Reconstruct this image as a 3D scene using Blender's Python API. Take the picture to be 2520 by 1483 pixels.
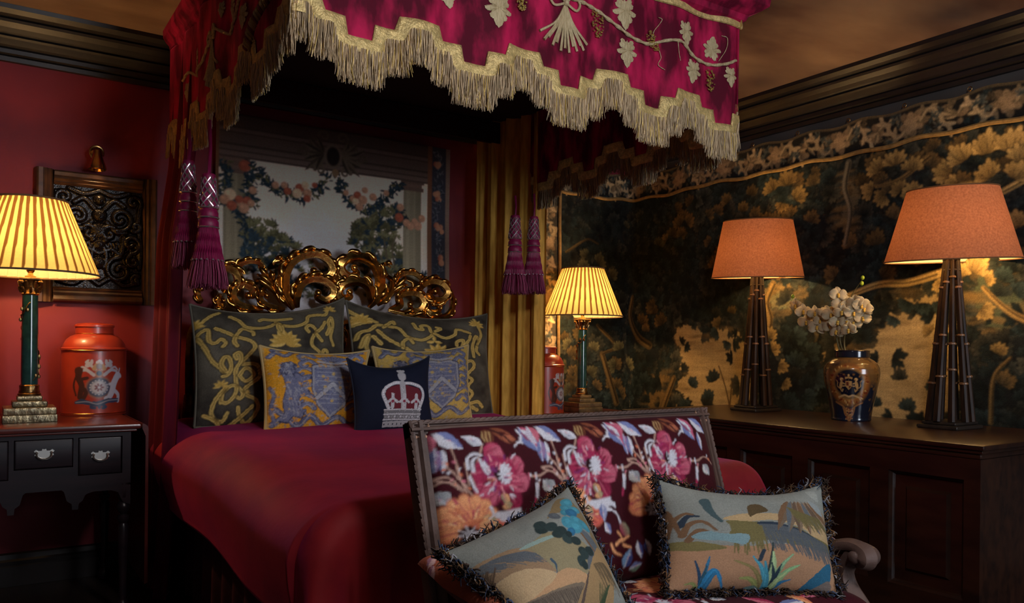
import bpy, math, random
import numpy as np
from mathutils import Vector, Matrix
for o in list(bpy.data.objects): bpy.data.objects.remove(o)
S = bpy.context.scene; COL = S.collection
PI = math.pi
# ------------------------------------------------------------------ camera
CZ = 1.05; TH = math.radians(33.7); RO = math.radians(0.6); FPX = 1972.0
FW = np.array([math.sin(TH), math.cos(TH), 0]); RT = np.array([math.cos(TH), -math.sin(TH), 0]); UPV = np.array([0, 0, 1.0])
cd = bpy.data.cameras.new('camera'); cam = bpy.data.objects.new('camera', cd); COL.objects.link(cam)
cd.sensor_fit = 'HORIZONTAL'; cd.sensor_width = 36.0; cd.lens = 36.0*FPX/2520.0
cd.shift_y = (858.0-741.5)/2520.0; cd.clip_start = 0.05; cd.clip_end = 50
R0 = Matrix(((RT[0], 0, -FW[0]), (RT[1], 0, -FW[1]), (0, 1, 0)))
cam.matrix_world = Matrix.Translation((0, 0, CZ)) @ R0.to_4x4() @ Matrix.Rotation(RO, 4, 'Z')
S.camera = cam
# ------------------------------------------------------------------ view, world, lights
S.view_settings.view_transform = 'Standard'; S.view_settings.look = 'None'
S.view_settings.exposure = 0.0; S.view_settings.gamma = 1.0; S.view_settings.use_curve_mapping = False
W = bpy.data.worlds.new('world'); S.world = W; W.use_nodes = True
W.node_tree.nodes['Background'].inputs[0].default_value = (0.35, 0.45, 0.7, 1); W.node_tree.nodes['Background'].inputs[1].default_value = 0.02

def lamp(name, kind, loc, energy, color, size=0.03, rot=None, size_y=None, parent=None, spot=None):
    l = bpy.data.lights.new(name, kind); l.energy = energy; l.color = color
    if kind == 'AREA':
        l.size = size
        if size_y: l.shape = 'RECTANGLE'; l.size_y = size_y
    else: l.shadow_soft_size = size
    if spot: l.spot_size = spot; l.spot_blend = 0.6
    o = bpy.data.objects.new(name, l); COL.objects.link(o); o.location = loc
    if rot: o.rotation_euler = rot
    if parent: o.parent = parent
    return o
WIN = (1.9, 3.5, 0.75, 2.25)      # window opening in the wall behind the camera: x0 x1 z0 z1
DAY = lamp('window_daylight', 'AREA', ((WIN[0]+WIN[1])/2, -3.68, (WIN[2]+WIN[3])/2), 108.0, (0.80, 0.88, 1.0), WIN[1]-WIN[0], (PI/2, 0, 0), WIN[3]-WIN[2])
WARM = (1.0, 0.60, 0.25)
E_COLUMN, E_TALL, E_PICTURE = 27.0, 20.0, 1.5
PENDANT, E_PENDANT = (1.05, .30, 2.16), 72.0     # globe pendant hanging in the near half of the room

# ------------------------------------------------------------------ helpers
rnd = random.Random(7); nr = np.random.RandomState(5)
def ray(u, v):
    a = u-1260.0; b = v-858.0
    x = a*math.cos(RO)+b*math.sin(RO); y = -a*math.sin(RO)+b*math.cos(RO)
    return FPX*FW+x*RT-y*UPV
def at(u, v, X=None, Y=None, Z=None):
    d = ray(u, v)
    t = X/d[0] if X is not None else (Y/d[1] if Y is not None else (Z-CZ)/d[2])
    return np.array([0, 0, CZ])+t*d

def tag(o, label=None, cat=None, group=None, kind=None):
    if label: o['label'] = label
    if cat: o['category'] = cat
    if group: o['group'] = group
    if kind: o['kind'] = kind
    return o
def thing(name, loc, label, cat, group=None, rz=0.0):
    o = bpy.data.objects.new(name, None); COL.objects.link(o); o.location = loc; o.rotation_euler = (0, 0, rz)
    o.empty_display_size = 0.05
    return tag(o, label, cat, group)
def link(name, me, m, parent=None, world=False):
    o = bpy.data.objects.new(name, me); COL.objects.link(o)
    if m is not None: me.materials.append(m)
    if parent is not None:
        o.parent = parent
        if world:                                   # mesh data is in world coordinates
            off = Vector((0, 0, 0)); p = parent
            while p is not None: off += Vector(p.location); p = p.parent
            o.location = -off
    return o

class MB:
    """collects verts / faces (and per-vertex colours) for one mesh"""
    def __init__(s): s.v = []; s.f = []; s.c = []; s.n = 0; s.hasc = False
    def add(s, v, f, col=None):
        v = np.asarray(v, float).reshape(-1, 3); s.v.append(v)
        s.f.extend([tuple(i+s.n for i in q) for q in f]); s.n += len(v)
        if col is not None:
            s.hasc = True; c = np.asarray(col, float)
            s.c.append(np.broadcast_to(c, (len(v), 3)))
        else: s.c.append(np.ones((len(v), 3)))
        return s
    def box(s, x0, x1, y0, y1, z0, z1, b=0.0, col=None):
        if b <= 0:
            v = [(x, y, z) for z in (z0, z1) for y in (y0, y1) for x in (x0, x1)]
            f = [(0, 2, 3, 1), (4, 5, 7, 6), (0, 1, 5, 4), (2, 6, 7, 3), (0, 4, 6, 2), (1, 3, 7, 5)]
            return s.add(v, f, col)
        b = min(b, (x1-x0)/2.01, (y1-y0)/2.01, (z1-z0)/2.01)
        rings = [(z0, b), (z0+b*.3, b*.3), (z0+b, 0), (z1-b, 0), (z1-b*.3, b*.3), (z1, b)]
        vv = []; n = 8
        for z, i in rings:
            c = b*.6
            X0, X1, Y0, Y1 = x0+i, x1-i, y0+i, y1-i
            vv += [(X0+c, Y0, z), (X1-c, Y0, z), (X1, Y0+c, z), (X1, Y1-c, z), (X1-c, Y1, z), (X0+c, Y1, z), (X0, Y1-c, z), (X0, Y0+c, z)]
        f = []
        for k in range(len(rings)-1):
            for i in range(n):
                a = k*n+i; q = k*n+(i+1) % n
                f.append((a, q, q+n, a+n))
        f.append(tuple(range(n-1, -1, -1))); f.append(tuple(range((len(rings)-1)*n, len(rings)*n)))
        return s.add(vv, f, col)
    def lathe(s, prof, n=32, c=(0, 0), rfun=None, sy=1.0, col=None, cap=True):
        vv = []; a = np.arange(n)*2*PI/n
        for r, z in prof:
            k = rfun(a, z) if rfun else 1.0
            vv.append(np.stack([c[0]+r*k*np.cos(a), c[1]+r*k*np.sin(a)*sy, np.full(n, z)], 1))
        f = []
        for k in range(len(prof)-1):
            for i in range(n):
                p = k*n+i; q = k*n+(i+1) % n
                f.append((p, q, q+n, p+n))
        if cap: f.append(tuple(range(n-1, -1, -1))); f.append(tuple(range((len(prof)-1)*n, len(prof)*n)))
        return s.add(np.concatenate(vv), f, col)
    def tube(s, pts, r, n=8, col=None, closed=False, rfun=None, flat=1.0, nrm=None, cap=True):
        """sweep; r scalar or list; nrm: fixed plane normal (planar scroll) with depth factor flat; rfun(theta array, k)"""
        P = np.asarray(pts, float); m = len(P); r = np.full(m, r) if np.isscalar(r) else np.asarray(r, float)
        T = np.gradient(P, axis=0)
        if closed: T = np.roll(P, -1, 0)-np.roll(P, 1, 0)
        T /= np.linalg.norm(T, axis=1)[:, None]+1e-12
        if nrm is not None:
            N = np.broadcast_to(np.asarray(nrm, float), P.shape); B = np.cross(T, N); B /= np.linalg.norm(B, axis=1)[:, None]+1e-12
        else:
            u = np.array([0, 0, 1.0]) if abs(T[0][2]) < .9 else np.array([1.0, 0, 0])
            N = np.zeros_like(P)
            for i in range(m):
                u = u-T[i]*(u@T[i]); u = u/(np.linalg.norm(u)+1e-12); N[i] = u
            B = np.cross(T, N)
        a = np.arange(n)*2*PI/n; vv = []
        for i in range(m):
            k = rfun(a, i) if rfun else 1.0
            vv.append(P[i]+r[i]*(np.outer(np.cos(a)*k, B[i])+np.outer(np.sin(a)*k*flat, N[i])))
        f = []
        for k in range(m if closed else m-1):
            for i in range(n):
                p = k*n+i; q = k*n+(i+1) % n; k2 = ((k+1) % m)*n
                f.append((p, k2+i, k2+(i+1) % n, q))
        if cap and not closed: f.append(tuple(range(n))); f.append(tuple(range((m-1)*n+n-1, (m-1)*n-1, -1)))
        return s.add(np.concatenate(vv), f, col)
    def sphere(s, c, r, n=10, m=6, col=None):
        r = np.broadcast_to(np.asarray(r, float), (3,))
        vv = [(c[0], c[1], c[2]-r[2])]; f = []
        for j in range(1, m):
            t = -PI/2+PI*j/m
            for i in range(n):
                a = 2*PI*i/n; vv.append((c[0]+r[0]*math.cos(t)*math.cos(a), c[1]+r[1]*math.cos(t)*math.sin(a), c[2]+r[2]*math.sin(t)))
        vv.append((c[0], c[1], c[2]+r[2])); L = len(vv)-1
        for i in range(n): f.append((0, 1+(i+1) % n, 1+i)); f.append((L, 1+(m-2)*n+i, 1+(m-2)*n+(i+1) % n))
        for j in range(m-2):
            for i in range(n):
                a = 1+j*n+i; b = 1+j*n+(i+1) % n; f.append((a, b, b+n, a+n))
        return s.add(vv, f, col)
    def prism(s, poly, fn, d, col=None):
        """closed 2D outline poly; fn(a, b, depth)->xyz ; thickness d"""
        n = len(poly); v = [fn(a, b, 0) for a, b in poly]+[fn(a, b, d) for a, b in poly]
        f = [tuple(range(n)), tuple(range(2*n-1, n-1, -1))]+[(i, i+n, (i+1) % n+n, (i+1) % n) for i in range(n)]
        return s.add(v, f, col)
    def build(s, name, m, parent=None, world=False, smooth=True, angle=40):
        me = bpy.data.meshes.new(name); V = np.concatenate(s.v)
        me.from_pydata(V.tolist(), [], s.f)
        if s.hasc:
            a = me.color_attributes.new('Col', 'FLOAT_COLOR', 'POINT'); C = np.concatenate(s.c)
            a.data.foreach_set('color', np.concatenate([C, np.ones((len(C), 1))], 1).astype(np.float32).ravel())
        if smooth:
            me.polygons.foreach_set('use_smooth', [True]*len(me.polygons))
            try: me.set_sharp_from_angle(angle=math.radians(angle))
            except Exception: pass
        me.update()
        return link(name, me, m, parent, world)

def grid_mesh(name, P, C, m, parent=None, world=False, wrap=False, smooth=True, extra=None):
    """P (h,w,3) positions, C (h,w,3) colours or None -> one mesh object"""
    h, w = P.shape[:2]; nv = h*w
    V = P.reshape(-1, 3)
    idx = np.arange(nv).reshape(h, w)
    if wrap: idx = np.concatenate([idx, idx[:, :1]], 1)
    q = np.stack([idx[:-1, :-1], idx[:-1, 1:], idx[1:, 1:], idx[1:, :-1]], -1).reshape(-1, 4)
    return raw_mesh(name, V, q, None if C is None else C.reshape(-1, 3), m, parent, world, smooth)
def raw_mesh(name, V, q, C, m, parent=None, world=False, smooth=True):
    me = bpy.data.meshes.new(name)
    me.vertices.add(len(V)); me.vertices.foreach_set('co', V.astype(np.float32).ravel())
    me.loops.add(q.size); me.loops.foreach_set('vertex_index', q.astype(np.int32).ravel())
    me.polygons.add(len(q)); me.polygons.foreach_set('loop_start', (np.arange(len(q))*4).astype(np.int32))
    me.update(calc_edges=True)
    me.polygons.foreach_set('use_smooth', [smooth]*len(q))
    if C is not None:
        a = me.color_attributes.new('Col', 'FLOAT_COLOR', 'POINT')
        a.data.foreach_set('color', np.concatenate([C, np.ones((len(C), 1))], 1).astype(np.float32).ravel())
    me.validate(); me.update()
    return link(name, me, m, parent, world)

def cat(pts, n=8, closed=False):
    """Catmull-Rom through pts"""
    P = np.asarray(pts, float); m = len(P)
    if m < 3: t = np.linspace(0, 1, n)[:, None]; return P[0]*(1-t)+P[-1]*t
    if closed: Q = np.concatenate([P[-1:], P, P[:2]])
    else: Q = np.concatenate([2*P[:1]-P[1:2], P, 2*P[-1:]-P[-2:-1]])
    out = []
    for i in range(1, len(Q)-2):
        a, b, c, d = Q[i-1], Q[i], Q[i+1], Q[i+2]
        for k in range(n):
            t = k/n
            out.append(.5*((2*b)+(c-a)*t+(2*a-5*b+4*c-d)*t*t+(3*b-a-3*c+d)*t**3))
    if not closed: out.append(P[-1])
    return np.array(out)

def lin(r, g, b):
    f = lambda c: ((c/255+.055)/1.055)**2.4 if c/255 > .04045 else c/255/12.92
    return np.array([f(r), f(g), f(b)])

# ------------------------------------------------------------------ surface painter (pattern of woven / painted things)
def vnoise(h, w, fy, fx, seed):
    r = np.random.RandomState(seed); gh, gw = int(fy)+3, int(fx)+3
    g = r.rand(gh, gw); y = np.linspace(0, fy, h); x = np.linspace(0, fx, w)
    yi = y.astype(int); xi = x.astype(int); ty = (y-yi)[:, None]; tx = (x-xi)[None]
    ty = ty*ty*(3-2*ty); tx = tx*tx*(3-2*tx)
    return (g[yi][:, xi]*(1-ty)*(1-tx)+g[yi][:, xi+1]*(1-ty)*tx+g[yi+1][:, xi]*ty*(1-tx)+g[yi+1][:, xi+1]*ty*tx)
def fbm(h, w, fy, fx, seed, o=4):
    s = 0; a = 1; t = 0
    for k in range(o): s = s+a*vnoise(h, w, fy*2**k, fx*2**k, seed+k); t += a; a *= .55
    return s/t
class Canvas:
    """rows go up: a[j,i] is at x = x0+i*dx, y = y0+j*dx"""
    def __init__(s, x0, x1, y0, y1, dx, col, mp=None):
        s.x0, s.y0, s.dx = x0, y0, dx; s.w = int((x1-x0)/dx)+1; s.h = int((y1-y0)/dx)+1
        s.a = np.zeros((s.h, s.w, 3)); s.a[:] = col; s.mp = mp
        s.X = x0+np.arange(s.w)*dx; s.Y = y0+np.arange(s.h)*dx
    def _m(s, p):
        return s.mp(*p) if s.mp else p
    def _bb(s, xa, xb, ya, yb):
        i0 = max(0, int((xa-s.x0)/s.dx)-1); i1 = min(s.w, int((xb-s.x0)/s.dx)+3)
        j0 = max(0, int((ya-s.y0)/s.dx)-1); j1 = min(s.h, int((yb-s.y0)/s.dx)+3)
        if i1 <= i0 or j1 <= j0: return None
        return i0, i1, j0, j1
    def _mix(s, bb, m, col):
        i0, i1, j0, j1 = bb; A = s.a[j0:j1, i0:i1]; m = m[..., None]
        A[:] = A*(1-m)+np.asarray(col)*m
    def poly(s, pts, col, al=1.0, raw=False):
        P = np.array([p if raw else s._m(p) for p in pts], float)
        bb = s._bb(P[:, 0].min(), P[:, 0].max(), P[:, 1].min(), P[:, 1].max())
        if bb is None: return
        x = s.X[bb[0]:bb[1]][None]; y = s.Y[bb[2]:bb[3]][:, None]; ins = np.zeros((y.shape[0], x.shape[1]), bool)
        n = len(P)
        for k in range(n):
            xa, ya = P[k]; xb, yb = P[(k+1) % n]
            if ya == yb: continue
            c = ((ya > y) != (yb > y)) & (x < (xb-xa)*(y-ya)/(yb-ya)+xa); ins ^= c
        s._mix(bb, ins*al, col)
    def spoly(s, pts, col, al=1.0):
        """poly with its outline smoothed"""
        s.poly([tuple(q) for q in cat([s._m(p) for p in pts], 4, True)], col, al, True)
    def ell(s, p, rx, ry, ang, col, al=1.0, soft=.25, raw=False, grad=None):
        cx, cy = p if raw else s._m(p); R = max(rx, ry)*1.1
        bb = s._bb(cx-R, cx+R, cy-R, cy+R)
        if bb is None: return
        x = s.X[bb[0]:bb[1]][None]-cx; y = s.Y[bb[2]:bb[3]][:, None]-cy; c, q = math.cos(ang), math.sin(ang)
        a = (x*c+y*q)/rx; b = (-x*q+y*c)/ry; d = np.sqrt(a*a+b*b)
        m = np.clip((1.0+soft*.5-d)/max(soft, 1e-3), 0, 1)*al
        if grad is not None:                        # thread shading along the leaf: base colour -> tip colour
            t = np.clip(a*.5+.5, 0, 1)[..., None]; col = np.asarray(col)*(1-t)+np.asarray(grad)*t
        s._mix(bb, m, col)
    def stroke(s, pts, w0, col, w1=None, al=1.0, sm=6, raw=False, edge=None, ew=0):
        P = np.array([p if raw else s._m(p) for p in pts], float)
        if sm and len(P) > 2: P = cat(P, sm)
        if edge is not None: s.stroke(P, w0+ew, edge, None if w1 is None else w1+ew, al, 0, True)
        n = len(P); w1 = w0 if w1 is None else w1; R = max(w0, w1)
        bb = s._bb(P[:, 0].min()-R, P[:, 0].max()+R, P[:, 1].min()-R, P[:, 1].max()+R)
        if bb is None: return
        x = s.X[bb[0]:bb[1]]; y = s.Y[bb[2]:bb[3]]; m = np.zeros((len(y), len(x)))
        for k in range(n-1):
            xa, ya = P[k]; xb, yb = P[k+1]; wa = w0+(w1-w0)*k/(n-1)
            i0 = np.searchsorted(x, min(xa, xb)-wa-s.dx); i1 = np.searchsorted(x, max(xa, xb)+wa+s.dx)
            j0 = np.searchsorted(y, min(ya, yb)-wa-s.dx); j1 = np.searchsorted(y, max(ya, yb)+wa+s.dx)
            if i1 <= i0 or j1 <= j0: continue
            xx = x[i0:i1][None]-xa; yy = y[j0:j1][:, None]-ya; L = (xb-xa)**2+(yb-ya)**2+1e-12
            t = np.clip((xx*(xb-xa)+yy*(yb-ya))/L, 0, 1)
            d = np.hypot(xx-t*(xb-xa), yy-t*(yb-ya))
            m[j0:j1, i0:i1] = np.maximum(m[j0:j1, i0:i1], np.clip((wa-d)/s.dx+.5, 0, 1))
        s._mix(bb, m*al, col)
    def leafp(s, p, L, Wd, ang, col, tip=None, raw=False, vein=None):
        """pointed leaf from its stalk"""
        cx, cy = p if raw else s._m(p); t = np.linspace(0, 1, 9); w = Wd*np.sin(PI*t**.8)*.5
        c, q = math.cos(ang), math.sin(ang)
        up_ = [(cx+c*L*a-q*b, cy+q*L*a+c*b) for a, b in zip(t, w)]; dn = [(cx+c*L*a+q*b, cy+q*L*a-c*b) for a, b in zip(t, w)]
        s.poly(up_+dn[::-1], col, raw=True)
        if tip is not None: s.poly(up_+[(cx+c*L*a, cy+q*L*a) for a in t][::-1], tip, raw=True)
        if vein is not None: s.stroke([(cx, cy), (cx+c*L*.9, cy+q*L*.9)], s.dx*.6, vein, sm=0, raw=True)
    def spray(s, p, R, ang, col, tip, n=6, spread=2.2, fat=.3, raw=False, al=1.0):
        """fan of lobed leaves: a verdure leaf cluster"""
        cx, cy = p if raw else s._m(p); col = np.asarray(col); tip = np.asarray(tip)
        for k in sorted(range(n), key=lambda k: -abs(k-(n-1)/2)):
            a = ang+(k-(n-1)/2)*spread/(n-1)+rnd.uniform(-.12, .12); L = R*(1-.25*abs(k-(n-1)/2)/(n/2))*rnd.uniform(.85, 1.1)
            v = rnd.uniform(.7, 1.15)
            if R > 2.5*s.dx/.2:
                s.ell((cx+math.cos(a)*L*.58, cy+math.sin(a)*L*.58), L*.56, L*fat*.74, a, col*.25, al*.8, .2, True)
                for q in (-1, 1):
                    b = a+q*.55; s.ell((cx+math.cos(a)*L*.42+math.cos(b)*L*.26, cy+math.sin(a)*L*.42+math.sin(b)*L*.26), L*.24, L*.105, b, col*v*1.1, al, .2, True, tip*v*.9)
            s.ell((cx+math.cos(a)*L*.55, cy+math.sin(a)*L*.55), L*.5, L*fat*.55, a, col*v, al, .2, True, tip*v)
            s.ell((cx+math.cos(a)*L*.95, cy+math.sin(a)*L*.95), L*fat*.40, L*fat*.36, a, tip*v, al*.9, .4, True)
    def blur(s, k=1):
        for _ in range(k):
            A = np.pad(s.a, ((1, 1), (1, 1), (0, 0)), 'edge')
            s.a = (A[1:-1, 1:-1]*4+A[:-2, 1:-1]*2+A[2:, 1:-1]*2+A[1:-1, :-2]*2+A[1:-1, 2:]*2+A[:-2, :-2]+A[2:, 2:]+A[:-2, 2:]+A[2:, :-2])/16
    def weave(s, amt=.12, seed=1):
        n = np.random.RandomState(seed).rand(s.h, s.w); r = np.random.RandomState(seed+1).rand(s.h, 1); c = np.random.RandomState(seed+2).rand(1, s.w)
        s.a *= (1+amt*((n-.5)*1.3+(r-.5)*.35+(c-.5)*.25))[..., None]
def cmap(px, T):
    """px: (u, v, Y) of BL BR TR TL -> maps a sight line onto the cushion face, in its own (s, t)"""
    K = [at(u, v, Y=y) for u, v, y in px]; c = sum(K)/4
    ex = K[1]+K[2]-K[0]-K[3]; ey = K[2]+K[3]-K[0]-K[1]; N = np.cross(ex, ey); N /= np.linalg.norm(N); o = np.array([0, 0, CZ]); e1 = ex/np.linalg.norm(ex); e2 = np.cross(N, e1)
    q = [((k-c)@e1, (k-c)@e2) for k in K]
    def f(u, v):
        d = ray(u, v); p = o+d*(((c+N*T*.4-o)@N)/(d@N)); x, y = (p-c)@e1, (p-c)@e2; a = b = .5
        for _ in range(8):
            X = [q[0][k]*(1-a)*(1-b)+q[1][k]*a*(1-b)+q[2][k]*a*b+q[3][k]*(1-a)*b for k in (0, 1)]
            da = [(q[1][k]-q[0][k])*(1-b)+(q[2][k]-q[3][k])*b for k in (0, 1)]; db = [(q[3][k]-q[0][k])*(1-a)+(q[2][k]-q[1][k])*a for k in (0, 1)]
            D = da[0]*db[1]-da[1]*db[0]; rx, ry = x-X[0], y-X[1]; a += (rx*db[1]-ry*db[0])/D; b += (ry*da[0]-rx*da[1])/D
        return (a, b)
    return f
# ------------------------------------------------------------------ materials
def mat(name, col=(.5, .5, .5), rough=.6, metal=0.0, col2=None, nscale=8.0, nstretch=(1, 1, 1), bump=0.0, bscale=60.0, sheen=0.0, stint=None, srough=.35,
        attr=False, coat=0.0, spec=.5, wave=None, ncontrast=(.35, .65), trans=0.0, bstretch=(1, 1, 1), sss=0.0):
    m = bpy.data.materials.new(name); m.use_nodes = True; N = m.node_tree.nodes; L = m.node_tree.links
    b = N['Principled BSDF']; b.inputs['Roughness'].default_value = rough; b.inputs['Metallic'].default_value = metal
    b.inputs['Specular IOR Level'].default_value = spec
    b.inputs['Base Color'].default_value = (*col[:3], 1)
    tc = N.new('ShaderNodeTexCoord'); src = None
    if attr:
        a = N.new('ShaderNodeVertexColor'); a.layer_name = 'Col'; src = a.outputs['Color']
    if col2 is not None:
        mp = N.new('ShaderNodeMapping'); mp.inputs['Scale'].default_value = nstretch; L.new(tc.outputs['Object'], mp.inputs[0])
        n = N.new('ShaderNodeTexNoise'); n.inputs['Scale'].default_value = nscale; n.inputs['Detail'].default_value = 5; L.new(mp.outputs[0], n.inputs['Vector'])
        r = N.new('ShaderNodeMapRange'); r.inputs[1].default_value, r.inputs[2].default_value = ncontrast; L.new(n.outputs['Fac'], r.inputs[0])
        mx = N.new('ShaderNodeMix'); mx.data_type = 'RGBA'; L.new(r.outputs[0], mx.inputs[0])
        if src is not None:
            mx.blend_type = 'MULTIPLY'; L.new(src, mx.inputs[6]); mx.inputs[7].default_value = (*col2[:3], 1)
        else:
            mx.inputs[6].default_value = (*col[:3], 1); mx.inputs[7].default_value = (*col2[:3], 1)
        src = mx.outputs[2]
    if src is not None: L.new(src, b.inputs['Base Color'])
    if sheen:
        b.inputs['Sheen Weight'].default_value = sheen; b.inputs['Sheen Roughness'].default_value = srough
        b.inputs['Sheen Tint'].default_value = (*(stint if stint is not None else col)[:3], 1)
    if coat: b.inputs['Coat Weight'].default_value = coat; b.inputs['Coat Roughness'].default_value = .15
    if sss: b.inputs['Subsurface Weight'].default_value = sss; b.inputs['Subsurface Radius'].default_value = (.02, .015, .01)
    if bump:
        mp = N.new('ShaderNodeMapping'); mp.inputs['Scale'].default_value = bstretch; L.new(tc.outputs['Object'], mp.inputs[0])
        n = N.new('ShaderNodeTexNoise'); n.inputs['Scale'].default_value = bscale; n.inputs['Detail'].default_value = 3; L.new(mp.outputs[0], n.inputs['Vector'])
        bp = N.new('ShaderNodeBump'); bp.inputs['Strength'].default_value = bump; bp.inputs['Distance'].default_value = .01
        L.new(n.outputs['Fac'], bp.inputs['Height']); L.new(bp.outputs[0], b.inputs['Normal'])
    if trans:
        t = N.new('ShaderNodeBsdfTranslucent'); ms = N.new('ShaderNodeMixShader'); ms.inputs[0].default_value = trans
        if src is not None: L.new(src, t.inputs[0])
        else: t.inputs[0].default_value = (*col[:3], 1)
        L.new(b.outputs[0], ms.inputs[1]); L.new(t.outputs[0], ms.inputs[2]); L.new(ms.outputs[0], N['Material Output'].inputs[0])
    return m
def emis(name, col, s):
    m = bpy.data.materials.new(name); m.use_nodes = True; b = m.node_tree.nodes['Principled BSDF']
    b.inputs['Base Color'].default_value = (*col, 1); b.inputs['Emission Color'].default_value = (*col, 1); b.inputs['Emission Strength'].default_value = s
    return m
M = {}
M['red_wall'] = mat('red_wall_paint', (.20, .006, .016), .62, col2=(.165, .0045, .0135), nscale=2.5, bump=.04, bscale=40)
M['ceiling'] = mat('ceiling_plaster', (.40, .26, .16), .8, col2=(.15, .075, .05), nscale=1.5, nstretch=(.9, 1.9, 1), bump=.05, bscale=12, ncontrast=(.32, .68))  # strong mottling puts cloudy patches of lamp light and shadow into the plaster colour
M['floor'] = mat('dark_floorboards', (.030, .016, .010), .5, col2=(.012, .007, .005), nscale=4, nstretch=(8, .6, 1), bump=.1, bscale=30, bstretch=(6, .6, 1))
M['grey_wall'] = mat('grey_wall_paint', (.085, .078, .075), .7, col2=(.06, .055, .052), nscale=3)
M['wall_plain'] = mat('plain_wall', (.10, .06, .05), .8)
M['dark_oak'] = mat('dark_oak', (.035, .024, .017), .42, col2=(.018, .012, .009), nscale=6, nstretch=(.6, 9, 9), bump=.12, bscale=30, bstretch=(.5, 8, 8))
M['cornice'] = mat('cornice_dark_wood', (.016, .012, .012), .42, col2=(.009, .007, .007), nscale=5, bump=.05, bscale=40)
M['chest_wood'] = mat('chest_oak', (.034, .011, .005), .32, col2=(.014, .005, .003), nscale=5, nstretch=(7, .8, 4), bump=.06, bscale=30, coat=.15)
M['table_wood'] = mat('lowboy_mahogany', (.022, .011, .014), .36, col2=(.011, .007, .010), nscale=6, nstretch=(.8, 6, 6), coat=.1, spec=.35)
M['tabletop'] = mat('tabletop_mahogany', (.12, .020, .014), .28, col2=(.07, .012, .010), nscale=5, nstretch=(.7, 6, 4), coat=.4)
M['carved'] = mat('carved_black_oak', (.014, .010, .008), .27, col2=(.008, .006, .006), nscale=14, bump=.2, bscale=50)
M['oak_frame'] = mat('oak_frame', (.11, .052, .026), .42, col2=(.05, .024, .013), nscale=7, nstretch=(3, 3, 3), bump=.1, bscale=50)
M['brass'] = mat('brass', (.75, .46, .16), .22, 1.0, col2=(.5, .28, .09), nscale=20)
M['old_brass'] = mat('aged_gilt_brass', (.42, .27, .10), .35, 1.0, col2=(.16, .09, .04), nscale=30, bump=.15, bscale=70)
M['silver'] = mat('pewter_handles', (.75, .72, .66), .3, 1.0)
M['marble'] = mat('green_marble', (.008, .035, .032), .12, col2=(.02, .075, .065), nscale=22, coat=.6)
M['gilt_base'] = mat('worn_gilt_base', (.42, .33, .18), .32, .75, col2=(.22, .18, .11), nscale=28, bump=.25, bscale=60)
M['gold'] = mat('burnished_gold_leaf', (.80, .42, .10), .24, 1.0, col2=(.30, .11, .03), nscale=26, bump=.12, bscale=60, ncontrast=(.48, .72))
M['gold_dark'] = mat('dark_gilding', (.34, .17, .05), .35, 1.0, col2=(.10, .035, .015), nscale=20)
VEL = (.235, .003, .034)
M['velvet'] = mat('crushed_raspberry_velvet', (.085, .001, .013), .75, col2=(.50, .010, .075), nscale=8, nstretch=(1.7, 1.7, .75), sheen=.7, stint=(1, .07, .24), srough=.4, bump=.45, bscale=13, bstretch=(2, 2, .6), spec=.2, ncontrast=(.42, .66))
M['velvet_curtain'] = mat('claret_velvet_curtain', (.055, .002, .012), .75, col2=(.12, .003, .02), nscale=6, nstretch=(2, 2, .4), sheen=.6, stint=(.9, .08, .2), spec=.2, bump=.1, bscale=30)
M['velvet_spread'] = mat('crimson_velvet_spread', (.30, .011, .012), .7, col2=(.165, .005, .008), nscale=4, sheen=.32, stint=(.88, .08, .46), srough=.45, spec=.25, bump=.06, bscale=60)
M['lining'] = mat('dark_canopy_lining', (.022, .002, .004), .9)
M['gold_velvet'] = mat('old_gold_velvet', (.86, .48, .085), .7, col2=(.58, .29, .045), nscale=14, nstretch=(3, 3, .5), sheen=.5, stint=(.8, .55, .2), bump=.12, bscale=60, spec=.2)
M['skirt'] = mat('bed_skirt_cloth', (.035, .002, .010), .8, sheen=.3, stint=(.5, .05, .15))
M['braid'] = mat('gold_metallic_braid', (.80, .60, .24), .45, .35, col2=(.46, .34, .13), nscale=60, bump=.5, bscale=160)
M['fringe'] = mat('gold_bullion_fringe', (.5, .4, .2), .5, .15, attr=True)
M['embroidery'] = mat('gold_thread_embroidery', (.56, .46, .27), .6, .1, col2=(.40, .31, .16), nscale=60, nstretch=(3, 3, .6), bump=.35, bscale=150)
M['sequin'] = mat('gold_beads', (.75, .60, .22), .25, .9)
M['rope'] = mat('brown_gold_rope', (.30, .15, .05), .6, attr=True)
M['tassel'] = mat('raspberry_tassel_silk', (.27, .006, .070), .5, sheen=.5, stint=(.9, .1, .35), col2=(.17, .003, .04), nscale=40, nstretch=(3, 3, .5))
M['tassel_silver'] = mat('silver_net', (.78, .68, .72), .25, .9)
M['tapestry'] = mat('woven_tapestry', attr=True, rough=.85, bump=.25, bscale=220, sheen=.1, stint=(1, 1, 1), spec=.2)
M['print'] = mat('printed_fabric', attr=True, rough=.8, bump=.15, bscale=260, sheen=.05, stint=(1, 1, 1), spec=.2)
M['cut_velvet'] = mat('cut_velvet_cushion', attr=True, rough=.7, bump=.2, bscale=120, sheen=.35, stint=(.7, .65, .5), spec=.25)
M['frizz'] = mat('frizzy_cushion_trim', attr=True, rough=.7, spec=.2)
M['settee_wood'] = mat('limed_carved_wood', (.13, .075, .058), .6, col2=(.07, .042, .034), nscale=12, bump=.2, bscale=60)
M['gimp'] = mat('gimp_braid', (.42, .24, .15), .6)
M['tin'] = mat('red_painted_tin', attr=True, rough=.34, coat=.25)
M['porcelain'] = mat('painted_porcelain', attr=True, rough=.16, coat=.5)
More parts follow.
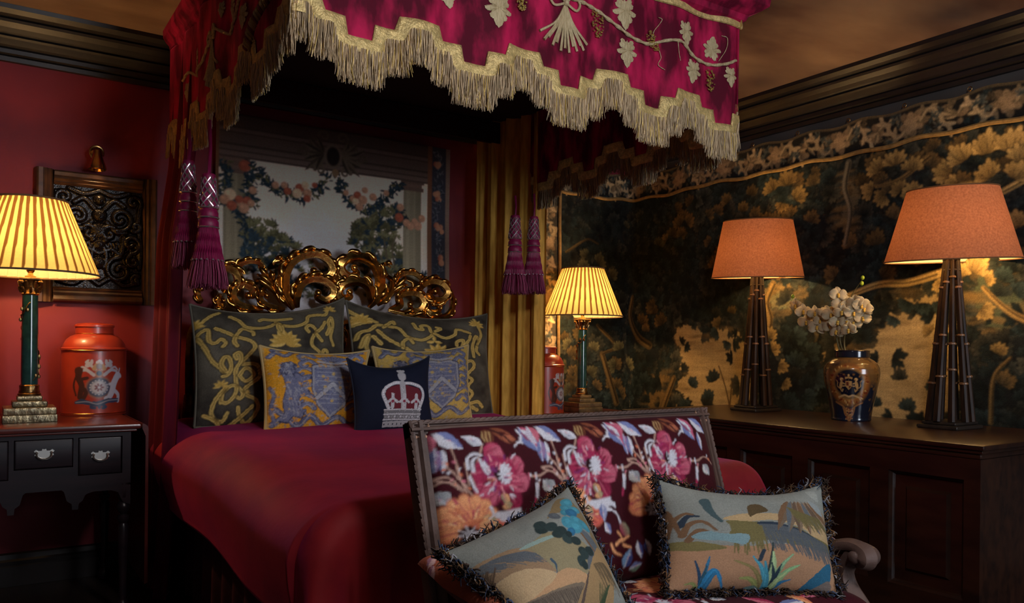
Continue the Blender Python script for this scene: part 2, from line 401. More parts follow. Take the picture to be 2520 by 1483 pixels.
M['rod'] = mat('dark_cane', (.045, .020, .010), .55, col2=(.016, .008, .005), nscale=16, nstretch=(6, 6, .8), spec=.3)
M['cane_node'] = mat('cane_node', (.22, .10, .04), .35)
M['petal'] = mat('white_orchid_petal', (.80, .70, .48), .55, sss=.2, trans=.45)
M['lip'] = mat('yellow_orchid_lip', (.72, .42, .06), .5)
M['stem'] = mat('orchid_stem', (.13, .11, .035), .5)
M['bud'] = mat('green_orchid_bud', (.36, .48, .03), .45)
M['bulb'] = emis('lit_bulb', (1, .72, .35), 6.0)
M['glass'] = mat('window_glass', (.8, .9, 1), .02, trans=.0)
M['paintwood'] = mat('painted_window_frame', (.4, .38, .35), .5)
def shade_mat(name, tr, attr, col=(1, .7, .3), lo=.72, hi=1.1):
    m = bpy.data.materials.new(name); m.use_nodes = True; N = m.node_tree.nodes; L = m.node_tree.links
    d = N.new('ShaderNodeBsdfDiffuse'); t = N.new('ShaderNodeBsdfTranslucent'); x = N.new('ShaderNodeMixShader'); x.inputs[0].default_value = tr
    tc = N.new('ShaderNodeTexCoord'); n = N.new('ShaderNodeTexNoise'); n.inputs['Scale'].default_value = 130; n.inputs['Detail'].default_value = 6; L.new(tc.outputs['Object'], n.inputs[0])
    r = N.new('ShaderNodeMapRange'); r.inputs[1].default_value = .3; r.inputs[2].default_value = .7; r.inputs[3].default_value = lo; r.inputs[4].default_value = hi; L.new(n.outputs['Fac'], r.inputs[0])
    mx = N.new('ShaderNodeMix'); mx.data_type = 'RGBA'; mx.blend_type = 'MULTIPLY'; mx.inputs[0].default_value = 1.0; L.new(r.outputs[0], mx.inputs[7])
    if attr:
        a = N.new('ShaderNodeVertexColor'); a.layer_name = 'Col'; L.new(a.outputs[0], mx.inputs[6])
    else: mx.inputs[6].default_value = (*col, 1)
    L.new(mx.outputs[2], d.inputs[0]); L.new(mx.outputs[2], t.inputs[0])
    L.new(d.outputs[0], x.inputs[1]); L.new(t.outputs[0], x.inputs[2]); L.new(x.outputs[0], N['Material Output'].inputs[0])
    return m
M['pleat'] = shade_mat('pleated_silk_shade', .37, True, lo=.94, hi=1.04)
M['terracotta'] = shade_mat('terracotta_paper_shade', .165, False, (.44, .165, .085))
M['shade_in'] = mat('cream_shade_lining', (.8, .68, .45), .8)
M['trimtape'] = mat('shade_edge_tape', (.16, .10, .05), .7)
for k, inside in (('pleat', (.95, .80, .5)), ('terracotta', (.95, .85, .6))):    # cream inside face of the shades
    N = M[k].node_tree.nodes; L = M[k].node_tree.links
    g = N.new('ShaderNodeNewGeometry'); mi = N.new('ShaderNodeMix'); mi.data_type = 'RGBA'
    L.new(g.outputs['Backfacing'], mi.inputs[0])
    df = [n for n in N if n.type == 'BSDF_DIFFUSE'][0]; old = df.inputs[0].links[0].from_socket
    L.new(old, mi.inputs[6]); mi.inputs[7].default_value = (*inside, 1); L.new(mi.outputs[2], df.inputs[0])

# ================================================================== ROOM
YB, XR, XL, YF, ZC = 4.1, 3.7, -1.3, -3.6, 2.47
def slab(name, x0, x1, y0, y1, z0, z1, m, b=0):
    return tag(MB().box(x0, x1, y0, y1, z0, z1, b).build(name, m, smooth=False), kind='structure')
slab('floor', XL-.1, XR+.1, YF-.1, YB+.1, -.08, 0, M['floor'])
slab('ceiling', XL-.1, XR+.1, YF-.1, YB+.1, ZC, ZC+.08, M['ceiling'])
slab('wall_back', XL-.1, XR+.1, YB, YB+.1, 0, ZC, M['red_wall'])
slab('wall_right', XR, XR+.1, YF-.1, YB, 0, ZC, M['grey_wall'])
slab('wall_left', XL-.1, XL, YF-.1, YB, 0, ZC, M['wall_plain'])
wf = MB(); x0, x1, z0, z1 = WIN
wf.box(XL, x0, YF-.1, YF, 0, ZC); wf.box(x1, XR, YF-.1, YF, 0, ZC); wf.box(x0, x1, YF-.1, YF, 0, z0); wf.box(x0, x1, YF-.1, YF, z1, ZC)
tag(wf.build('wall_front', M['wall_plain'], smooth=False), kind='structure')
wn = MB()
for a, b in ((x0, x0+.05), (x1-.05, x1), ((x0+x1)/2-.02, (x0+x1)/2+.02)): wn.box(a, b, YF-.08, YF-.03, z0, z1)
for a, b in ((z0, z0+.05), (z1-.05, z1), ((z0+z1)/2-.015, (z0+z1)/2+.015)): wn.box(x0, x1, YF-.079, YF-.031, a, b)
tag(wn.build('window_1', M['paintwood'], smooth=False), kind='structure')
def profile_run(name, prof, p0, p1, inward, m):
    """sweep a moulding profile [(depth, z)] from p0 to p1 along a wall"""
    p0 = np.array(p0, float); p1 = np.array(p1, float); i = np.array(inward, float); mb = MB()
    A = [(p0[0]+i[0]*d, p0[1]+i[1]*d, z) for d, z in prof]; B = [(p1[0]+i[0]*d, p1[1]+i[1]*d, z) for d, z in prof]; n = len(prof)
    mb.add(A+B, [(k, (k+1) % n, (k+1) % n+n, k+n) for k in range(n)]+[tuple(range(n)), tuple(range(2*n-1, n-1, -1))])
    return tag(mb.build(name, m, smooth=False), kind='structure')
corn = [(0, 2.265)]
for d, z in ((.022, 2.265), (.026, 2.283), (.020, 2.290), (.034, 2.296), (.038, 2.312), (.032, 2.320), (.046, 2.328), (.060, 2.350), (.066, 2.358), (.058, 2.366), (.070, 2.374), (.082, 2.390), (.100, 2.408), (.106, 2.418), (.098, 2.425), (.120, 2.436), (.138, 2.452), (.142, 2.4695)): corn.append((d, z))
corn.append((0, 2.4695))
profile_run('trim_1', corn, (XL, YB-.001), (XR-.001, YB-.001), (0, -1), M['cornice'])
profile_run('trim_2', corn, (XR-.001, YF), (XR-.001, YB-.001), (-1, 0), M['cornice'])
base = [(0, .001), (.028, .001), (.028, .085), (.022, .092), (.024, .108), (.015, .116), (.012, .136), (0, .142)]
profile_run('baseboard_back', base, (XL, YB-.001), (XR-.03, YB-.001), (0, -1), M['cornice'])
profile_run('baseboard_right', base, (XR-.001, YF), (XR-.001, YB-.03), (-1, 0), M['cornice'])

pe = thing('pendant_light', (PENDANT[0], PENDANT[1], ZC), 'frosted globe pendant hanging from the ceiling in front of the bed', 'ceiling light')
mb = MB(); mb.lathe([(.055, -.001), (.052, -.02), (.02, -.03), (.006, -.034)], 24); mb.build('ceiling_rose', M['brass'], pe)
mb = MB(); mb.lathe([(.006, -.0345), (.006, PENDANT[2]-ZC+.165), (.03, PENDANT[2]-ZC+.16), (.035, PENDANT[2]-ZC+.14)], 12); mb.build('rod', M['brass'], pe)
mb = MB(); mb.sphere((0, 0, PENDANT[2]-ZC), .14, 32, 20); mb.build('globe', emis('lit_frosted_globe', (.96, .95, 1.0), E_PENDANT), pe)

# ================================================================== BED CANOPY
XA, XB, YC, YE = .725, 2.555, 2.2, 3.90          # left, right, front and rear of the tester
ZT = 2.385                                        # top of the velvet
# outline of one repeat of the stepped edge, (fraction of repeat, z): tip - mid step - peak - mid step - tip
PKX = [(at(u, v, Y=YC)[0]) for u, v in ((1165, 175), (1396, 242), (1602, 289))]
PER = (PKX[2]-PKX[0])/2.0; PH0 = PKX[0]
ZTIP, ZMID, ZPK = 1.955, 2.005, 2.048
ST = [(-.10, ZTIP), (.10, ZTIP), (.125, ZMID), (.29, ZMID), (.33, ZPK), (.67, ZPK), (.71, ZMID), (.875, ZMID), (.90, ZTIP)]
def outline(a0, a1, ph, per=PER):
    out = [(a0, None)]
    k0 = int(math.floor((a0-ph)/per))-1; k1 = int(math.ceil((a1-ph)/per))+1
    P = [(ph+(k+f)*per, z) for k in range(k0, k1+1) for f, z in ST[1:]+[(1.0-.10, ZTIP)][:0]]
    P.sort()
    xs = np.array([p[0] for p in P]); zs = np.array([p[1] for p in P])
    xi = [x for x in xs if a0 < x < a1]
    X = np.array([a0]+xi+[a1]); return np.stack([X, np.interp(X, xs, zs)], 1)
def offset_down(P, d):
    T = np.diff(P, axis=0); T /= np.linalg.norm(T, axis=1)[:, None]; Nn = np.stack([T[:, 1], -T[:, 0]], 1)   # points down
    out = []
    for i in range(len(P)):
        if i == 0: n = np.array([0, -1.0]); k = 1
        elif i == len(P)-1: n = np.array([0, -1.0]); k = 1
        else:
            n = Nn[i-1]+Nn[i]; n /= np.linalg.norm(n); k = 1/max(.6, n@Nn[i])
        out.append(P[i]+n*d*k)
    return np.array(out)
canopy = thing('bed_canopy', ((XA+XB)/2, (YC+YE)/2, ZC-.03), 'raspberry velvet bed canopy with gold fringe hung under the ceiling', 'bed canopy')
def fold(a, z): return .007*np.sin(a*23+1.0)+.005*np.sin(a*9.1+2)+.004*np.sin(a*41)*np.clip((2.4-z)/.4, 0, 1)
def valance(name, fn, a0, a1, ph, seed, vel_mat, lengths=.098):
    """fn(a, z, d) -> xyz, d = distance outwards from the cloth"""
    r = np.random.RandomState(seed)
    P = outline(a0, a1, ph)
    xs = np.unique(np.concatenate([np.linspace(a0, a1, 420), P[:, 0]])); zb = np.interp(xs, P[:, 0], P[:, 1])
    nz = 26; t = np.linspace(0, 1, nz)
    G = np.zeros((2*nz, len(xs), 3))
    for j in range(nz):
        z = zb+(ZT-zb)*t[j]
        G[j] = fn(xs, z, 0*xs); G[2*nz-1-j] = fn(xs, z, 0*xs-.006)
    v = grid_mesh(name, G, None, vel_mat, canopy, True)
    # braid: band along the stepped edge
    D = .043; Q = offset_down(P, D)
    dens = []
    for i in range(len(P)-1):
        n = max(2, int(np.linalg.norm(P[i+1]-P[i])/.006))
        for k in range(n): t_ = k/n; dens.append((P[i]*(1-t_)+P[i+1]*t_, Q[i]*(1-t_)+Q[i+1]*t_))
    dens.append((P[-1], Q[-1])); A = np.array([d[0] for d in dens]); B = np.array([d[1] for d in dens])
    # soften the lower edge
    for _ in range(4): B[1:-1, 1] = B[1:-1, 1]*.5+.25*(B[:-2, 1]+B[2:, 1]); B[1:-1, 0] = B[1:-1, 0]*.5+.25*(B[:-2, 0]+B[2:, 0])
    rows = []
    for f, d in ((0, .002), (0.02, .006), (.25, .007), (.5, .0085), (.75, .007), (.98, .006), (1, .001)):
        C = A*(1-f)+B*f; rows.append(fn(C[:, 0], C[:, 1], np.full(len(C), d)+.0012*r.rand(len(C))))
    rows.append(fn(B[:, 0], B[:, 1], np.full(len(B), -.004))); rows.append(fn(A[:, 0], A[:, 1], np.full(len(A), -.004)))
    grid_mesh('braid', np.array(rows), None, M['braid'], v, True)
    # fringe: individual strands hanging from the lower edge of the braid
    mb = MB(); o = np.argsort(B[:, 0]); bx, bz = B[o, 0], B[o, 1]
    a = a0+.001
    while a < a1-.001:
        for layer in range(3):
            zt = np.interp(a, bx, bz)+.012; L = lengths*r.uniform(.86, 1.06)+.012; s1, s2 = r.normal(0, .0035), r.normal(0, .006)
            d0 = .002+.0035*layer; t3 = np.array([0, .35, .7, 1.0]); b = a+r.uniform(-.002, .002)
            clump = .004*math.sin(b*150)
            aa = b+s1*t3+s2*t3**2+clump*t3; zz = zt-L*t3; dd = d0+.003*np.sin(t3*5+r.uniform(0, 6))+.006*math.sin(b*31)*t3
            c = np.array([.55, .41, .24])*r.uniform(.55, 1.2) if r.rand() > .12 else np.array([.80, .58, .17])
            mb.tube(fn(aa, zz, dd), [.0015, .0015, .0014, .0010], 3, c, cap=False)
        a += .0024
    tag(mb.build('fringe', M['fringe'], v, True, angle=180), kind='stuff')
    return v
front = lambda a, z, d: np.stack([a, YC-fold(a, z)-d, z], -1)
left = lambda a, z, d: np.stack([XA-fold(a+3, z)-d, a, z], -1)
right = lambda a, z, d: np.stack([XB+fold(a+7, z)+d, a, z], -1)
vf = valance('front_valance', front, XA-.012, XB+.006, PH0, 1, M['velvet'])
vl = valance('side_valance', left, YC-.008, YE, YC+.28, 2, M['velvet'])
vr = valance('side_valance', right, YC-.004, YE, YC+.18, 3, M['velvet'])
# structure of the tester: lining board, cornice box, gold band under it
mb = MB(); mb.box(XA+.012, XB-.012, YC+.012, YE-.002, ZT-.035, ZT-.012); mb.build('canopy_lining', M['lining'], canopy, True, False)
mb = MB(); mb.box(XA+.02, XB-.02, YE-.03, YE-.004, ZT-.16, ZT-.04)
mb.build('inner_pelmet', M['lining'], canopy, True, False)
mb = MB()
prof = [(0, ZT-.012), (.020, ZT), (.028, ZT+.02), (.060, ZT+.034), (.085, ZT+.052), (.09, ZC-.001), (-.06, ZC-.001), (-.06, ZT-.012)]
loop = lambda d, z: [(XA-d*.45, YE, z), (XA-d*.45, YC-d, z), (XB+d, YC-d, z), (XB+d, YE, z)]
vv = [p for d, z in prof for p in loop(d, z)]; n = len(prof)
mb.add(vv, [(k*4+i, k*4+i+1, ((k+1) % n)*4+i+1, ((k+1) % n)*4+i) for k in range(n) for i in range(3)]+[tuple(k*4 for k in range(n)), tuple(k*4+3 for k in range(n-1, -1, -1))])
mb.build('cornice_box', M['velvet'], canopy, True, False)
mb = MB()
for f, a0, a1 in ((front, XA-.02, XB+.016), (right, YC-.02, YE)):
    xs = np.linspace(a0, a1, 200); rows = [f(xs, np.full(200, z), np.full(200, d)) for z, d in ((ZT-.030, .003), (ZT-.027, .008), (ZT-.016, .0095), (ZT-.005, .008), (ZT-.001, .003))]
    V = np.array(rows).reshape(-1, 3); mb.add(V, [(j*200+i, j*200+i+1, (j+1)*200+i+1, (j+1)*200+i) for j in range(4) for i in range(199)])
mb.build('top_braid', M['braid'], canopy, True)
# --- embroidery: vines, leaves, grapes, tied sheaves
LEAF = [(-.62, .0), (-.50, .10), (-.66, .30), (-.60, .52), (-.42, .50), (-.34, .62), (-.16, .55), (-.10, .40), (-.02, .62), (.06, .80), (.20, .74), (.26, .58), (.24, .40), (.40, .52), (.56, .44), (.62, .30), (.80, .22), (1.0, .0)]
def vine_leaf_poly(R, r):
    """five-lobed vine leaf, stalk at -x, tip at +x"""
    P = LEAF+[(x, -y) for x, y in LEAF[-2:0:-1]]; P = cat(P, 3, True)
    k = 1+.03*np.sin(np.arange(len(P))*2.6+r)
    return [(R*x*q, R*y*q) for (x, y), q in zip(P, k)]
def leaf_on(fn, a, z, R, ang, sx=1.0, parent=None):
    mb = MB(); P = vine_leaf_poly(R, a*10); c, s = math.cos(ang), math.sin(ang)
    Q = [(a+sx*(x*c-y*s), z+(x*s+y*c)) for x, y in P]; n = len(Q)
    o = fn(np.array([q[0] for q in Q]), np.array([q[1] for q in Q]), np.full(n, .003))
    i = fn(np.array([a+(q[0]-a)*.6 for q in Q]), np.array([z+(q[1]-z)*.6 for q in Q]), np.array([.0065+.0012*(k % 2) for k in range(n)]))
    ct = fn(np.array([a]), np.array([z]), np.array([.0055]))
    mb.add(np.concatenate([o, i, ct]), [(k, (k+1) % n, n+(k+1) % n, n+k) for k in range(n)]+[(n+k, n+(k+1) % n, 2*n) for k in range(n)])
    mb.build('vine_leaf', M['embroidery'], parent, True)
def grapes_on(fn, a, z, L, W, ang, parent, sx=1.0):
    mb = MB(); r = np.random.RandomState(int(abs(a)*1000)); c, s = math.cos(ang), math.sin(ang)
    for i in range(70):
        t = (i+.5)/70; w = W*math.sqrt(max(0, 1-(2*t-.8)**2/1.45)); x = r.uniform(-w, w)*sx; y = L*(.5-t)
        p = fn(np.array([a+x*c-y*s]), np.array([z+x*s+y*c]), np.array([.006+.004*r.rand()]))[0]; mb.sphere(p, .0034, 6, 4)
    mb.build('grape_cluster', M['sequin'], parent, True)
def vine_on(fn, pts, r, parent, name='vine_stem', twist=True):
    P = cat(pts, 10); P3 = fn(P[:, 0], P[:, 1], np.full(len(P), .005))
    mb = MB(); mb.tube(P3, r, 7, rfun=lambda th, k: 1+.18*np.cos(2*th+k*1.1)); mb.build(name, M['embroidery'], parent, True)
def sheaf_on(fn, a, z, sc, parent, sx=1.0):
    mb = MB()
    for k in range(13):
        t = (k-6)/6.0; P = cat([(a, z), (a+sx*sc*.25*t, z-sc*.45), (a+sx*sc*(.62*t+.05*math.copysign(1, t)*abs(t)), z-sc*(1.0-.25*abs(t)+.12*(k % 2)))], 5)
        mb.tube(fn(P[:, 0], P[:, 1], np.full(len(P), .005)), [.0028+.003*i/len(P) for i in range(len(P))], 5)
    for q in (-1, 1):
        P = cat([(a, z), (a+q*sx*sc*.22, z+sc*.20), (a+q*sx*sc*.42, z+sc*.08), (a+q*sx*sc*.30, z-sc*.10), (a, z)], 6)
        mb.tube(fn(P[:, 0], P[:, 1], np.full(len(P), .006)), .0045, 6)
    mb.sphere(fn(np.array([a]), np.array([z]), np.array([.008]))[0], .011, 8, 6)
    mb.build('embroidered_sheaf', M['embroidery'], parent, True)
F = lambda u, v: tuple(at(u, v, Y=YC-.006)[[0, 2]])
LF = lambda u, v: tuple(at(u, v, X=XA-.006)[[1, 2]])
vine_on(front, [F(*p) for p in ((1400, -5), (1440, 5), (1475, 25), (1510, 60), (1550, 92), (1595, 108), (1640, 100), (1680, 105), (1712, 138), (1750, 157), (1785, 158), (1810, 149))], .006, vf)
for u, v, R, an in ((1225, 22, .052, -1.6), (1535, 28, .056, -1.5), (1541, 126, .050, -1.55), (1690, 76, .046, -1.4), (1756, 121, .046, 1.4), (1711, 170, .045, -1.7), (1797, 186, .040, -1.5), (1100, -30, .05, -1.3)):
    leaf_on(front, *F(u, v), R*1.22, an, 1.0, vf)
for u, v, L, an in ((1285, 2, .05, .1), (1474, 58, .075, .12), (1608, 103, .065, .9), (1752, 197, .07, .05)): grapes_on(front, *F(u, v), L*1.2, .024, an, vf)
sheaf_on(front, *F(1392, 8), .155, vf)
for pts in (((1608, 90), (1612, 75), (1622, 62), (1630, 48), (1622, 42)), ((1620, 112), (1628, 140), (1622, 158), (1636, 172)), ((1665, 100), (1668, 130), (1672, 150)), ((1770, 150), (1786, 120), (1788, 95), (1776, 88)), ((1255, 108), (1262, 130), (1268, 150))):
    vine_on(front, [F(*p) for p in pts], .0014, vf, 'tendril')
vine_on(left, [LF(*p) for p in ((452, 200), (462, 178), (480, 185), (497, 160), (508, 120), (520, 92), (534, 72), (556, 82), (568, 60), (582, 20), (590, 0))], .0055, vl)
for u, v, R, an in ((565, 12, .05, -1.5), (596, 35, .05, -1.5), (486, 142, .052, -1.5), (459, 222, .05, -1.5), (545, 20, .035, -1.5)): leaf_on(left, *LF(u, v), R, an, 1.0, vl)
sheaf_on(left, *LF(522, 92), .17, vl)
# rope along the corner of the side valance, gold band down the front corner
mb = MB(); p0 = at(662, -12, X=XA-.02); p1 = at(606, 122, X=XA-.02); P = np.array([p0+(p1-p0)*t for t in np.linspace(0, 1, 90)]); P[:, 0] -= .012*np.sin(np.linspace(0, PI, 90))
for ph, c in ((0, (.30, .20, .06)), (2.1, (.16, .03, .02)), (4.2, (.34, .24, .10))):
    th = np.linspace(0, 34, 90)+ph; Q = P+.007*np.stack([np.cos(th), np.sin(th)*.9, .2*np.sin(th)], 1); mb.tube(Q, .0075, 6, c)
mb.build('corner_rope', M['rope'], vl, True)
mb = MB(); a = np.linspace(1.985, ZT, 40); rows = [front(np.full(40, x), a, np.full(40, d)) for x, d in ((XA-.010, .006), (XA+.0, .011), (XA+.02, .0115), (XA+.034, .008))]
mb.add(np.array(rows).reshape(-1, 3), [(j*40+i, j*40+i+1, (j+1)*40+i+1, (j+1)*40+i) for j in range(3) for i in range(39)])
mb.build('corner_braid', M['braid'], vf, True)

# ================================================================== BED CURTAINS
def curtain(name, path, z0, z1, folds, amp, m, label, hem=None, colour=None, spread=None):
    P = cat([(*p, 0) for p in path], 40)[:, :2]; n = len(P); T = np.gradient(P, axis=0); T /= np.linalg.norm(T, axis=1)[:, None]; Nn = np.stack([T[:, 1], -T[:, 0]], 1)
    s = np.linspace(0, 1, n); S_ = np.interp(np.linspace(0, 1, 260), s, P[:, 0]), np.interp(np.linspace(0, 1, 260), s, P[:, 1]); NN = np.stack([np.interp(np.linspace(0, 1, 260), s, Nn[:, k]) for k in (0, 1)], 1)
    q = np.linspace(0, 1, 260); ph = q*folds*2*PI+.8*np.sin(q*7); zs = np.linspace(z1, z0, 60); G = np.zeros((120, 260, 3))
    c0 = np.array([P[0], P[-1]]).mean(0)
    for j, z in enumerate(zs):
        t = (z1-z)/(z1-z0); d = amp*(np.sin(ph+.5*math.sin(t*3))+.35*np.sin(2.3*ph+1+2*t))*(.75+.35*t)
        x = S_[0]+NN[:, 0]*d; y = S_[1]+NN[:, 1]*d
        x = x+np.interp(z, *spread) if spread else x
        G[j] = np.stack([x, y, np.full(260, z)], 1); G[119-j] = np.stack([x-NN[:, 0]*.005, y-NN[:, 1]*.005, np.full(260, z)], 1)
    base = Vector((float(c0[0]), float(c0[1]), z0)); G -= np.array(base)
    o = grid_mesh(name, G, None, m); o.location = base
    return tag(o, label, 'curtain', 'bed curtains at the head of the bed')
LC = [(.765, 3.93), (.750, 3.78), (.765, 3.64), (.752, 3.50)]
curtain('bed_curtain', LC, .012, ZT-.02, 4.5, .022, M['velvet_curtain'], 'dark claret velvet curtain hanging at the left of the bed head', spread=([0, .5, 1.0, 1.5, 1.85, 2.4], [-.12, -.10, -.085, -.075, -.03, 0]))
RC = [(2.40, 3.98), (2.47, 3.86), (2.525, 3.72), (2.565, 3.55)]
curtain('bed_curtain', RC, .012, ZT-.02, 4.6, .026, M['gold_velvet'], 'old gold velvet curtain hanging at the right of the bed head')

# ================================================================== TASSELS
def tassel(loc, H, R, label, group, lean=0.0, cordtop=.25):
    t = thing('tassel', loc, label, 'tassel', group)
    k = H/.40
    mb = MB(); mb.tube([(0, 0, H+cordtop), (.004, 0, H+cordtop*.5), (0, 0, H-.005)], .006*k, 7, rfun=lambda th, i: 1+.2*np.cos(3*th+i)); mb.build('cord', M['tassel'], t)
    hd = MB(); prof = [(R*.30, H), (R*.36, H-.008*k), (R*.34, H-.014*k), (R*.36, H-.05*k), (R*.44, H-.09*k), (R*.48, H-.115*k), (R*.42, H-.125*k), (R*.50, H-.135*k), (R*.50, H-.15*k), (R*.43, H-.157*k), (R*.52, H-.166*k), (R*.53, H-.182*k), (R*.46, H-.19*k)]
    hd.lathe(prof, 24); h = hd.build('tassel_head', M['tassel'], t)
    nt = MB()
    for s_ in (1, -1):
        for j in range(8):
            tt = np.linspace(0, 1, 26); z = H-.014*k-.10*k*tt; r_ = np.interp(-z, [-p[1] for p in prof], [p[0] for p in prof])+.0015; a = j*2*PI/8+s_*tt*2.6
            nt.tube(np.stack([r_*np.cos(a), r_*np.sin(a), z], 1), .0025*k, 5)
    for z, r_ in ((H-.118*k, R*.49), (H-.152*k, R*.51), (H-.186*k, R*.52)):
        a = np.arange(28)*2*PI/28; nt.tube(np.stack([r_*np.cos(a), r_*np.sin(a), np.full(28, z)], 1), .0028*k, 5, closed=True)
    nt.build('silver_net', M['tassel_silver'], h)
    up_ = MB()
    for j in range(34):
        a = j*2*PI/34; r0, r1 = R*.44, R*.76; tt = np.linspace(0, 1, 12)
        rr = r0+(r1-r0)*tt**1.2; z = H-.186*k-.115*k*tt; up_.tube(np.stack([rr*np.cos(a), rr*np.sin(a), z], 1), .0042*k, 6, rfun=lambda th, i: 1+.22*np.cos(2*th+i*1.6))
    up_.build('bullion_skirt', M['tassel'], t)
    bd = MB()
    for j in range(0, 34, 2):
        a = j*2*PI/34; bd.sphere((R*.79*math.cos(a), R*.79*math.sin(a), H-.30*k), .0042*k, 8, 6)
    bd.build('beads', M['tassel_silver'], t)
    lo = MB(); r = np.random.RandomState(int(loc[0]*100))
    for j in range(420):
        a = r.uniform(0, 2*PI); q = math.sqrt(r.rand()); r0 = R*.74*q; r1 = R*r.uniform(.92, 1.06)*(.35+.65*q); z0 = H-.295*k; L = z0-r.uniform(0, .02)
        lo.tube([(r0*math.cos(a), r0*math.sin(a), z0), ((r0*.4+r1*.6)*math.cos(a+.03), (r0*.4+r1*.6)*math.sin(a+.03), z0-L*.5), (r1*math.cos(a), r1*math.sin(a), z0-L)], [.0024, .0022, .0014], 3, cap=False)
    tag(lo.build('thread_skirt', M['tassel'], t, angle=180), kind='stuff')
    return t
gL, gR = 'tassels on the left of the canopy', 'tassels on the right of the canopy'
p = at(461, 664, Y=3.22); tassel(tuple(p), .415, .062, 'raspberry silver-netted tassel left of the headboard, higher of its pair', gL, cordtop=.12)
p = at(511, 712, Y=3.08); tassel(tuple(p), .425, .070, 'raspberry silver-netted tassel left of the headboard, lower of its pair', gL, cordtop=.20)
p = at(1266, 725, Y=3.36); tassel(tuple(p), .40, .068, 'dark raspberry tassel before the gold curtain, left of the pair, clear of the tapestry', gR, cordtop=.10)
p = at(1312, 724, Y=3.42); tassel(tuple(p), .405, .066, 'dark raspberry tassel right of its pair, beside the tapestry border and pleated lamp', gR, cordtop=.12)
# ================================================================== BED
bed = thing('bed', (1.62, 3.0, 0), 'bed with a carved gilded scrollwork headboard under the canopy', 'bed')
mb = MB(); mb.box(.76, 2.38, 1.98, 3.92, .18, .36, .03); mb.build('bed_base', M['dark_oak'], bed, True)
mb = MB(); mb.box(.75, 2.39, 1.96, 3.92, .362, .60, .09); mb.build('mattress', M['skirt'], bed, True)
def strip(pts, z0, z1, amp, freq, n=300, nz=12):
    P = cat([(*p, 0) for p in pts], 30)[:, :2] if len(pts) > 2 else np.stack([np.linspace(pts[0][k], pts[1][k], n) for k in (0, 1)], 1)
    T = np.gradient(P, axis=0); T /= np.linalg.norm(T, axis=1)[:, None]; N = np.stack([T[:, 1], -T[:, 0]], 1); s = np.arange(len(P))/len(P)
    return np.array([np.concatenate([P+N*(amp*np.sin(s*freq*2*PI)*(.4+.6*t))[:, None], np.full((len(P), 1), z1+(z0-z1)*t)], 1) for t in np.linspace(0, 1, nz)])
grid_mesh('bed_skirt', strip([(.745, 3.86), (.745, 1.98)], .01, .37, .016, 13), None, M['skirt'], bed, True)
grid_mesh('bed_skirt', strip([(2.395, 1.98), (2.395, 3.86)], .01, .37, .016, 13), None, M['skirt'], bed, True)
grid_mesh('bed_skirt', strip([(.75, 1.965), (2.39, 1.965)], .01, .37, .016, 11), None, M['skirt'], bed, True)
for x in (.80, 2.34):
    for y in (2.02, 3.86):
        mb = MB(); mb.lathe([(.022, 0), (.03, .01), (.034, .09), (.04, .19)], 14, (x, y)); mb.build('leg', M['dark_oak'], bed, True)
# headboard: frame, then carved acanthus scrolls
YH = 3.955
hb = MB()
rail = cat([(.835, YH+.012, .80), (.835, YH+.012, 1.02), (.86, YH+.012, 1.14), (.98, YH+.012, 1.17), (1.30, YH+.012, 1.20), (1.545, YH+.012, 1.16), (1.80, YH+.012, 1.20), (2.08, YH+.012, 1.17), (2.21, YH+.012, 1.14), (2.235, YH+.012, 1.02), (2.235, YH+.012, .80)], 8)
hb.tube(rail, .022, 10, nrm=(0, 1, 0), flat=.7, rfun=lambda th, k: 1+.15*np.cos(4*th))
for x in (.835, 2.235): hb.lathe([(.045, .0), (.045, .35), (.034, .36), (.03, .40), (.046, .44), (.05, .50), (.032, .62), (.04, .68), (.045, .72), (.036, .78), (.03, .82)], 18, (x, YH+.012))
hb.box(.83, 2.24, YH, YH+.03, .30, .42, .01); hb.box(.85, 2.22, YH+.002, YH+.022, .78, .84, .008)
head = hb.build('headboard', M['gold_dark'], bed, True)
ZZ = lambda x, y: (440+x*.35057, 580+y*.35057)
def groove(th, k): return 1+.16*np.cos(5*th)+.05*np.sin(3*th)
def scroll(pts, w0, w1, endball=True, dy=0.0, r=None):
    P = np.array([at(*ZZ(*p), Y=YH-.004) for p in pts]); P = cat(P, 9); n = len(P); t = np.linspace(0, 1, n)
    P[:, 1] += dy-.018*np.sin(PI*t)
    w = 1.1*(w0+(w1-w0)*t)*np.clip(.35+6*t, 0, 1)*np.clip(.55+5*(1-t), 0, 1)
    mb = MB(); mb.tube(P, w, 15, nrm=(0, 1, 0), flat=.75, rfun=groove)
    side = np.gradient(P, axis=0); side /= np.linalg.norm(side, axis=1)[:, None]; side = np.cross(side, [0, 1, 0])
    cen = P[int(n*.55):].mean(0)
    for i in range(int(n*.12), int(n*.78), 9):               # small leaf lobes curling off the outer edge
        o_ = side[i] if side[i]@(P[i]-cen) > 0 else -side[i]; tg = (P[min(n-1, i+3)]-P[i]); tg /= np.linalg.norm(tg)+1e-9; q = w[i]
        L_ = np.array([P[i]-tg*q*.6, P[i]+o_*q*.85+tg*q*.5+[0, -q*.5, 0], P[i]+o_*q*1.15+tg*q*1.9+[0, -q*.3, 0], P[i]+o_*q*.75+tg*q*2.6+[0, -q*.4, 0]]); mb.tube(cat(L_, 4), q*np.interp(np.linspace(0, 1, 13), [0, .35, .8, 1], [.45, .62, .34, .2]), 8, nrm=(0, 1, 0), flat=.7)
    if endball: mb.sphere(P[-1]+np.array([0, -.006, 0]), (w1*1.25, w1*1.1, w1*1.25), 10, 8)
    mb.build('acanthus_scroll', M['gold'], head, True, angle=60)
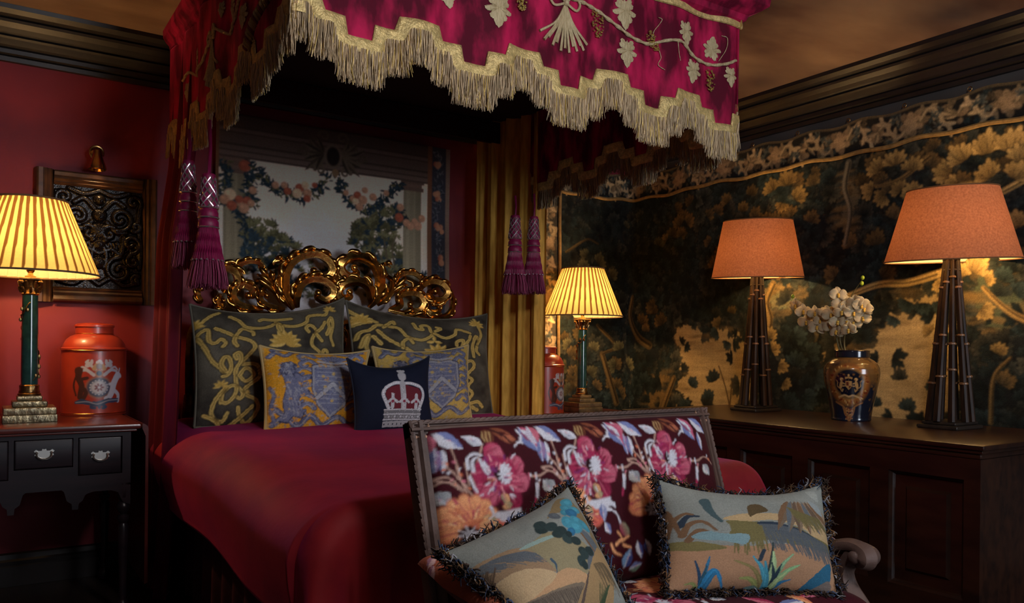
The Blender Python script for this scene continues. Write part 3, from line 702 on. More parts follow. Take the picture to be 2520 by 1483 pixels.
def plume(base_pts, lobes, w=.016):
    """leaf spray: main rib with lobes curling off"""
    P = np.array([at(*ZZ(*p), Y=YH-.01) for p in base_pts]); P = cat(P, 8); mb = MB(); t = np.linspace(0, 1, len(P))
    mb.tube(P, w*(.5+.6*np.sin(PI*t)**.7)*(1-.55*t), 13, nrm=(0, 1, 0), flat=.7, rfun=groove)
    for q in lobes:
        L = cat(np.array([at(*ZZ(*p), Y=YH-.014) for p in q]), 6); tt = np.linspace(0, 1, len(L)); L[:, 1] -= .015*np.sin(PI*tt)
        mb.tube(L, w*.75*(.35+np.sin(PI*np.clip(tt*.9+.05, 0, 1)))*(1-.6*tt)+.001, 11, nrm=(0, 1, 0), flat=.65, rfun=lambda th, k: 1+.18*np.cos(4*th))
    mb.build('acanthus_leaf', M['gold'], head, True, angle=60)
for a in (
    ([(805, 515), (748, 420), (735, 300), (775, 195), (860, 138), (965, 128), (1045, 175), (1075, 245), (1035, 295), (970, 288), (945, 245)], .027, .016),
    ([(835, 505), (818, 430), (845, 345), (920, 300), (1010, 310), (1075, 360), (1075, 420), (1025, 452), (975, 432), (975, 400)], .025, .015),
    ([(790, 505), (715, 405), (695, 320), (725, 275), (742, 300)], .016, .010),
    ([(590, 512), (480, 508), (400, 475), (368, 415), (395, 360), (455, 345), (508, 372), (515, 412), (485, 420)], .021, .015),
    ([(745, 515), (650, 505), (580, 470), (560, 425), (590, 398), (615, 420)], .018, .012),
    ([(262, 240), (330, 222), (392, 252), (412, 318), (385, 370), (330, 378), (300, 350)], .022, .014),
    ([(392, 252), (425, 200), (490, 180), (560, 192), (605, 235)], .017, .009),
    ([(160, 475), (128, 425), (130, 385), (160, 372)], .016, .010),
    ([(330, 500), (280, 490), (262, 462), (285, 440), (310, 455)], .014, .010),
    ([(1335, 505), (1385, 430), (1408, 310), (1360, 200), (1265, 148), (1175, 158), (1128, 210), (1150, 265), (1205, 290), (1245, 265), (1228, 225)], .027, .016),
    ([(1350, 500), (1352, 430), (1320, 352), (1240, 315), (1155, 332), (1112, 395), (1140, 440), (1195, 430), (1195, 395)], .024, .015),
    ([(1395, 490), (1475, 400), (1490, 320), (1455, 275)], .016, .010),
    ([(1520, 300), (1570, 262), (1645, 265), (1700, 310), (1690, 355)], .017, .010),
    ([(1690, 400), (1705, 345), (1765, 315), (1840, 335), (1880, 395), (1840, 450), (1775, 445), (1755, 405), (1795, 390)], .021, .015),
    ([(1480, 515), (1545, 490), (1540, 430), (1595, 398), (1675, 412), (1712, 468), (1685, 520), (1632, 522), (1620, 480)], .020, .014),
    ([(1700, 590), (1850, 575), (1905, 520), (1915, 440), (1885, 370)], .019, .011),
    ([(1720, 500), (1760, 540), (1810, 530), (1815, 490), (1785, 480)], .016, .011),
    ([(1090, 470), (1095, 380), (1098, 290), (1100, 205)], .016, .012),
    ([(1120, 640), (1140, 720), (1118, 800)], .02, .014), ([(1150, 600), (1125, 690), (1140, 800)], .018, .012)):
    scroll(*a)
plume([(720, 470), (670, 380), (630, 300), (600, 205)], [[(690, 410), (620, 350), (560, 312), (540, 322)], [(665, 360), (600, 300), (548, 268)], [(640, 310), (585, 250), (560, 205)], [(650, 330), (650, 270), (640, 235)]])
plume([(770, 190), (720, 170), (672, 182), (665, 205)], [[(760, 200), (762, 165), (765, 150)], [(730, 172), (700, 150), (675, 165)]], .014)
plume([(1440, 470), (1500, 390), (1530, 330), (1540, 268)], [[(1490, 400), (1560, 350), (1610, 345)], [(1510, 370), (1570, 310), (1590, 270)], [(1520, 340), (1512, 300), (1518, 265)]])
plume([(1400, 250), (1420, 215), (1455, 200), (1490, 225)], [[(1405, 240), (1400, 210), (1410, 190)], [(1440, 205), (1470, 190), (1500, 205)]], .014)
plume([(1470, 520), (1580, 545), (1690, 575), (1740, 590)], [[(1580, 545), (1620, 520), (1650, 535)], [(1640, 560), (1700, 540), (1740, 560)]], .015)
plume([(1600, 400), (1640, 380), (1640, 330), (1600, 310)], [[(1640, 370), (1680, 350), (1690, 320)]], .013)

# ---- bedspread: one cloth over top, sides and foot
def spread():
    Xl, Xr, Yf, Yh = .665, 2.415, 1.90, 3.93; RS, RF = .15, .065
    aw = Xr-Xl; na = 220
    dropS, dropF = .165, .60                                 # straight hang below the rounded edges
    arS, arF = RS*PI/2, RF*PI/2
    A = np.linspace(-(arS+dropS), (aw-2*RS)+arS+dropS, na)   # 0 .. aw-2R is the flat top
    B = np.concatenate([np.linspace(-(arF+dropF), 0, 90)[:-1], np.linspace(0, Yh-Yf-RF, 120)])
    G = np.zeros((len(B), na, 3))
    for j, b in enumerate(B):
        for i, a in enumerate(A):
            oa = max(0, -a) if a < 0 else max(0, a-(aw-2*RS)); sa = -1 if a < 0 else 1
            ob = max(0, -b); bx = Xl+RS+min(max(a, 0), aw-2*RS); by = Yf+RF+max(b, 0)
            head_ = np.clip((by-2.4)/1.3, 0, 1)
            ztop = .655+.055*head_+.010*math.sin(bx*5+1)*math.sin(by*4)+.012*(1-((bx-1.54)/.9)**2)
            if oa <= 0 and ob <= 0: G[j, i] = (bx, by, ztop); continue
            ph = math.atan2(ob/(arF+dropF), oa/(arS+dropS)); sn, cs = math.sin(ph), math.cos(ph)
            if oa <= 0: ph, sn, cs = PI/2, 1.0, 0.0
            R = RS*cs*cs+RF*sn*sn; r = max(oa, ob) if (oa > 0 and ob > 0) else oa+ob
            nx, ny = sa*cs, -sn; nl = math.hypot(nx, ny); nx, ny = nx/nl, ny/nl
            arc = R*PI/2
            if r < arc: t = r/R; h = R*math.sin(t); d = R*(1-math.cos(t))
            else: h = R; d = R+(r-arc)
            hang = max(0, d-R*.6)
            if oa > 0 and ob > 0: h += hang*(.20*math.sin(2*ph)**2*math.cos(5*ph-2.2)+.10*sn*cs)
            elif ob > 0:
                q = min(bx-Xl-RS, Xr-RS-bx); h += hang*(.20*math.sin(q*30+.5)*math.exp(-q/.16)+.04*math.sin(bx*13))+.03*hang
            else: h += hang*.03*math.sin(by*6)+.03*math.sin(min(1, d/.3)*PI)*(.7+.5*np.clip((by-2.6)/1.0, 0, 1))
            G[j, i] = (bx+nx*h, by+ny*h, ztop-d)
    G[..., 2] = np.maximum(G[..., 2], .012)
    c = np.array([1.54, 2.9, 0]); o = grid_mesh('bedspread', G-c, None, M['velvet_spread']); o.location = c
    md = o.modifiers.new('thick', 'SOLIDIFY'); md.thickness = .008; md.offset = -1
    tag(o, 'crimson velvet bedspread draped over the whole bed', 'bedspread')
spread()

# ================================================================== CUSHIONS
def cushion(name, px, T, canvas, m, label, cat_, group=None, n=150, bow=.06, back=None, puff=2.0, bend=0.0, dip=0.0):
    """px: four (u, v, Y) corners BL BR TR TL; canvas painted on the unit square"""
    K = [at(u, v, Y=y) for u, v, y in px]; c = sum(K)/4; K = [k-c for k in K]
    s = np.linspace(-1, 1, n); Sx, Sy = np.meshgrid(s, s); s0 = Sx*(1-bow*(1-Sy**2)*np.abs(Sx)**1.5); t0 = Sy*(1-bow*(1-Sx**2)*np.abs(Sy)**1.5)-dip*(1-Sx**2)**.8*np.clip(Sy, 0, 1)**1.5
    a, b = (s0+1)/2, (t0+1)/2
    P = (K[0]*((1-a)*(1-b))[..., None]+K[1]*(a*(1-b))[..., None]+K[2]*(a*b)[..., None]+K[3]*((1-a)*b)[..., None])
    ex = K[1]+K[2]-K[0]-K[3]; ey = K[2]+K[3]-K[0]-K[1]; N = np.cross(ex, ey); N /= np.linalg.norm(N)
    h = T/2*((1-np.abs(Sx)**puff)*(1-np.abs(Sy)**puff))**.55
    wr = fbm(n, n, 3, 3, int(abs(px[0][0])), 3)-.5
    h = h*(1+.25*wr)
    P = P-N*(bend*(Sx**2))[..., None]
    Fp = P+N*h[..., None]; Bp = P-N*h[..., None]*.9
    ci = ((a*.999)*(canvas.w-1)).astype(int); cj = ((b*.999)*(canvas.h-1)).astype(int); C = canvas.a[np.clip(cj, 0, canvas.h-1), np.clip(ci, 0, canvas.w-1)]
    nv = n*n; idx = np.arange(nv).reshape(n, n)
    q = lambda I: np.stack([I[:-1, :-1], I[:-1, 1:], I[1:, 1:], I[1:, :-1]], -1).reshape(-1, 4)
    V = np.concatenate([Fp.reshape(-1, 3), Bp.reshape(-1, 3)]); bc = np.array(back if back is not None else C.mean((0, 1)))
    CC = np.concatenate([C.reshape(-1, 3), np.broadcast_to(bc, (nv, 3))])
    # edge verts coincide: small seam
    o = raw_mesh(name, V, np.concatenate([q(idx), q(idx+nv)[:, ::-1]]), CC, m); o.location = c
    tag(o, label, cat_, group)
    ring = np.concatenate([P[0, :-1], P[:-1, -1], P[-1, :0:-1], P[:0:-1, 0]])
    return o, ring, N
def add_piping(o, ring, r, m, name='piping'):
    mb = MB(); mb.tube(ring[::2], r, 6, closed=True); return mb.build(name, m, o)

# --- large brown velvet pillows with gold arabesques
BRN = np.array([.17, .15, .11]); BRD = np.array([.035, .028, .022]); GLD = np.array([.66, .40, .08]); GLL = np.array([.95, .66, .19])
def arabesque_canvas(px, strokes, flowers, seed):
    cv = Canvas(0, 1, 0, 1, 1/240, (0, 0, 0), cmap(px, .2))
    f = fbm(cv.h, cv.w, 5, 5, seed, 4); cv.a[:] = BRD*.9+(BRN-BRD)*np.clip((f-.3)*2.4, 0, 1)[..., None]
    for st in strokes: cv.stroke([ZZ(*p) for p in st], .0115, GLL, .010, edge=BRD*.4, ew=.007)
    for st in strokes: cv.stroke([ZZ(*p) for p in st], .0042, GLD*.45, .0035)
    for (x, y), R, k in flowers:
        for i in range(k):
            a = -PI*.05+PI*1.1*i/(k-1); cv.leafp(ZZ(x, y), R, R*.42, a, GLD, GLL*.9)
    cv.blur(1); cv.weave(.18, seed); return cv
P1 = [(478, 1052, 3.60), (858, 1056, 3.60), (846, 733, 3.84), (467, 748, 3.84)]
st1 = [[(85, 640), (150, 600), (230, 540), (300, 510)], [(150, 690), (140, 680), (165, 650), (215, 640), (220, 720), (260, 745), (300, 720), (330, 750), (310, 775)], [(150, 690), (190, 760), (235, 860), (285, 920), (320, 960)], [(265, 635), (330, 670), (405, 715), (490, 745), (525, 790), (490, 840), (450, 880), (440, 910)], [(405, 780), (385, 740), (410, 690), (450, 655), (510, 680), (515, 705)],
       [(440, 910), (520, 910), (560, 950), (555, 1000), (490, 1050), (450, 1090), (480, 1120), (540, 1150), (560, 1200), (530, 1260), (480, 1290), (430, 1240), (420, 1195)], [(330, 955), (300, 900), (320, 850), (350, 860), (365, 920), (345, 975), (310, 985)], [(400, 870), (390, 840), (420, 830), (430, 880), (395, 950), (400, 1040), (430, 1080), (450, 1110), (430, 1140), (400, 1120)], [(420, 985), (465, 935), (520, 980), (465, 1025), (420, 985)], [(555, 960), (620, 910), (640, 860)], [(560, 975), (640, 990)],
       [(300, 1160), (310, 1100), (360, 1055), (400, 1060), (390, 1120), (340, 1165), (300, 1150)], [(330, 1060), (265, 1140), (240, 1220), (270, 1270), (320, 1280), (350, 1230)], [(190, 1240), (250, 1265), (300, 1300)], [(370, 1310), (440, 1260), (520, 1190)], [(510, 1330), (570, 1300), (640, 1280)], [(100, 1330), (160, 1320), (230, 1340)], [(370, 550), (430, 590), (470, 640), (560, 655), (640, 640), (680, 610)], [(680, 610), (740, 640), (820, 640), (890, 610), (915, 560), (980, 545), (1040, 540), (1060, 490)], [(570, 590), (600, 580), (660, 590), (740, 585), (790, 580)],
       [(905, 680), (890, 650), (920, 630), (960, 670), (930, 730), (930, 780), (980, 820), (1000, 860)], [(960, 680), (1000, 650), (1030, 600)], [(960, 690), (1000, 740)], [(1040, 690), (1060, 640), (1055, 600), (1080, 560), (1090, 620), (1070, 700), (1090, 760)], [(1010, 870), (1010, 810), (1040, 810), (1045, 870)], [(710, 700), (690, 650), (700, 620), (720, 660), (710, 700)]]
fl1 = [((735, 770), .11, 9), ((120, 600), .07, 7), ((480, 1100), .02, 5), ((1075, 500), .05, 6), ((300, 1050), .05, 6)]
cv = arabesque_canvas(P1, st1, fl1, 21)
o, rg, N_ = cushion('pillow', P1, .22, cv, M['cut_velvet'], 'large brown velvet pillow with gold arabesques, left before the gilded headboard', 'pillow', 'large arabesque pillows', 200, .05, BRN*.7, dip=.17)
add_piping(o, rg, .006, mat('brown_piping', tuple(BRN*.8), .8))
P2 = [(872, 1042, 3.60), (1212, 1018, 3.60), (1198, 772, 3.84), (850, 738, 3.84)]
st2 = [[(1180, 560), (1200, 490), (1210, 480), (1260, 520), (1330, 560), (1400, 600)], [(1270, 700), (1290, 660), (1350, 650), (1400, 620), (1480, 640), (1540, 660), (1590, 720), (1680, 750), (1740, 730), (1770, 700)], [(1300, 760), (1320, 700), (1345, 690), (1330, 760), (1340, 800)], [(1400, 660), (1450, 720), (1520, 770), (1570, 800), (1620, 830)], [(1560, 800), (1560, 760), (1600, 735), (1625, 770)], [(1370, 700), (1420, 760)], [(1640, 620), (1660, 660), (1700, 670), (1690, 640), (1740, 640), (1760, 690)], [(1780, 700), (1850, 730), (1930, 700), (1950, 660), (2050, 680)], [(1790, 680), (1830, 660), (1800, 650)], [(1940, 780), (1945, 750), (1990, 740), (1980, 790), (2030, 740), (2050, 700)], [(2070, 850), (2060, 780), (2090, 700), (2110, 720), (2090, 800), (2115, 830)], [(2100, 560), (2120, 620), (2140, 680), (2100, 760)], [(1440, 640), (1500, 600), (1510, 620)], [(2000, 900), (2050, 880), (2070, 920), (2020, 980), (2060, 1010), (2030, 1060), (2070, 1100), (2040, 1150)], [(2010, 1000), (2000, 1080), (2030, 1140), (2080, 1180), (2130, 1200)], [(2070, 1160), (2120, 1150), (2160, 1180)], [(1250, 600), (1330, 590)]]
fl2 = [((1805, 850), .11, 7), ((1295, 580), .08, 8), ((2110, 610), .07, 7), ((1775, 760), .06, 3)]
cv = arabesque_canvas(P2, st2, fl2, 33)
o, rg, N_ = cushion('pillow', P2, .22, cv, M['cut_velvet'], 'large brown velvet pillow with gold arabesques, right side beside the gold curtain', 'pillow', 'large arabesque pillows', 200, .05, BRN*.7, dip=.17)
add_piping(o, rg, .006, bpy.data.materials['brown_piping'])
# --- gold and blue heraldic cushions
ORG = np.array([.86, .40, .025]); TAN = np.array([.80, .58, .24]); BLU = np.array([.22, .24, .38]); BLD = np.array([.05, .055, .12]); BLL = np.array([.50, .50, .55])
def herald_canvas(dim, seed, org):
    cv = Canvas(0, 1, 0, 1, 1/200, org); f = fbm(cv.h, cv.w, 7, 7, seed, 4); cv.a *= (.75+.5*f)[..., None]
    r = random.Random(seed)
    for pts, w in (([(.10, .93), (.25, .97), (.40, .90), (.55, .95), (.75, .90), (.92, .95)], .022), ([(.06, .85), (.12, .90), (.20, .86), (.30, .93), (.42, .86)], .018), ([(.06, .10), (.18, .16), (.30, .08), (.42, .17), (.55, .08), (.70, .16), (.85, .08), (.95, .14)], .026), ([(.08, .26), (.16, .20), (.26, .28), (.36, .2)], .02)):
        cv.stroke(pts, w, BLU, w*.6, edge=BLD, ew=.008)
        for k in range(4): cv.stroke([(x+r.uniform(-.01, .01), y+r.uniform(-.012, .012)) for x, y in pts], .003, BLL if k % 2 else BLD)
    # mantling curls around the shield
    for sx in (-1, 1):
        for q in range(7):
            y = .25+.1*q; x = .62+sx*(.24+.03*math.sin(q*2)); cv.stroke([(.62+sx*.17, y), (x, y+.05), (x+sx*.08, y+.01), (x+sx*.06, y-.04), (x+sx*.02, y-.02)], .020, BLU, .010, edge=BLD, ew=.006)
            cv.stroke([(.62+sx*.19, y), (x, y+.04), (x+sx*.06, y)], .004, BLL)
    shield = [(.44, .70), (.52, .73), (.62, .71), (.72, .73), (.80, .70), (.80, .45), (.75, .30), (.62, .18), (.49, .30), (.44, .45)]
    cv.poly([(.62+(x-.62)*1.18, .46+(y-.46)*1.14) for x, y in shield], BLD); cv.poly([(.62+(x-.62)*1.12, .46+(y-.46)*1.1) for x, y in shield], BLL*.9); cv.poly(shield, BLU*.95)
    for k in range(9): cv.stroke([(.46, .30+k*.05), (.78, .30+k*.05)], .003, BLL, sm=0)
    cv.stroke([(.47, .36), (.62, .52), (.77, .36)], .022, BLL, edge=BLD, ew=.006, sm=0)
    for x, y in ((.52, .60), (.62, .63), (.72, .60), (.54, .48), (.70, .48), (.62, .33)): cv.ell((x, y), .018, .018, 0, TAN*.8)
    for k in range(9): cv.stroke([(.62, .76), (.62+(k-4)*.032, .86-.006*abs(k-4))], .011, BLU, .016, sm=0, edge=BLD, ew=.004)
    cv.stroke([(.48, .79), (.62, .765), (.76, .79)], .012, BLL)
    # rampant beast supporter at the left
    body = [(.10, .12), (.16, .18), (.15, .34), (.18, .48), (.16, .60), (.13, .68), (.16, .77), (.23, .79), (.29, .74), (.27, .66), (.33, .60), (.42, .62), (.41, .57), (.32, .54), (.31, .44), (.38, .46), (.41, .40), (.31, .38), (.29, .28), (.36, .20), (.34, .14), (.25, .17), (.20, .10)]
    cv.poly(body, BLD); cv.poly([(.235+(x-.235)*.9, .45+(y-.45)*.95) for x, y in body], BLU*.9)
    for k in range(60):
        x, y = r.uniform(.13, .28), r.uniform(.62, .78); cv.stroke([(x, y), (x+r.uniform(-.02, .02), y-.03)], .003, BLL if r.random() < .4 else BLD, sm=0)
    for k in range(30):
        x, y = r.uniform(.17, .30), r.uniform(.2, .55); cv.stroke([(x, y), (x+.015, y-.04)], .003, BLL, sm=0)
    cv.stroke([(.09, .10), (.05, .25), (.08, .40), (.05, .5)], .014, BLU, .01, edge=BLD, ew=.005)
    for k in range(150):                                     # little scrolls in the ground
        x, y = r.random(), r.random(); q = r.uniform(0, 6.28); R = r.uniform(.012, .028)
        cv.stroke([(x+R*(1-t)*math.cos(q+5*t), y+R*(1-t)*math.sin(q+5*t)) for t in (0, .2, .4, .6, .8)], .0045, (BLU, org*1.05, BLL, TAN*.8)[k % 4], .003, .85, 2)
    for k in range(1500):                                    # broken cut pile
        x, y = r.random(), r.random(); j, i = int(y*(cv.h-1)), int(x*(cv.w-1)); c = cv.a[j, i]; blue = c[2] > c[0]*.6
        cv.stroke([(x, y), (x+r.uniform(-.012, .012), y+r.uniform(-.018, .018))], .0026, ((BLD, BLL, BLU*1.3) if blue else (org*.55, TAN, org*1.1))[k % 3], sm=0, al=.75)
    e = np.minimum(np.minimum(cv.X[None], 1-cv.X[None]), np.minimum(cv.Y[:, None], 1-cv.Y[:, None])); m = np.clip((.035-e)/.02, 0, 1)[..., None]; cv.a = cv.a*(1-m)+TAN*.75*m
    cv.blur(1); cv.weave(.25, seed); cv.a *= dim; return cv
C1 = [(652, 1072, 3.36), (884, 1066, 3.36), (908, 862, 3.50), (638, 850, 3.50)]
o, rg, N_ = cushion('cushion', C1, .15, herald_canvas(1.0, 3, ORG), M['cut_velvet'], 'orange-gold and blue heraldic cushion in front of the left pillow', 'cushion', 'heraldic velvet cushions', 180, .06, TAN*.7, dip=.10)
add_piping(o, rg, .007, mat('tan_piping', tuple(TAN*.7), .8))
C4 = [(940, 1060, 3.40), (1160, 1030, 3.40), (1152, 848, 3.53), (915, 852, 3.53)]
o, rg, N_ = cushion('cushion', C4, .14, herald_canvas(.8, 9, np.array([.75, .50, .12])), M['cut_velvet'], 'yellow and blue heraldic cushion half hidden behind the navy crown cushion', 'cushion', 'heraldic velvet cushions', 180, .06, TAN*.6, dip=.12)
add_piping(o, rg, .006, bpy.data.materials['tan_piping'])
# --- navy cushion with an embroidered crown
NAV = np.array([.010, .014, .034]); SIL = np.array([.62, .62, .66]); CRM = np.array([.22, .03, .045])
C5 = [(872, 1080, 3.17), (1066, 1055, 3.17), (1056, 876, 3.30), (853, 880, 3.30)]
cv = Canvas(0, 1, 0, 1, 1/220, NAV, cmap(C5, .13))
cv.poly([ZZ(*p) for p in ((1430, 1110), (1460, 1070), (1560, 1045), (1680, 1070), (1715, 1110), (1690, 1215), (1470, 1215))], CRM*.8)
for pts in ([(1470, 1210), (1430, 1120), (1450, 1070), (1510, 1040), (1565, 1040)], [(1690, 1210), (1720, 1120), (1700, 1065), (1630, 1040), (1565, 1040)]):
    cv.stroke([ZZ(*p) for p in pts], .026, NAV); cv.stroke([ZZ(*p) for p in pts], .020, SIL)
    for q in cat(pts, 5): cv.ell(ZZ(*q), .008, .008, 0, SIL*1.5)
cv.stroke([ZZ(1562, 1040), ZZ(1570, 1120), ZZ(1575, 1215)], .034, SIL*.8)
for x, y, R in ((1562, 1000, .046), (1555, 955, .03), (1540, 950, .018), (1575, 950, .018), (1560, 985, .05)): cv.ell(ZZ(x, y), R, R, 0, SIL*.8)
for x in (1495, 1578, 1665):                                 # cross and lily heads
    cv.stroke([ZZ(x, 1120), ZZ(x, 1205)], .02, SIL); cv.stroke([ZZ(x-32, 1170), ZZ(x, 1150), ZZ(x+32, 1170)], .016, SIL)
    cv.ell(ZZ(x, 1165), .018, .018, 0, lin(150, 60, 80))
cv.poly([ZZ(*p) for p in ((1440, 1220), (1700, 1215), (1705, 1280), (1445, 1290))], SIL*.35)
for y in (1220, 1250, 1284): cv.stroke([ZZ(1442, y+2), ZZ(1703, y-4)], .007, SIL, sm=0)
for k in range(12): cv.ell(ZZ(1455+k*21, 1268-k*.5), .013, .012, 0, SIL*(.5+.5*(k % 2)))
cv.poly([ZZ(*p) for p in ((1438, 1296), (1705, 1285), (1710, 1318), (1440, 1332))], SIL*.75)
for k in range(9): cv.ell(ZZ(1452+k*30, 1314-k*1.2), .007, .010, 0, NAV)
sp = random.Random(3)
for k in range(420):
    x, y = sp.uniform(1430, 1715), sp.uniform(1050, 1290); p = cv.mp(*ZZ(x, y)); j, i = int(p[1]*(cv.h-1)), int(p[0]*(cv.w-1))
    if 0 <= j < cv.h and 0 <= i < cv.w and cv.a[j, i].sum() > .25: cv.ell(p, .0035, .0035, 0, SIL*sp.uniform(.3, 1.8), raw=True)
cv.weave(.1, 5)
o, rg, N_ = cushion('cushion', C5, .13, cv, M['print'], 'navy blue cushion with a silver and crimson embroidered crown', 'cushion', None, 190, .09, NAV, dip=.22)
add_piping(o, rg, .004, mat('navy_piping', tuple(NAV), .8))
# ================================================================== TAPESTRIES
def wall_cloth(name, cv, fn, label, cat_):
    Xg, Yg = np.meshgrid(cv.X, cv.Y); P = fn(Xg, Yg); c = P.reshape(-1, 3).mean(0); c[2] = P[..., 2].min()
    o = grid_mesh(name, P-c, cv.a, M['tapestry']); o.location = c; return tag(o, label, cat_), c
# ---- verdure tapestry: back wall part, round the corner, right wall
SC = 3.67; YT = 4.07
uB = lambda u, v: (lambda p: (p[0], p[2]))(at(u, v, Y=YT))
uR = lambda u, v: (lambda p: (SC+YT-p[1], p[2]))(at(u, v, X=SC))
DK = np.array([.0075, .009, .010]); TEAL = np.array([.022, .036, .036]); OCH = np.array([.15, .095, .033]); TANW = np.array([.44, .315, .145]); BRT = np.array([.62, .41, .14])
s0 = uB(1322, 800)[0]
cv = Canvas(s0, 6.75, .62, 2.215, .0037, DK)
f = fbm(cv.h, cv.w, 6, 14, 2, 5); cv.a += (TEAL*.55)[None, None]*np.clip((f-.45)*4, 0, 1)[..., None]
lite = []
def ground(pts, col, fun=uR):
    P = [fun(*p) for p in pts]; P = [tuple(q) for q in cat(P, 6, True)]; cv.poly(P, col, raw=True); lite.append(np.array(P))
ground([(1638, 830), (1680, 785), (1740, 800), (1800, 790), (1850, 840), (1850, 1030), (1640, 1030), (1668, 920)], TANW*.85)
ground([(1960, 800), (2050, 850), (2140, 830), (2200, 720), (2300, 690), (2360, 740), (2360, 1080), (2060, 1080), (2040, 940)], TANW*.9)
ground([(1880, 700), (1960, 690), (2000, 730), (1960, 790), (1890, 770)], np.array([.10, .115, .07]))
ground([(2380, 650), (2540, 680), (2560, 800), (2440, 830), (2360, 760)], np.array([.06, .075, .045]))
ground([(2060, 420), (2110, 410), (2120, 560), (2080, 600), (2050, 540)], np.array([.11, .095, .055]))
ground([(1600, 930), (1650, 900), (1660, 1030), (1590, 1030)], OCH)
cv.blur(6)
rnd.seed(3)
for P in lite:                                               # foliage breaking the edges of the open ground
    for k in range(0, len(P)):
        for q in range(3):
            x, y = P[k]+np.array([rnd.uniform(-.05, .05), rnd.uniform(-.05, .05)]); b = rnd.uniform(.4, 1.2); cv.spray((x, y), rnd.uniform(.03, .07), rnd.uniform(0, 6.3), TEAL*.5*b, TEAL*.9*b+OCH*rnd.uniform(0, .35), 6, raw=True)
    c = P.mean(0)
    for k in range(26):
        x, y = P[rnd.randrange(len(P))]*(1-rnd.random()**.6)+c*0; t = rnd.uniform(.35, .95); p = P[rnd.randrange(len(P))]*t+c*(1-t)
        cv.ell(p, rnd.uniform(.03, .09), rnd.uniform(.006, .018), rnd.uniform(-.3, .3), OCH*rnd.uniform(.7, 1.6), .35, .9, True)
g = fbm(cv.h, cv.w, 70, 22, 8, 3); cv.a *= (.72+.56*g)[..., None]
def inlite(x, y):
    for P in lite:
        c = False
        for k in range(len(P)):
            xa, ya = P[k]; xb, yb = P[(k+1) % len(P)]
            if (ya > y) != (yb > y) and x < (xb-xa)*(y-ya)/(yb-ya+1e-12)+xa: c = not c
        if c: return True
    return False
rnd.seed(11)
cl = fbm(60, 160, 5, 12, 77, 3)
for k in range(2400):
    x, y = rnd.uniform(s0+.17, 6.7), rnd.uniform(.62, 2.03)
    if inlite(x, y) and rnd.random() < .93: continue
    w = cl[int((y-.62)/1.6*59), int((x-s0)/(6.76-s0)*159)]
    b = rnd.uniform(.35, 1.0)*(.35+1.3*max(0, w-.25)); tip = TEAL*b*1.7+OCH*max(0, rnd.uniform(-.6, .55))*b
    cv.spray((x, y), rnd.uniform(.045, .085), rnd.uniform(-.6, 3.7), TEAL*b*.55, tip, rnd.randint(4, 7), raw=True)
for k in range(330):                                         # warmer ochre clusters, grouped
    x, y = rnd.uniform(s0+.2, 6.7), rnd.uniform(.7, 2.0); w = cl[int((y-.62)/1.6*59), int((x-s0)/(6.76-s0)*159)]
    if w < .52 or inlite(x, y): continue
    b = rnd.uniform(.35, .8); cv.spray((x, y), rnd.uniform(.05, .08), rnd.uniform(.2, 2.9), (TEAL*.5+OCH*.5)*b, OCH*1.5*b, 6, raw=True)
def trunk(pts, w0, w1, c=OCH*.9, fun=uR):
    P = [fun(*p) for p in pts]; cv.stroke(P, w0, c, w1, raw=True); cv.stroke([(x-w0*.35, y) for x, y in P], w0*.35, c*1.7, w1*.4, raw=True); cv.stroke([(x+w0*.5, y) for x, y in P], w0*.25, c*.3, w1*.3, raw=True)
trunk([(2088, 400), (2078, 460), (2092, 520), (2078, 600)], .018, .012, np.array([.13, .11, .07]))
trunk([(1908, 700), (1893, 745), (1902, 790), (1886, 850)], .022, .018); trunk([(1893, 745), (1870, 760), (1862, 735)], .010, .006)
trunk([(2425, 708), (2455, 740), (2500, 775), (2560, 800)], .010, .017, OCH*1.5)
trunk([(2080, 730), (2160, 700), (2230, 695), (2320, 670)], .014, .02, BRT*.7); trunk([(2330, 470), (2390, 455), (2450, 480), (2530, 440)], .012, .015, BRT*.6); trunk([(2160, 460), (2220, 440), (2290, 385)], .008, .014, OCH)
trunk([(1660, 930), (1640, 990), (1630, 1030)], .02, .03, OCH*.7); trunk([(2440, 1040), (2450, 930), (2490, 880)], .010, .006, OCH*.8); trunk([(1800, 1020), (1785, 960), (1765, 900)], .006, .004, OCH*.5); trunk([(1795, 1010), (1800, 940)], .006, .004, OCH*.5)
trunk([(1560, 735), (1552, 780), (1575, 830), (1600, 850)], .022, .028, OCH*.45, uB); trunk([(1480, 870), (1495, 930), (1512, 990)], .018, .024, OCH*.55, uB); trunk([(1470, 800), (1510, 850), (1480, 870)], .012, .01, OCH*.4, uB); trunk([(1390, 620), (1440, 590), (1470, 600)], .008, .006, OCH*.4, uB)
def spr(u, v, R, ang, b=1.0, fun=uR, n=6, c=None):
    c = BRT if c is None else c
    cv.spray(fun(u, v), R, ang, c*.35*b, c*b, n, raw=True)
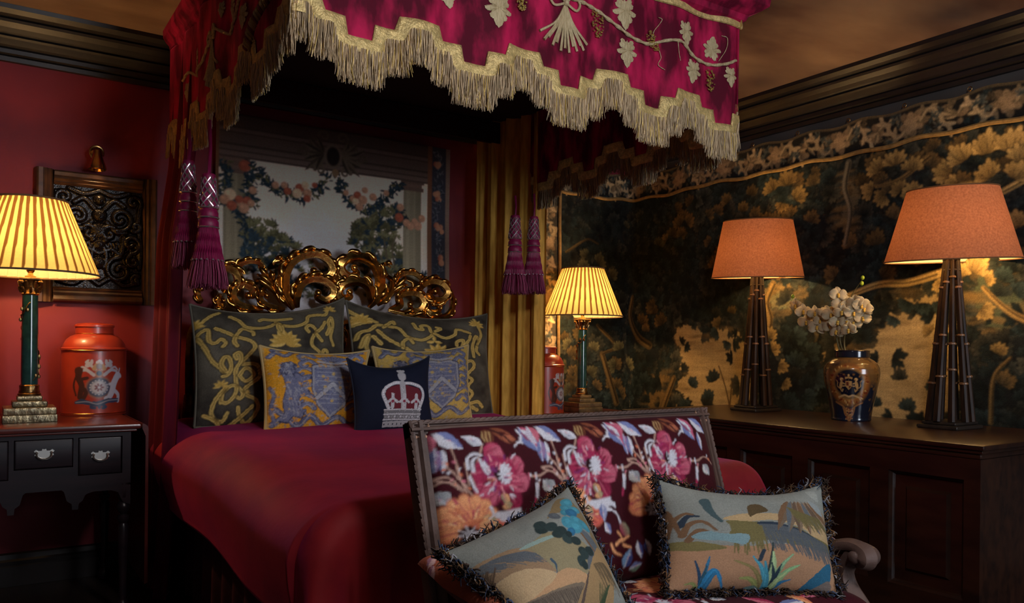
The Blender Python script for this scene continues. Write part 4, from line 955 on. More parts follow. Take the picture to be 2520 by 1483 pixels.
for u, v, R, a, b in ((2340, 430, .085, 2.6, .75), (2375, 395, .095, 2.0, .85), (2430, 380, .10, 1.6, .9), (2490, 370, .10, 1.5, .9), (2515, 400, .09, 1.2, .8), (2360, 455, .08, 3.3, .7), (2440, 440, .08, 2.0, .75), (2500, 440, .09, 1.0, .8), (2400, 500, .08, 3.0, .6), (2470, 520, .07, 2.6, .5), (2510, 560, .08, 2.0, .55),
                      (2150, 470, .07, 3.0, .6), (2165, 420, .075, 2.2, .65), (2205, 405, .08, 1.7, .7), (2245, 420, .07, 1.3, .6), (2180, 480, .065, 3.8, .5), (2250, 480, .07, 1.9, .6), (2220, 470, .06, 2.4, .5),
                      (1905, 470, .08, 2.1, .45), (1940, 455, .09, 1.5, .5), (1960, 490, .075, .8, .45), (1930, 500, .06, 4.4, .5), (1795, 500, .06, 2.2, .28), (1830, 520, .06, 1.4, .25), (1850, 480, .06, 1.2, .25),
                      (2370, 680, .075, 1.5, 1.0), (2400, 670, .08, 1.0, 1.0), (2340, 685, .07, 2.4, .95), (2430, 690, .05, .3, .8), (2420, 760, .06, -.6, .7), (2320, 700, .05, 3.3, .8),
                      (1770, 800, .06, 2.6, .25), (1800, 770, .05, 1.2, .2), (1905, 860, .06, .4, .6), (1920, 900, .06, -.2, .65), (1900, 830, .06, 1.0, .6), (1930, 940, .05, -.6, .5), (2290, 820, .05, 2.4, .5), (2460, 870, .05, 1.2, .4)):
    spr(u, v, R, a, b)
for u, v, R, a, b in ((1765, 815, .06, 3.6, 1), (1790, 840, .05, 4.4, 1), (1960, 830, .07, .2, 1), (1990, 870, .08, .4, 1), (2010, 930, .08, -.2, 1), (1980, 980, .09, 0, 1), (1900, 980, .08, 3.0, 1), (1870, 920, .07, 2.9, 1), (1960, 900, .09, 1.2, .8), (1940, 1000, .09, .6, .8), (2010, 700, .06, 2.4, 1.0), (2050, 760, .06, .8, .9), (2230, 740, .06, 4.2, 1), (2270, 745, .06, 4.7, 1), (2200, 780, .05, 4.3, 1), (2310, 740, .06, 4.9, 1), (2150, 1000, .05, 1.5, .8), (2230, 1010, .06, 1.6, .9), (2300, 960, .06, 1.8, .9), (1700, 950, .06, 1.0, .9), (1740, 980, .06, 1.6, .9), (1690, 1000, .06, 2.2, .8), (2470, 690, .06, 1.1, 1.0), (2500, 720, .06, .6, .9)):
    cv.spray(uR(u, v), R, a, TEAL*.6*b, TEAL*1.5*b, 7, raw=True)
for u, v, R, a, b in ((1430, 660, .07, 1.6, .40), (1470, 650, .08, 1.0, .45), (1440, 630, .06, 2.4, .35), (1500, 680, .06, .6, .35), (1520, 860, .07, 1.8, .40), (1545, 900, .08, .6, .45), (1510, 900, .07, 3.0, .35), (1400, 850, .06, 2.4, .45), (1395, 900, .06, 3.3, .4), (1460, 860, .06, 1.2, .45), (1450, 920, .07, .8, .35), (1400, 960, .06, 2.7, .4), (1620, 620, .06, 1.2, .25), (1480, 480, .05, 1.8, .2), (1540, 560, .05, 1, .2)):
    spr(u, v, R, a, b, uB, c=np.array([.30, .27, .13]))
# ---- borders: acanthus, roses and gourds on dark
zb, zt = 2.055, 2.215; FL = np.array([.44, .32, .17]); FP = np.array([.40, .27, .14])
def border(along, L, x0, vertical):
    cvp = (lambda a, b: (x0+b, a)) if vertical else (lambda a, b: (a, x0+b))
    d, H = L
    a = along[0]; k = 0
    while a < along[1]:                                      # small leaves filling the ground first
        for q in range(3): c = (TEAL*1.2, FL*.2, FL*.4)[rnd.randrange(3)]; cv.spray(cvp(a+rnd.uniform(0, .3)*H, rnd.uniform(.08, .92)*H), H*rnd.uniform(.14, .26), rnd.uniform(0, 6.3), c*.6, c*1.3, 5, raw=True)
        a += H*.3
    a = along[0]
    while a < along[1]:
        kind = k % 4; s_ = rnd.uniform(.8, 1.1); mid = H*.5
        if kind == 0:                                        # full rose
            for q in range(11):
                t = q*2.4; R = H*.42*(1-q/13); p = cvp(a+math.cos(t)*R*.8, mid+math.sin(t)*R*.8); cv.ell(p, H*.19, H*.12, t, FP*(.35+.06*q)*s_, 1, .2, True, FP*(.5+.06*q)*s_)
        elif kind in (1, 3):                                 # curling acanthus leaf
            sg = 1 if kind == 1 else -1
            for q in range(9):
                t = q/8; aa = a+sg*(t-.5)*H*.9; bb = mid+math.sin(t*4.4)*H*.34*sg; c = FL*(.3+.8*t)*s_
                tg = math.atan2(4.4*math.cos(t*4.4)*H*.34*sg, sg*H*.9); an = (tg if not vertical else PI/2-tg)+(.85 if q % 2 else -.85); p = cvp(aa+math.cos(an)*H*.1, bb+math.sin(an)*H*.1); cv.ell(p, H*.23, H*.065, an+(0 if not vertical else PI/2), c, 1, .25, True, c*1.3)
            cv.stroke([cvp(a+sg*(t-.5)*H*.9, mid+math.sin(t*4.4)*H*.34*sg) for t in np.linspace(0, 1, 9)], H*.03, FL*s_, H*.05, raw=True, sm=3)
            for q in range(4): cv.spray(cvp(a+rnd.uniform(-.3, .3)*H, mid+rnd.uniform(-.35, .35)*H), H*.22, rnd.uniform(0, 6), TEAL, TEAL*2+FL*.2, 4, raw=True)
        else:                                                # fruit cluster
            for q in range(6):
                p = cvp(a+rnd.uniform(-.25, .25)*H, mid+rnd.uniform(-.3, .3)*H); R = H*rnd.uniform(.09, .15); cv.ell(p, R, R*.9, 0, FP*rnd.uniform(.25, .5), 1, .3, True, FP*rnd.uniform(.6, 1.0))
            for q in range(4): cv.leafp(cvp(a, mid), H*.45, H*.14, rnd.uniform(0, 6.3), FL*.35, FL*.8, raw=True)
        a += H*rnd.uniform(.58, .74); k += 1
i0 = int((zb-cv.y0)/cv.dx); cv.a[i0:] = np.array([.014, .013, .011])*(.7+.6*f[i0:])[..., None]
border((s0+.05, 6.75), (0, zt-zb-.012), zb+.003, False)
iw = int(.15/cv.dx); cv.a[:i0, :iw] = np.array([.05, .042, .03])*(.7+.6*f[:i0, :iw])[..., None]
border((.66, 2.05), (0, .135), s0+.012, True)
cv.a[:, :int(.018/cv.dx)] = np.array([.22, .16, .075])
cv.a[-4:] = np.array([.10, .075, .04])
cv.blur(1); cv.weave(.30, 4)
def vfn(s, z):
    r = .07; d = .010*np.sin(s*5.1+z*1.7)+.007*np.sin(s*11+2-z*2.3)+.004*np.sin(z*9+s*2); d = d*np.clip((2.23-z)/.5, .25, 1)
    sag = .008*np.sin((s-s0)*2*PI/.30)*np.clip((z-1.8)/.4, 0, 1)
    t = np.clip((s-(SC-r))/(2*r), 0, 1)*PI/2
    x = np.where(s < SC-r, s, SC-r+r*np.sin(t)); y = np.where(s < SC+r, YT-r+r*np.cos(t), YT-r-(s-SC-r)); y = np.where(s < SC-r, YT, y)
    nx, ny = -np.sin(t), -np.cos(t)
    return np.stack([x+nx*(d+.006), y+ny*(d+.006), z+sag], -1)
verd, vc = wall_cloth('tapestry', cv, vfn, 'dark verdure tapestry of leafy trees wrapping the corner behind the lamps', 'tapestry')
mb = MB(); ss = np.linspace(s0, 6.74, 420)
P = vfn(ss, np.full(420, 2.05)+.004*np.sin(ss*9)); off = vfn(ss, np.full(420, 2.05)); 
t = np.clip((ss-(SC-.07))/.14, 0, 1)*PI/2; P[:, 0] -= np.sin(t)*.012; P[:, 1] -= np.cos(t)*.012
mb.tube(P-vc, .0115, 8)
zz = np.linspace(.64, 2.05, 120); P = vfn(np.full(120, s0+.158), zz); P[:, 1] -= .010; mb.tube(P-vc, .010, 8)
mb.build('border_braid', mat('tapestry_gold_braid', (.33, .20, .06), .7, col2=(.22, .13, .04), nscale=40, bump=.3, bscale=90), verd)
for s_ in np.arange(4.1, 6.7, .30):
    P = vfn(np.array([s_]), np.array([2.222]))[0]; a = np.arange(14)*2*PI/14; mb = MB(); mb.tube(np.stack([np.full(14, P[0]-.006), P[1]+.009*np.cos(a), P[2]+.004+.009*np.sin(a)], 1)-vc, .0022, 5, closed=True)
    mb.build('hanging_ring', M['old_brass'], verd)

# ---- landscape tapestry behind the bed head
HY = 4.07; uH = lambda u, v: (lambda p: (p[0], p[2]))(at(u, v, Y=HY))
hx0, hx1, hz0, hz1 = uH(528, 600)[0], uH(1106, 600)[0], .95, 2.20
SKY = np.array([.80, .66, .52]); SKB = np.array([.64, .60, .62])
cv = Canvas(hx0, hx1, hz0, hz1, .0036, SKY, uH)
zz = cv.Y[:, None]; f = fbm(cv.h, cv.w, 4, 4, 61, 4); k = np.clip((1.75-zz)/.35+(f-.5)*1.6, 0, 1)[..., None]; cv.a = SKY*(1-k)*(.82+.36*f)[..., None]+SKB*k*(.85+.3*f)[..., None]
BG = lin(44, 58, 66); LG = lin(96, 92, 64); PE = lin(190, 140, 110); PR = lin(166, 88, 66); STN = lin(150, 138, 112)
rnd.seed(5)
def tree(cx, cy, rx, ry, n, seed_):
    for i in range(n):
        a, q = rnd.uniform(0, 6.28), math.sqrt(rnd.random()); u, v = cx+math.cos(a)*rx*q, cy+math.sin(a)*ry*q; d = (v-cy)/ry
        c = (LG*1.35 if d < -.1 and rnd.random() < .6 else BG if rnd.random() < .55 else LG*.7)
        cv.spray(uH(u, v), rnd.uniform(.020, .040), PI/2+rnd.uniform(-1, 1), c*.8, c*1.25, 5, raw=True)
tree(665, 620, 75, 50, 150, 1); tree(640, 575, 45, 40, 60, 1); tree(920, 590, 60, 30, 110, 2); tree(950, 540, 55, 30, 90, 2); tree(900, 560, 30, 18, 40, 2); tree(945, 640, 55, 40, 110, 2); tree(810, 690, 260, 45, 160, 2)
for pts in (((955, 660), (950, 620), (945, 590)), ((970, 660), (965, 610), (975, 580)), ((940, 640), (925, 610))): cv.stroke([uH(*p) for p in pts], .006, lin(90, 80, 62), .004, raw=True)
def column(u0, u1, v0):
    xa, xb = uH(u0, 560)[0], uH(u1, 560)[0]; zt_ = uH((u0+u1)/2, v0)[1]; n = 14
    for i in range(n):
        t = (i+.5)/n; sh = .95 if i in (2, 3, 4, 8) else .68 if i > 9 else .8
        cv.poly([(xa+(xb-xa)*i/n, hz0), (xa+(xb-xa)*(i+1)/n+.001, hz0), (xa+(xb-xa)*(i+1)/n+.001, zt_), (xa+(xb-xa)*i/n, zt_)], STN*sh, raw=True)
    for q, (w, h) in enumerate(((.012, .02), (.004, .015), (.018, .03), (.028, .02))):
        z_ = zt_+.02*q; cv.poly([(xa-w, z_), (xb+w, z_), (xb+w, z_+.022), (xa-w, z_+.022)], lin(120, 96, 84)*(.8+.15*(q % 2)), raw=True)
column(548, 600, 425); column(992, 1036, 470)
def garland(pts, w, n=26, fruit=()):
    P = cat([uH(*p) for p in pts], 12)
    for i in range(len(P)):
        for q in range(3):
            a = rnd.uniform(0, 6.28); L = rnd.uniform(.022, .045); c = BG*rnd.uniform(.45, 1.1) if rnd.random() < .8 else LG*.8
            cv.leafp((P[i][0]+rnd.uniform(-w, w), P[i][1]+rnd.uniform(-w, w)), L, L*.36, a, c, c*1.5, raw=True)
    for (u, v, R) in fruit:
        c = rnd.choice((PE, PE, PR, lin(222, 186, 150))); p = uH(u, v); cv.ell(p, R, R*.95, 0, c*.75, 1, .25, True, c*1.1); cv.ell((p[0]-R*.3, p[1]+R*.3), R*.4, R*.35, 0, c*1.3, .7, .6, True)
garland([(612, 402), (618, 440), (612, 480), (625, 500)], .018, fruit=((602, 408, .03), (622, 468, .02)))
garland([(632, 418), (660, 450), (700, 472), (742, 485), (780, 470), (808, 428)], .018, fruit=((678, 455, .019), (700, 455, .018), (708, 470, .020), (738, 462, .024), (752, 455, .02), (732, 475, .026), (757, 475, .024), (775, 455, .015), (757, 488, .02)))
garland([(832, 440), (850, 478), (885, 512), (925, 505), (955, 478), (984, 452)], .018, fruit=((852, 474, .016), (868, 488, .017), (880, 480, .022), (893, 492, .026), (885, 508, .022), (898, 468, .018), (918, 485, .022), (950, 475, .017), (875, 495, .018)))
garland([(552, 400), (556, 450), (550, 490), (585, 505), (600, 530)], .02, fruit=((565, 478, .03), (552, 490, .025), (570, 505, .025), (595, 500, .025), (608, 495, .024), (600, 512, .026), (588, 490, .02), (618, 500, .018)))
garland([(600, 540), (606, 590), (604, 630), (618, 640)], .012); garland([(980, 510), (985, 540), (1010, 548)], .014, fruit=((985, 510, .022), (982, 535, .026), (1000, 548, .022), (1010, 556, .024), (1028, 556, .026), (1020, 545, .02), (1038, 538, .022)))
# entablature woven above the view
ze = uH(858, 427)[1]
for i, (h, c) in enumerate(((.012, .5), (.022, .9), (.008, .4), (.02, .75), (.010, .35), (.05, .62), (.010, .4), (.018, .8), (.008, .4), (.06, .5))):
    cv.poly([(hx0, ze), (hx1, ze), (hx1, ze+h+.002), (hx0, ze+h+.002)], lin(118, 98, 88)*c, raw=True); ze += h
cv.a[int((ze-cv.y0)/cv.dx):] = lin(86, 66, 58)*.5
cx, cz = uH(820, 385)
for sx in (-1, 1):                                           # woven cartouche: scrolls and leaves round an oval
    for k, (dx, dz, R_) in enumerate(((.09, .05, .035), (.11, -.02, .03), (.07, -.08, .03), (.16, .0, .025), (.05, .10, .03))):
        cv.stroke([(cx+sx*(dx+R_*math.cos(q)*(1-q/9)), cz+dz+R_*math.sin(q)*(1-q/9)) for q in np.linspace(0, 6, 12)], .009, lin(112, 96, 80)*(.6+.15*(k % 3)), .005, raw=True, sm=3)
    for q in range(7): cv.leafp((cx+sx*.05, cz), .10+.02*(q % 3), .03, PI/2-sx*(.4+.38*q), lin(86, 74, 62)*(.5+.25*(q % 2)), lin(120, 104, 86)*.7, raw=True)
cv.ell((cx, cz), .05, .065, 0, lin(110, 94, 80), 1, .2, True); cv.ell((cx, cz), .036, .05, 0, lin(40, 32, 30), 1, .2, True)
cv.leafp(uH(826, 415), .05, .04, -PI/2, lin(140, 110, 80), raw=True)
# side borders with posies
xa = uH(1050, 600)[0]
cv.poly([(xa, hz0), (hx1, hz0), (hx1, hz1), (xa, hz1)], lin(58, 60, 70), raw=True)
for u0, u1, c in ((1050, 1062, lin(120, 82, 60)), (1096, 1106, lin(130, 112, 100))): cv.poly([(uH(u0, 600)[0], hz0), (uH(u1, 600)[0], hz0), (uH(u1, 600)[0], hz1), (uH(u0, 600)[0], hz1)], c, raw=True)
for v in range(380, 760, 26):
    for q in range(9): cv.leafp(uH(1079+rnd.uniform(-8, 8), v+rnd.uniform(-12, 12)), .03, .012, rnd.uniform(0, 6.28), BG*rnd.uniform(.5, 1.4), lin(120, 120, 130)*rnd.uniform(.4, 1), raw=True)
    if (v//26) % 3 == 0:
        for q in range(5): cv.ell(uH(1079+rnd.uniform(-9, 9), v+rnd.uniform(-10, 10)), .016, .015, 0, rnd.choice((PR, PE))*.8, 1, .3, True, PE)
cv.poly([(hx0, hz0), (uH(537, 600)[0], hz0), (uH(537, 600)[0], hz1), (hx0, hz1)], lin(112, 78, 56), raw=True)
cv.blur(1); cv.weave(.16, 14); cv.a = np.minimum(cv.a*1.25, .85)
wall_cloth('tapestry', cv, lambda x, z: np.stack([x, HY+.004*np.sin(x*7+z*2)+.003*np.sin(z*8), z], -1), 'pale landscape tapestry with fruit garlands and columns, above the gilded headboard', 'tapestry')

# ================================================================== CARVED PANEL AND ITS LIGHT
px0, px1, pz0, pz1 = .20, .70, 1.236, 1.823; wY = 4.098
pan = thing('carved_panel', ((px0+px1)/2, wY, pz0), 'dark carved oak panel in a moulded frame on the red wall', 'carved panel')
def member(x0, x1, z0, z1, horiz, flip):
    mb = MB(); steps = ((0, .018), (.10, .045), (.2, .050), (.42, .046), (.5, .036), (.62, .040), (.78, .030), (.86, .034), (1, .014))
    for k in range(len(steps)-1):
        a, da = steps[k]; b, db = steps[k+1]
        if flip: a, b = 1-a, 1-b
        if horiz: V = [(x0, wY-da, z0+(z1-z0)*a), (x1, wY-da, z0+(z1-z0)*a), (x1, wY-db, z0+(z1-z0)*b), (x0, wY-db, z0+(z1-z0)*b)]
        else: V = [(x0+(x1-x0)*a, wY-da, z0), (x0+(x1-x0)*a, wY-da, z1), (x0+(x1-x0)*b, wY-db, z1), (x0+(x1-x0)*b, wY-db, z0)]
        mb.add(V, [(0, 1, 2, 3)])
    mb.box(x0, x1, wY-.014, wY, z0, z1)
    return mb
member(px0, px0+.075, pz0, pz1, False, False).build('frame_stile', M['oak_frame'], pan, True, False)
member(px1-.065, px1, pz0, pz1, False, True).build('frame_stile', M['oak_frame'], pan, True, False)
member(px0+.075, px1-.065, pz0, pz0+.07, True, False).build('frame_rail', M['oak_frame'], pan, True, False)
member(px0+.075, px1-.065, pz1-.065, pz1, True, True).build('frame_rail', M['oak_frame'], pan, True, False)
hc = Canvas(0, .36, 0, .452, .0018, (0, 0, 0)); Hh = hc.a
def ridge(pts, w, h):
    P = cat(pts, 8); n = len(P)
    X_, Y_ = np.meshgrid(hc.X, hc.Y); m = np.zeros_like(X_)
    for k in range(n-1):
        xa, ya = P[k]; xb, yb = P[k+1]; L = (xb-xa)**2+(yb-ya)**2+1e-12
        j0, j1 = np.searchsorted(hc.Y, (min(ya, yb)-w, max(ya, yb)+w)); i0, i1 = np.searchsorted(hc.X, (min(xa, xb)-w, max(xa, xb)+w))
        if j1 <= j0 or i1 <= i0: continue
        xx = X_[j0:j1, i0:i1]-xa; yy = Y_[j0:j1, i0:i1]-ya; t = np.clip((xx*(xb-xa)+yy*(yb-ya))/L, 0, 1); d = np.hypot(xx-t*(xb-xa), yy-t*(yb-ya))/w
        pr = np.sqrt(np.clip(1-d*d, 0, 1))*(1-.35*np.exp(-(d/.18)**2))
        m[j0:j1, i0:i1] = np.maximum(m[j0:j1, i0:i1], pr)
    Hh[..., 0] = np.maximum(Hh[..., 0], m*h)
def spiral(cx, cy, R, a0, turns, w, h, sg=1):
    t = np.linspace(0, 1, 26); r = R*(1-.82*t); a = a0+sg*turns*2*PI*t; ridge(list(zip(cx+r*np.cos(a), cy+r*np.sin(a))), w, h)
for sx in (-1, 1):
    q = lambda x: .18+sx*x
    for cx, cy, R, a0, tu in ((.085, .085, .062, PI*.5, 1.2), (.13, .21, .045, -PI*.5, 1.1), (.085, .32, .055, PI*1.4, 1.2), (.14, .40, .032, -.5, 1.0), (.14, .13, .03, 2, 1), (.04, .25, .035, 1, 1), (.15, .29, .025, 4, 1), (.15, .045, .022, 1, 1)):
        spiral(q(cx), cy, R, a0 if sx > 0 else PI-a0, tu, .012, .020, sx)
    for pts in (((0, .02), (.05, .05), (.1, .02), (.16, .03)), ((0, .16), (.05, .18), (.09, .16), (.10, .24)), ((.02, .36), (.06, .40), (.10, .38)), ((.0, .44), (.06, .42), (.12, .44)), ((.165, .10), (.17, .2), (.16, .3), (.17, .42)), ((.03, .30), (.07, .26), (.11, .26)), ((.02, .10), (.03, .15), (.015, .2))):
        ridge([(q(x), y) for x, y in pts], .011, .017)
    for k in range(14): ridge([(q(.02+.011*k), .155+.02*math.sin(k)), (q(.03+.011*k), .19+.02*math.sin(k*2)), (q(.025+.011*k), .21)], .006, .012)
for x, y, r in ((.18, .26, .04), (.18, .20, .028), (.18, .33, .03), (.18, .40, .025), (.155, .22, .018), (.205, .22, .018), (.18, .12, .03)):
    d = np.hypot(hc.X[None]-x, hc.Y[:, None]-y)/r; Hh[..., 0] = np.maximum(Hh[..., 0], .026*np.sqrt(np.clip(1-d*d, 0, 1))*(1-.3*np.cos(9*np.arctan2(hc.Y[:, None]-y, hc.X[None]-x))**2))
hc.blur(1); hm = hc.a[..., 0]+.0015*nr.rand(hc.h, hc.w)
Xg, Yg = np.meshgrid(hc.X, hc.Y); P = np.stack([px0+.073+Xg*(px1-px0-.134)/.36, wY-.012-hm, pz0+.068+Yg*(pz1-pz0-.131)/.452], -1)
grid_mesh('carving', P, None, M['carved'], pan, True)

pl = at(240, 418, Y=4.0); PLX, PLZ = pl[0], pl[2]
lt = thing('picture_light', (PLX, 4.096, PLZ), 'small brass bell-shaped picture light above the carved panel', 'wall light')
mb = MB(); a = np.linspace(-.4, PI+.4, 26); P = np.stack([PLX+.027*np.cos(a), np.full(26, 4.045)-.01*np.sin(a), PLZ+.085+.027*np.sin(a)], 1); mb.tube(P, .006, 8); mb.lathe([(.02, 0), (.022, .006), (.012, .010)], 16)
mb.v[-1] = np.stack([PLX+mb.v[-1][:, 0], 4.097-mb.v[-1][:, 2], PLZ+.085+mb.v[-1][:, 1]], 1); mb.tube([(PLX, 4.09, PLZ+.085), (PLX, 4.06, PLZ+.11), (PLX, 4.03, PLZ+.085)], .006, 8); mb.build('bracket', M['brass'], lt, True)
mb = MB(); mb.lathe([(.010, .092), (.016, .088), (.019, .072), (.021, .058), (.028, .038), (.036, .016), (.037, .004), (.033, 0), (.031, .004), (.024, .03), (.012, .06)], 28, (PLX, 4.005), cap=False); mb.v[-1][:, 2] += PLZ; mb.build('bell_shade', M['brass'], lt, True)
mb = MB(); mb.sphere((PLX, 4.005, PLZ+.034), .012); mb.build('bulb', M['bulb'], lt, True)
lamp('picture_bulb_light', 'SPOT', (PLX, 4.005, PLZ+.018), E_PICTURE, WARM, .012, (math.radians(-8), 0, 0), spot=math.radians(120))
# ================================================================== LOWBOY SIDE TABLES
def lowboy(x0, x1, y0, y1, H, label, leaf=True):
    """x0..x1 carcass, y0 front, y1 back"""
    t = thing('side_table', ((x0+x1)/2, (y0+y1)/2, 0), label, 'side table')
    w = x1-x0; zt = H-.022
    mb = MB(); mb.box(x0-.03, x1+.034, y0-.03, y1, zt, H, .008); mb.box(x0-.016, x1+.02, y0-.016, y1, zt-.010, zt-.0003, .004); mb.build('table_top', M['tabletop'], t, True)
    zb = zt-.0105; za = zb-.20
    mb = MB()
    mb.box(x0, x0+.03, y0, y1, za, zb); mb.box(x1-.03, x1, y0, y1, za, zb); mb.box(x0+.03, x1-.03, y1-.02, y1, za, zb)
    # front rails round the drawers
    d1, d2 = x0+.19, x1-.19
    mb.box(x0+.03, x1-.03, y0, y0+.02, zb-.016, zb)
    for xx in (d1, d2): mb.box(xx-.008, xx+.008, y0, y0+.02, za-.01, zb-.016)
    mb.box(x0+.03, d1-.008, y0, y0+.02, za-.01, zb-.160); mb.box(d2+.008, x1-.03, y0, y0+.02, za-.01, zb-.160); mb.box(d1+.008, d2-.008, y0, y0+.02, za-.01, zb-.125)
    mb.build('carcass', M['table_wood'], t, True, False)
    # shaped apron: arches with pendants
    pts = []
    def arch(a, b, top, bot, n=16):
        for i in range(n+1):
            f_ = i/n; e = abs(2*f_-1); pts.append((a+(b-a)*f_, bot+(top-bot)*max(0, 1-e**5)**.5*(.92 if e > .5 else 1)+.0))
    zc = za-.01; pend = zc-.055
    pts.append((x0, zc)); pts.append((x0, pend-.02)); pts.append((x0+.025, pend-.01))
    arch(x0+.035, d1-.025, zc-.014, pend+.01); pts.extend([(d1-.012, pend), (d1-.01, pend-.022), (d1+.01, pend-.022), (d1+.012, pend)])
    arch(d1+.028, d2-.028, zc+.012, pend+.012); pts.extend([(d2-.012, pend), (d2-.01, pend-.022), (d2+.01, pend-.022), (d2+.012, pend)])
    arch(d2+.025, x1-.035, zc-.014, pend+.01); pts.extend([(x1-.025, pend-.01), (x1, pend-.02), (x1, zc)])
    mb = MB()
    top = [(p[0], zc) for p in pts]; n = len(pts); yf, yb_ = y0+.001, y0+.018
    V = [(p[0], yf, p[1]) for p in pts]+[(p[0], yf, zc+.002) for p in pts]+[(p[0], yb_, p[1]) for p in pts]+[(p[0], yb_, zc+.002) for p in pts]
    Fc = []
    for i in range(n-1): Fc += [(i, i+1, n+i+1, n+i), (2*n+i+1, 2*n+i, 3*n+i, 3*n+i+1), (i+1, i, 2*n+i, 2*n+i+1)]
    mb.add(V, Fc); mb.box(x0+.001, x0+.018, y0+.02, y1, zc-.05, zc+.001); mb.box(x1-.018, x1-.001, y0+.02, y1, zc-.05, zc+.001)
    mb.build('apron', M['table_wood'], t, True, False)
    for a, b, zl in ((x0+.034, d1-.010, zb-.158), (d1+.010, d2-.010, zb-.122), (d2+.010, x1-.034, zb-.158)):
        mb = MB(); mb.box(a, b, y0-.003, y0+.30, zl, zb-.018, .004); mb.box(a+.004, b-.004, y0-.006, y0-.0032, zl+.004, zb-.022, .001); dr = mb.build('drawer', M['table_wood'], t, True)
        cx, cz = (a+b)/2, (zl+zb-.018)/2
        mb = MB(); half = [(0, .018), (.006, .020), (.008, .013), (.018, .013), (.026, .018), (.033, .012), (.028, .004), (.031, -.004), (.022, -.008), (.014, -.016), (.006, -.015), (0, -.021)]
        pl_ = [(x, z) for x, z in half]+[(-x, z) for x, z in half[-2:0:-1]]
        mb.prism(pl_, lambda q, r_, d: (cx+q, y0-.0062-d, cz+r_), .0018)
        P = cat([(cx-.024, y0-.012, cz+.006), (cx-.022, y0-.018, cz-.008), (cx-.010, y0-.020, cz-.016), (cx, y0-.020, cz-.017), (cx+.010, y0-.020, cz-.016), (cx+.022, y0-.018, cz-.008), (cx+.024, y0-.012, cz+.006)], 4); mb.tube(P, .0026, 6)
        for s_ in (-1, 1): mb.sphere((cx+s_*.024, y0-.011, cz+.006), .005, 8, 6)
        mb.build('handle', M['silver'], dr, True)
    for xx in (x0+.022, x1-.022):
        for yy in (y0+.022, y1-.022):
            mb = MB(); L = za
            pr = [(.012, 0), (.022, .006), (.026, .025), (.020, .045), (.012, .055), (.014, .07), (.013, .12), (.017, .25*L/.5), (.020, .33*L/.5), (.013, .345*L/.5), (.021, .36*L/.5), (.021, .37*L/.5), (.012, .38*L/.5), (.024, .40*L/.5), (.024, .415*L/.5), (.013, .43*L/.5), (.016, .436*L/.5), (.022, .445*L/.5), (.022, L-.03), (.021, L)]
            pr = sorted(pr, key=lambda p: p[1]); mb.lathe(pr, 18, (xx, yy)); mb.build('leg', M['table_wood'], t, True)
    if leaf:
        mb = MB(); a = np.linspace(0, PI/2, 8); prof = [(x1+.036+.022*math.sin(q), H-.022+.020*math.cos(q)) for q in a]+[(x1+.060, .12), (x1+.048, .115)]+[(x1+.048, H-.05), (x1+.036, H-.02)]
        n = len(prof); V = [(x, y0-.03, z) for x, z in prof]+[(x, y1, z) for x, z in prof]
        mb.add(V, [(i, (i+1) % n, (i+1) % n+n, i+n) for i in range(n)]+[tuple(range(n-1, -1, -1)), tuple(range(n, 2*n))]); mb.build('drop_leaf', M['tabletop'], t, True, True)
    return t
H1, H2 = .745, .672
lowboy(-.085, .502, 3.43, 4.02, H1, 'dark mahogany side table with three drawers and pewter handles, left of the bed')
lowboy(2.68, 3.34, 3.52, 4.02, H2, 'dark side table right of the bed, hidden behind the settee', leaf=False)

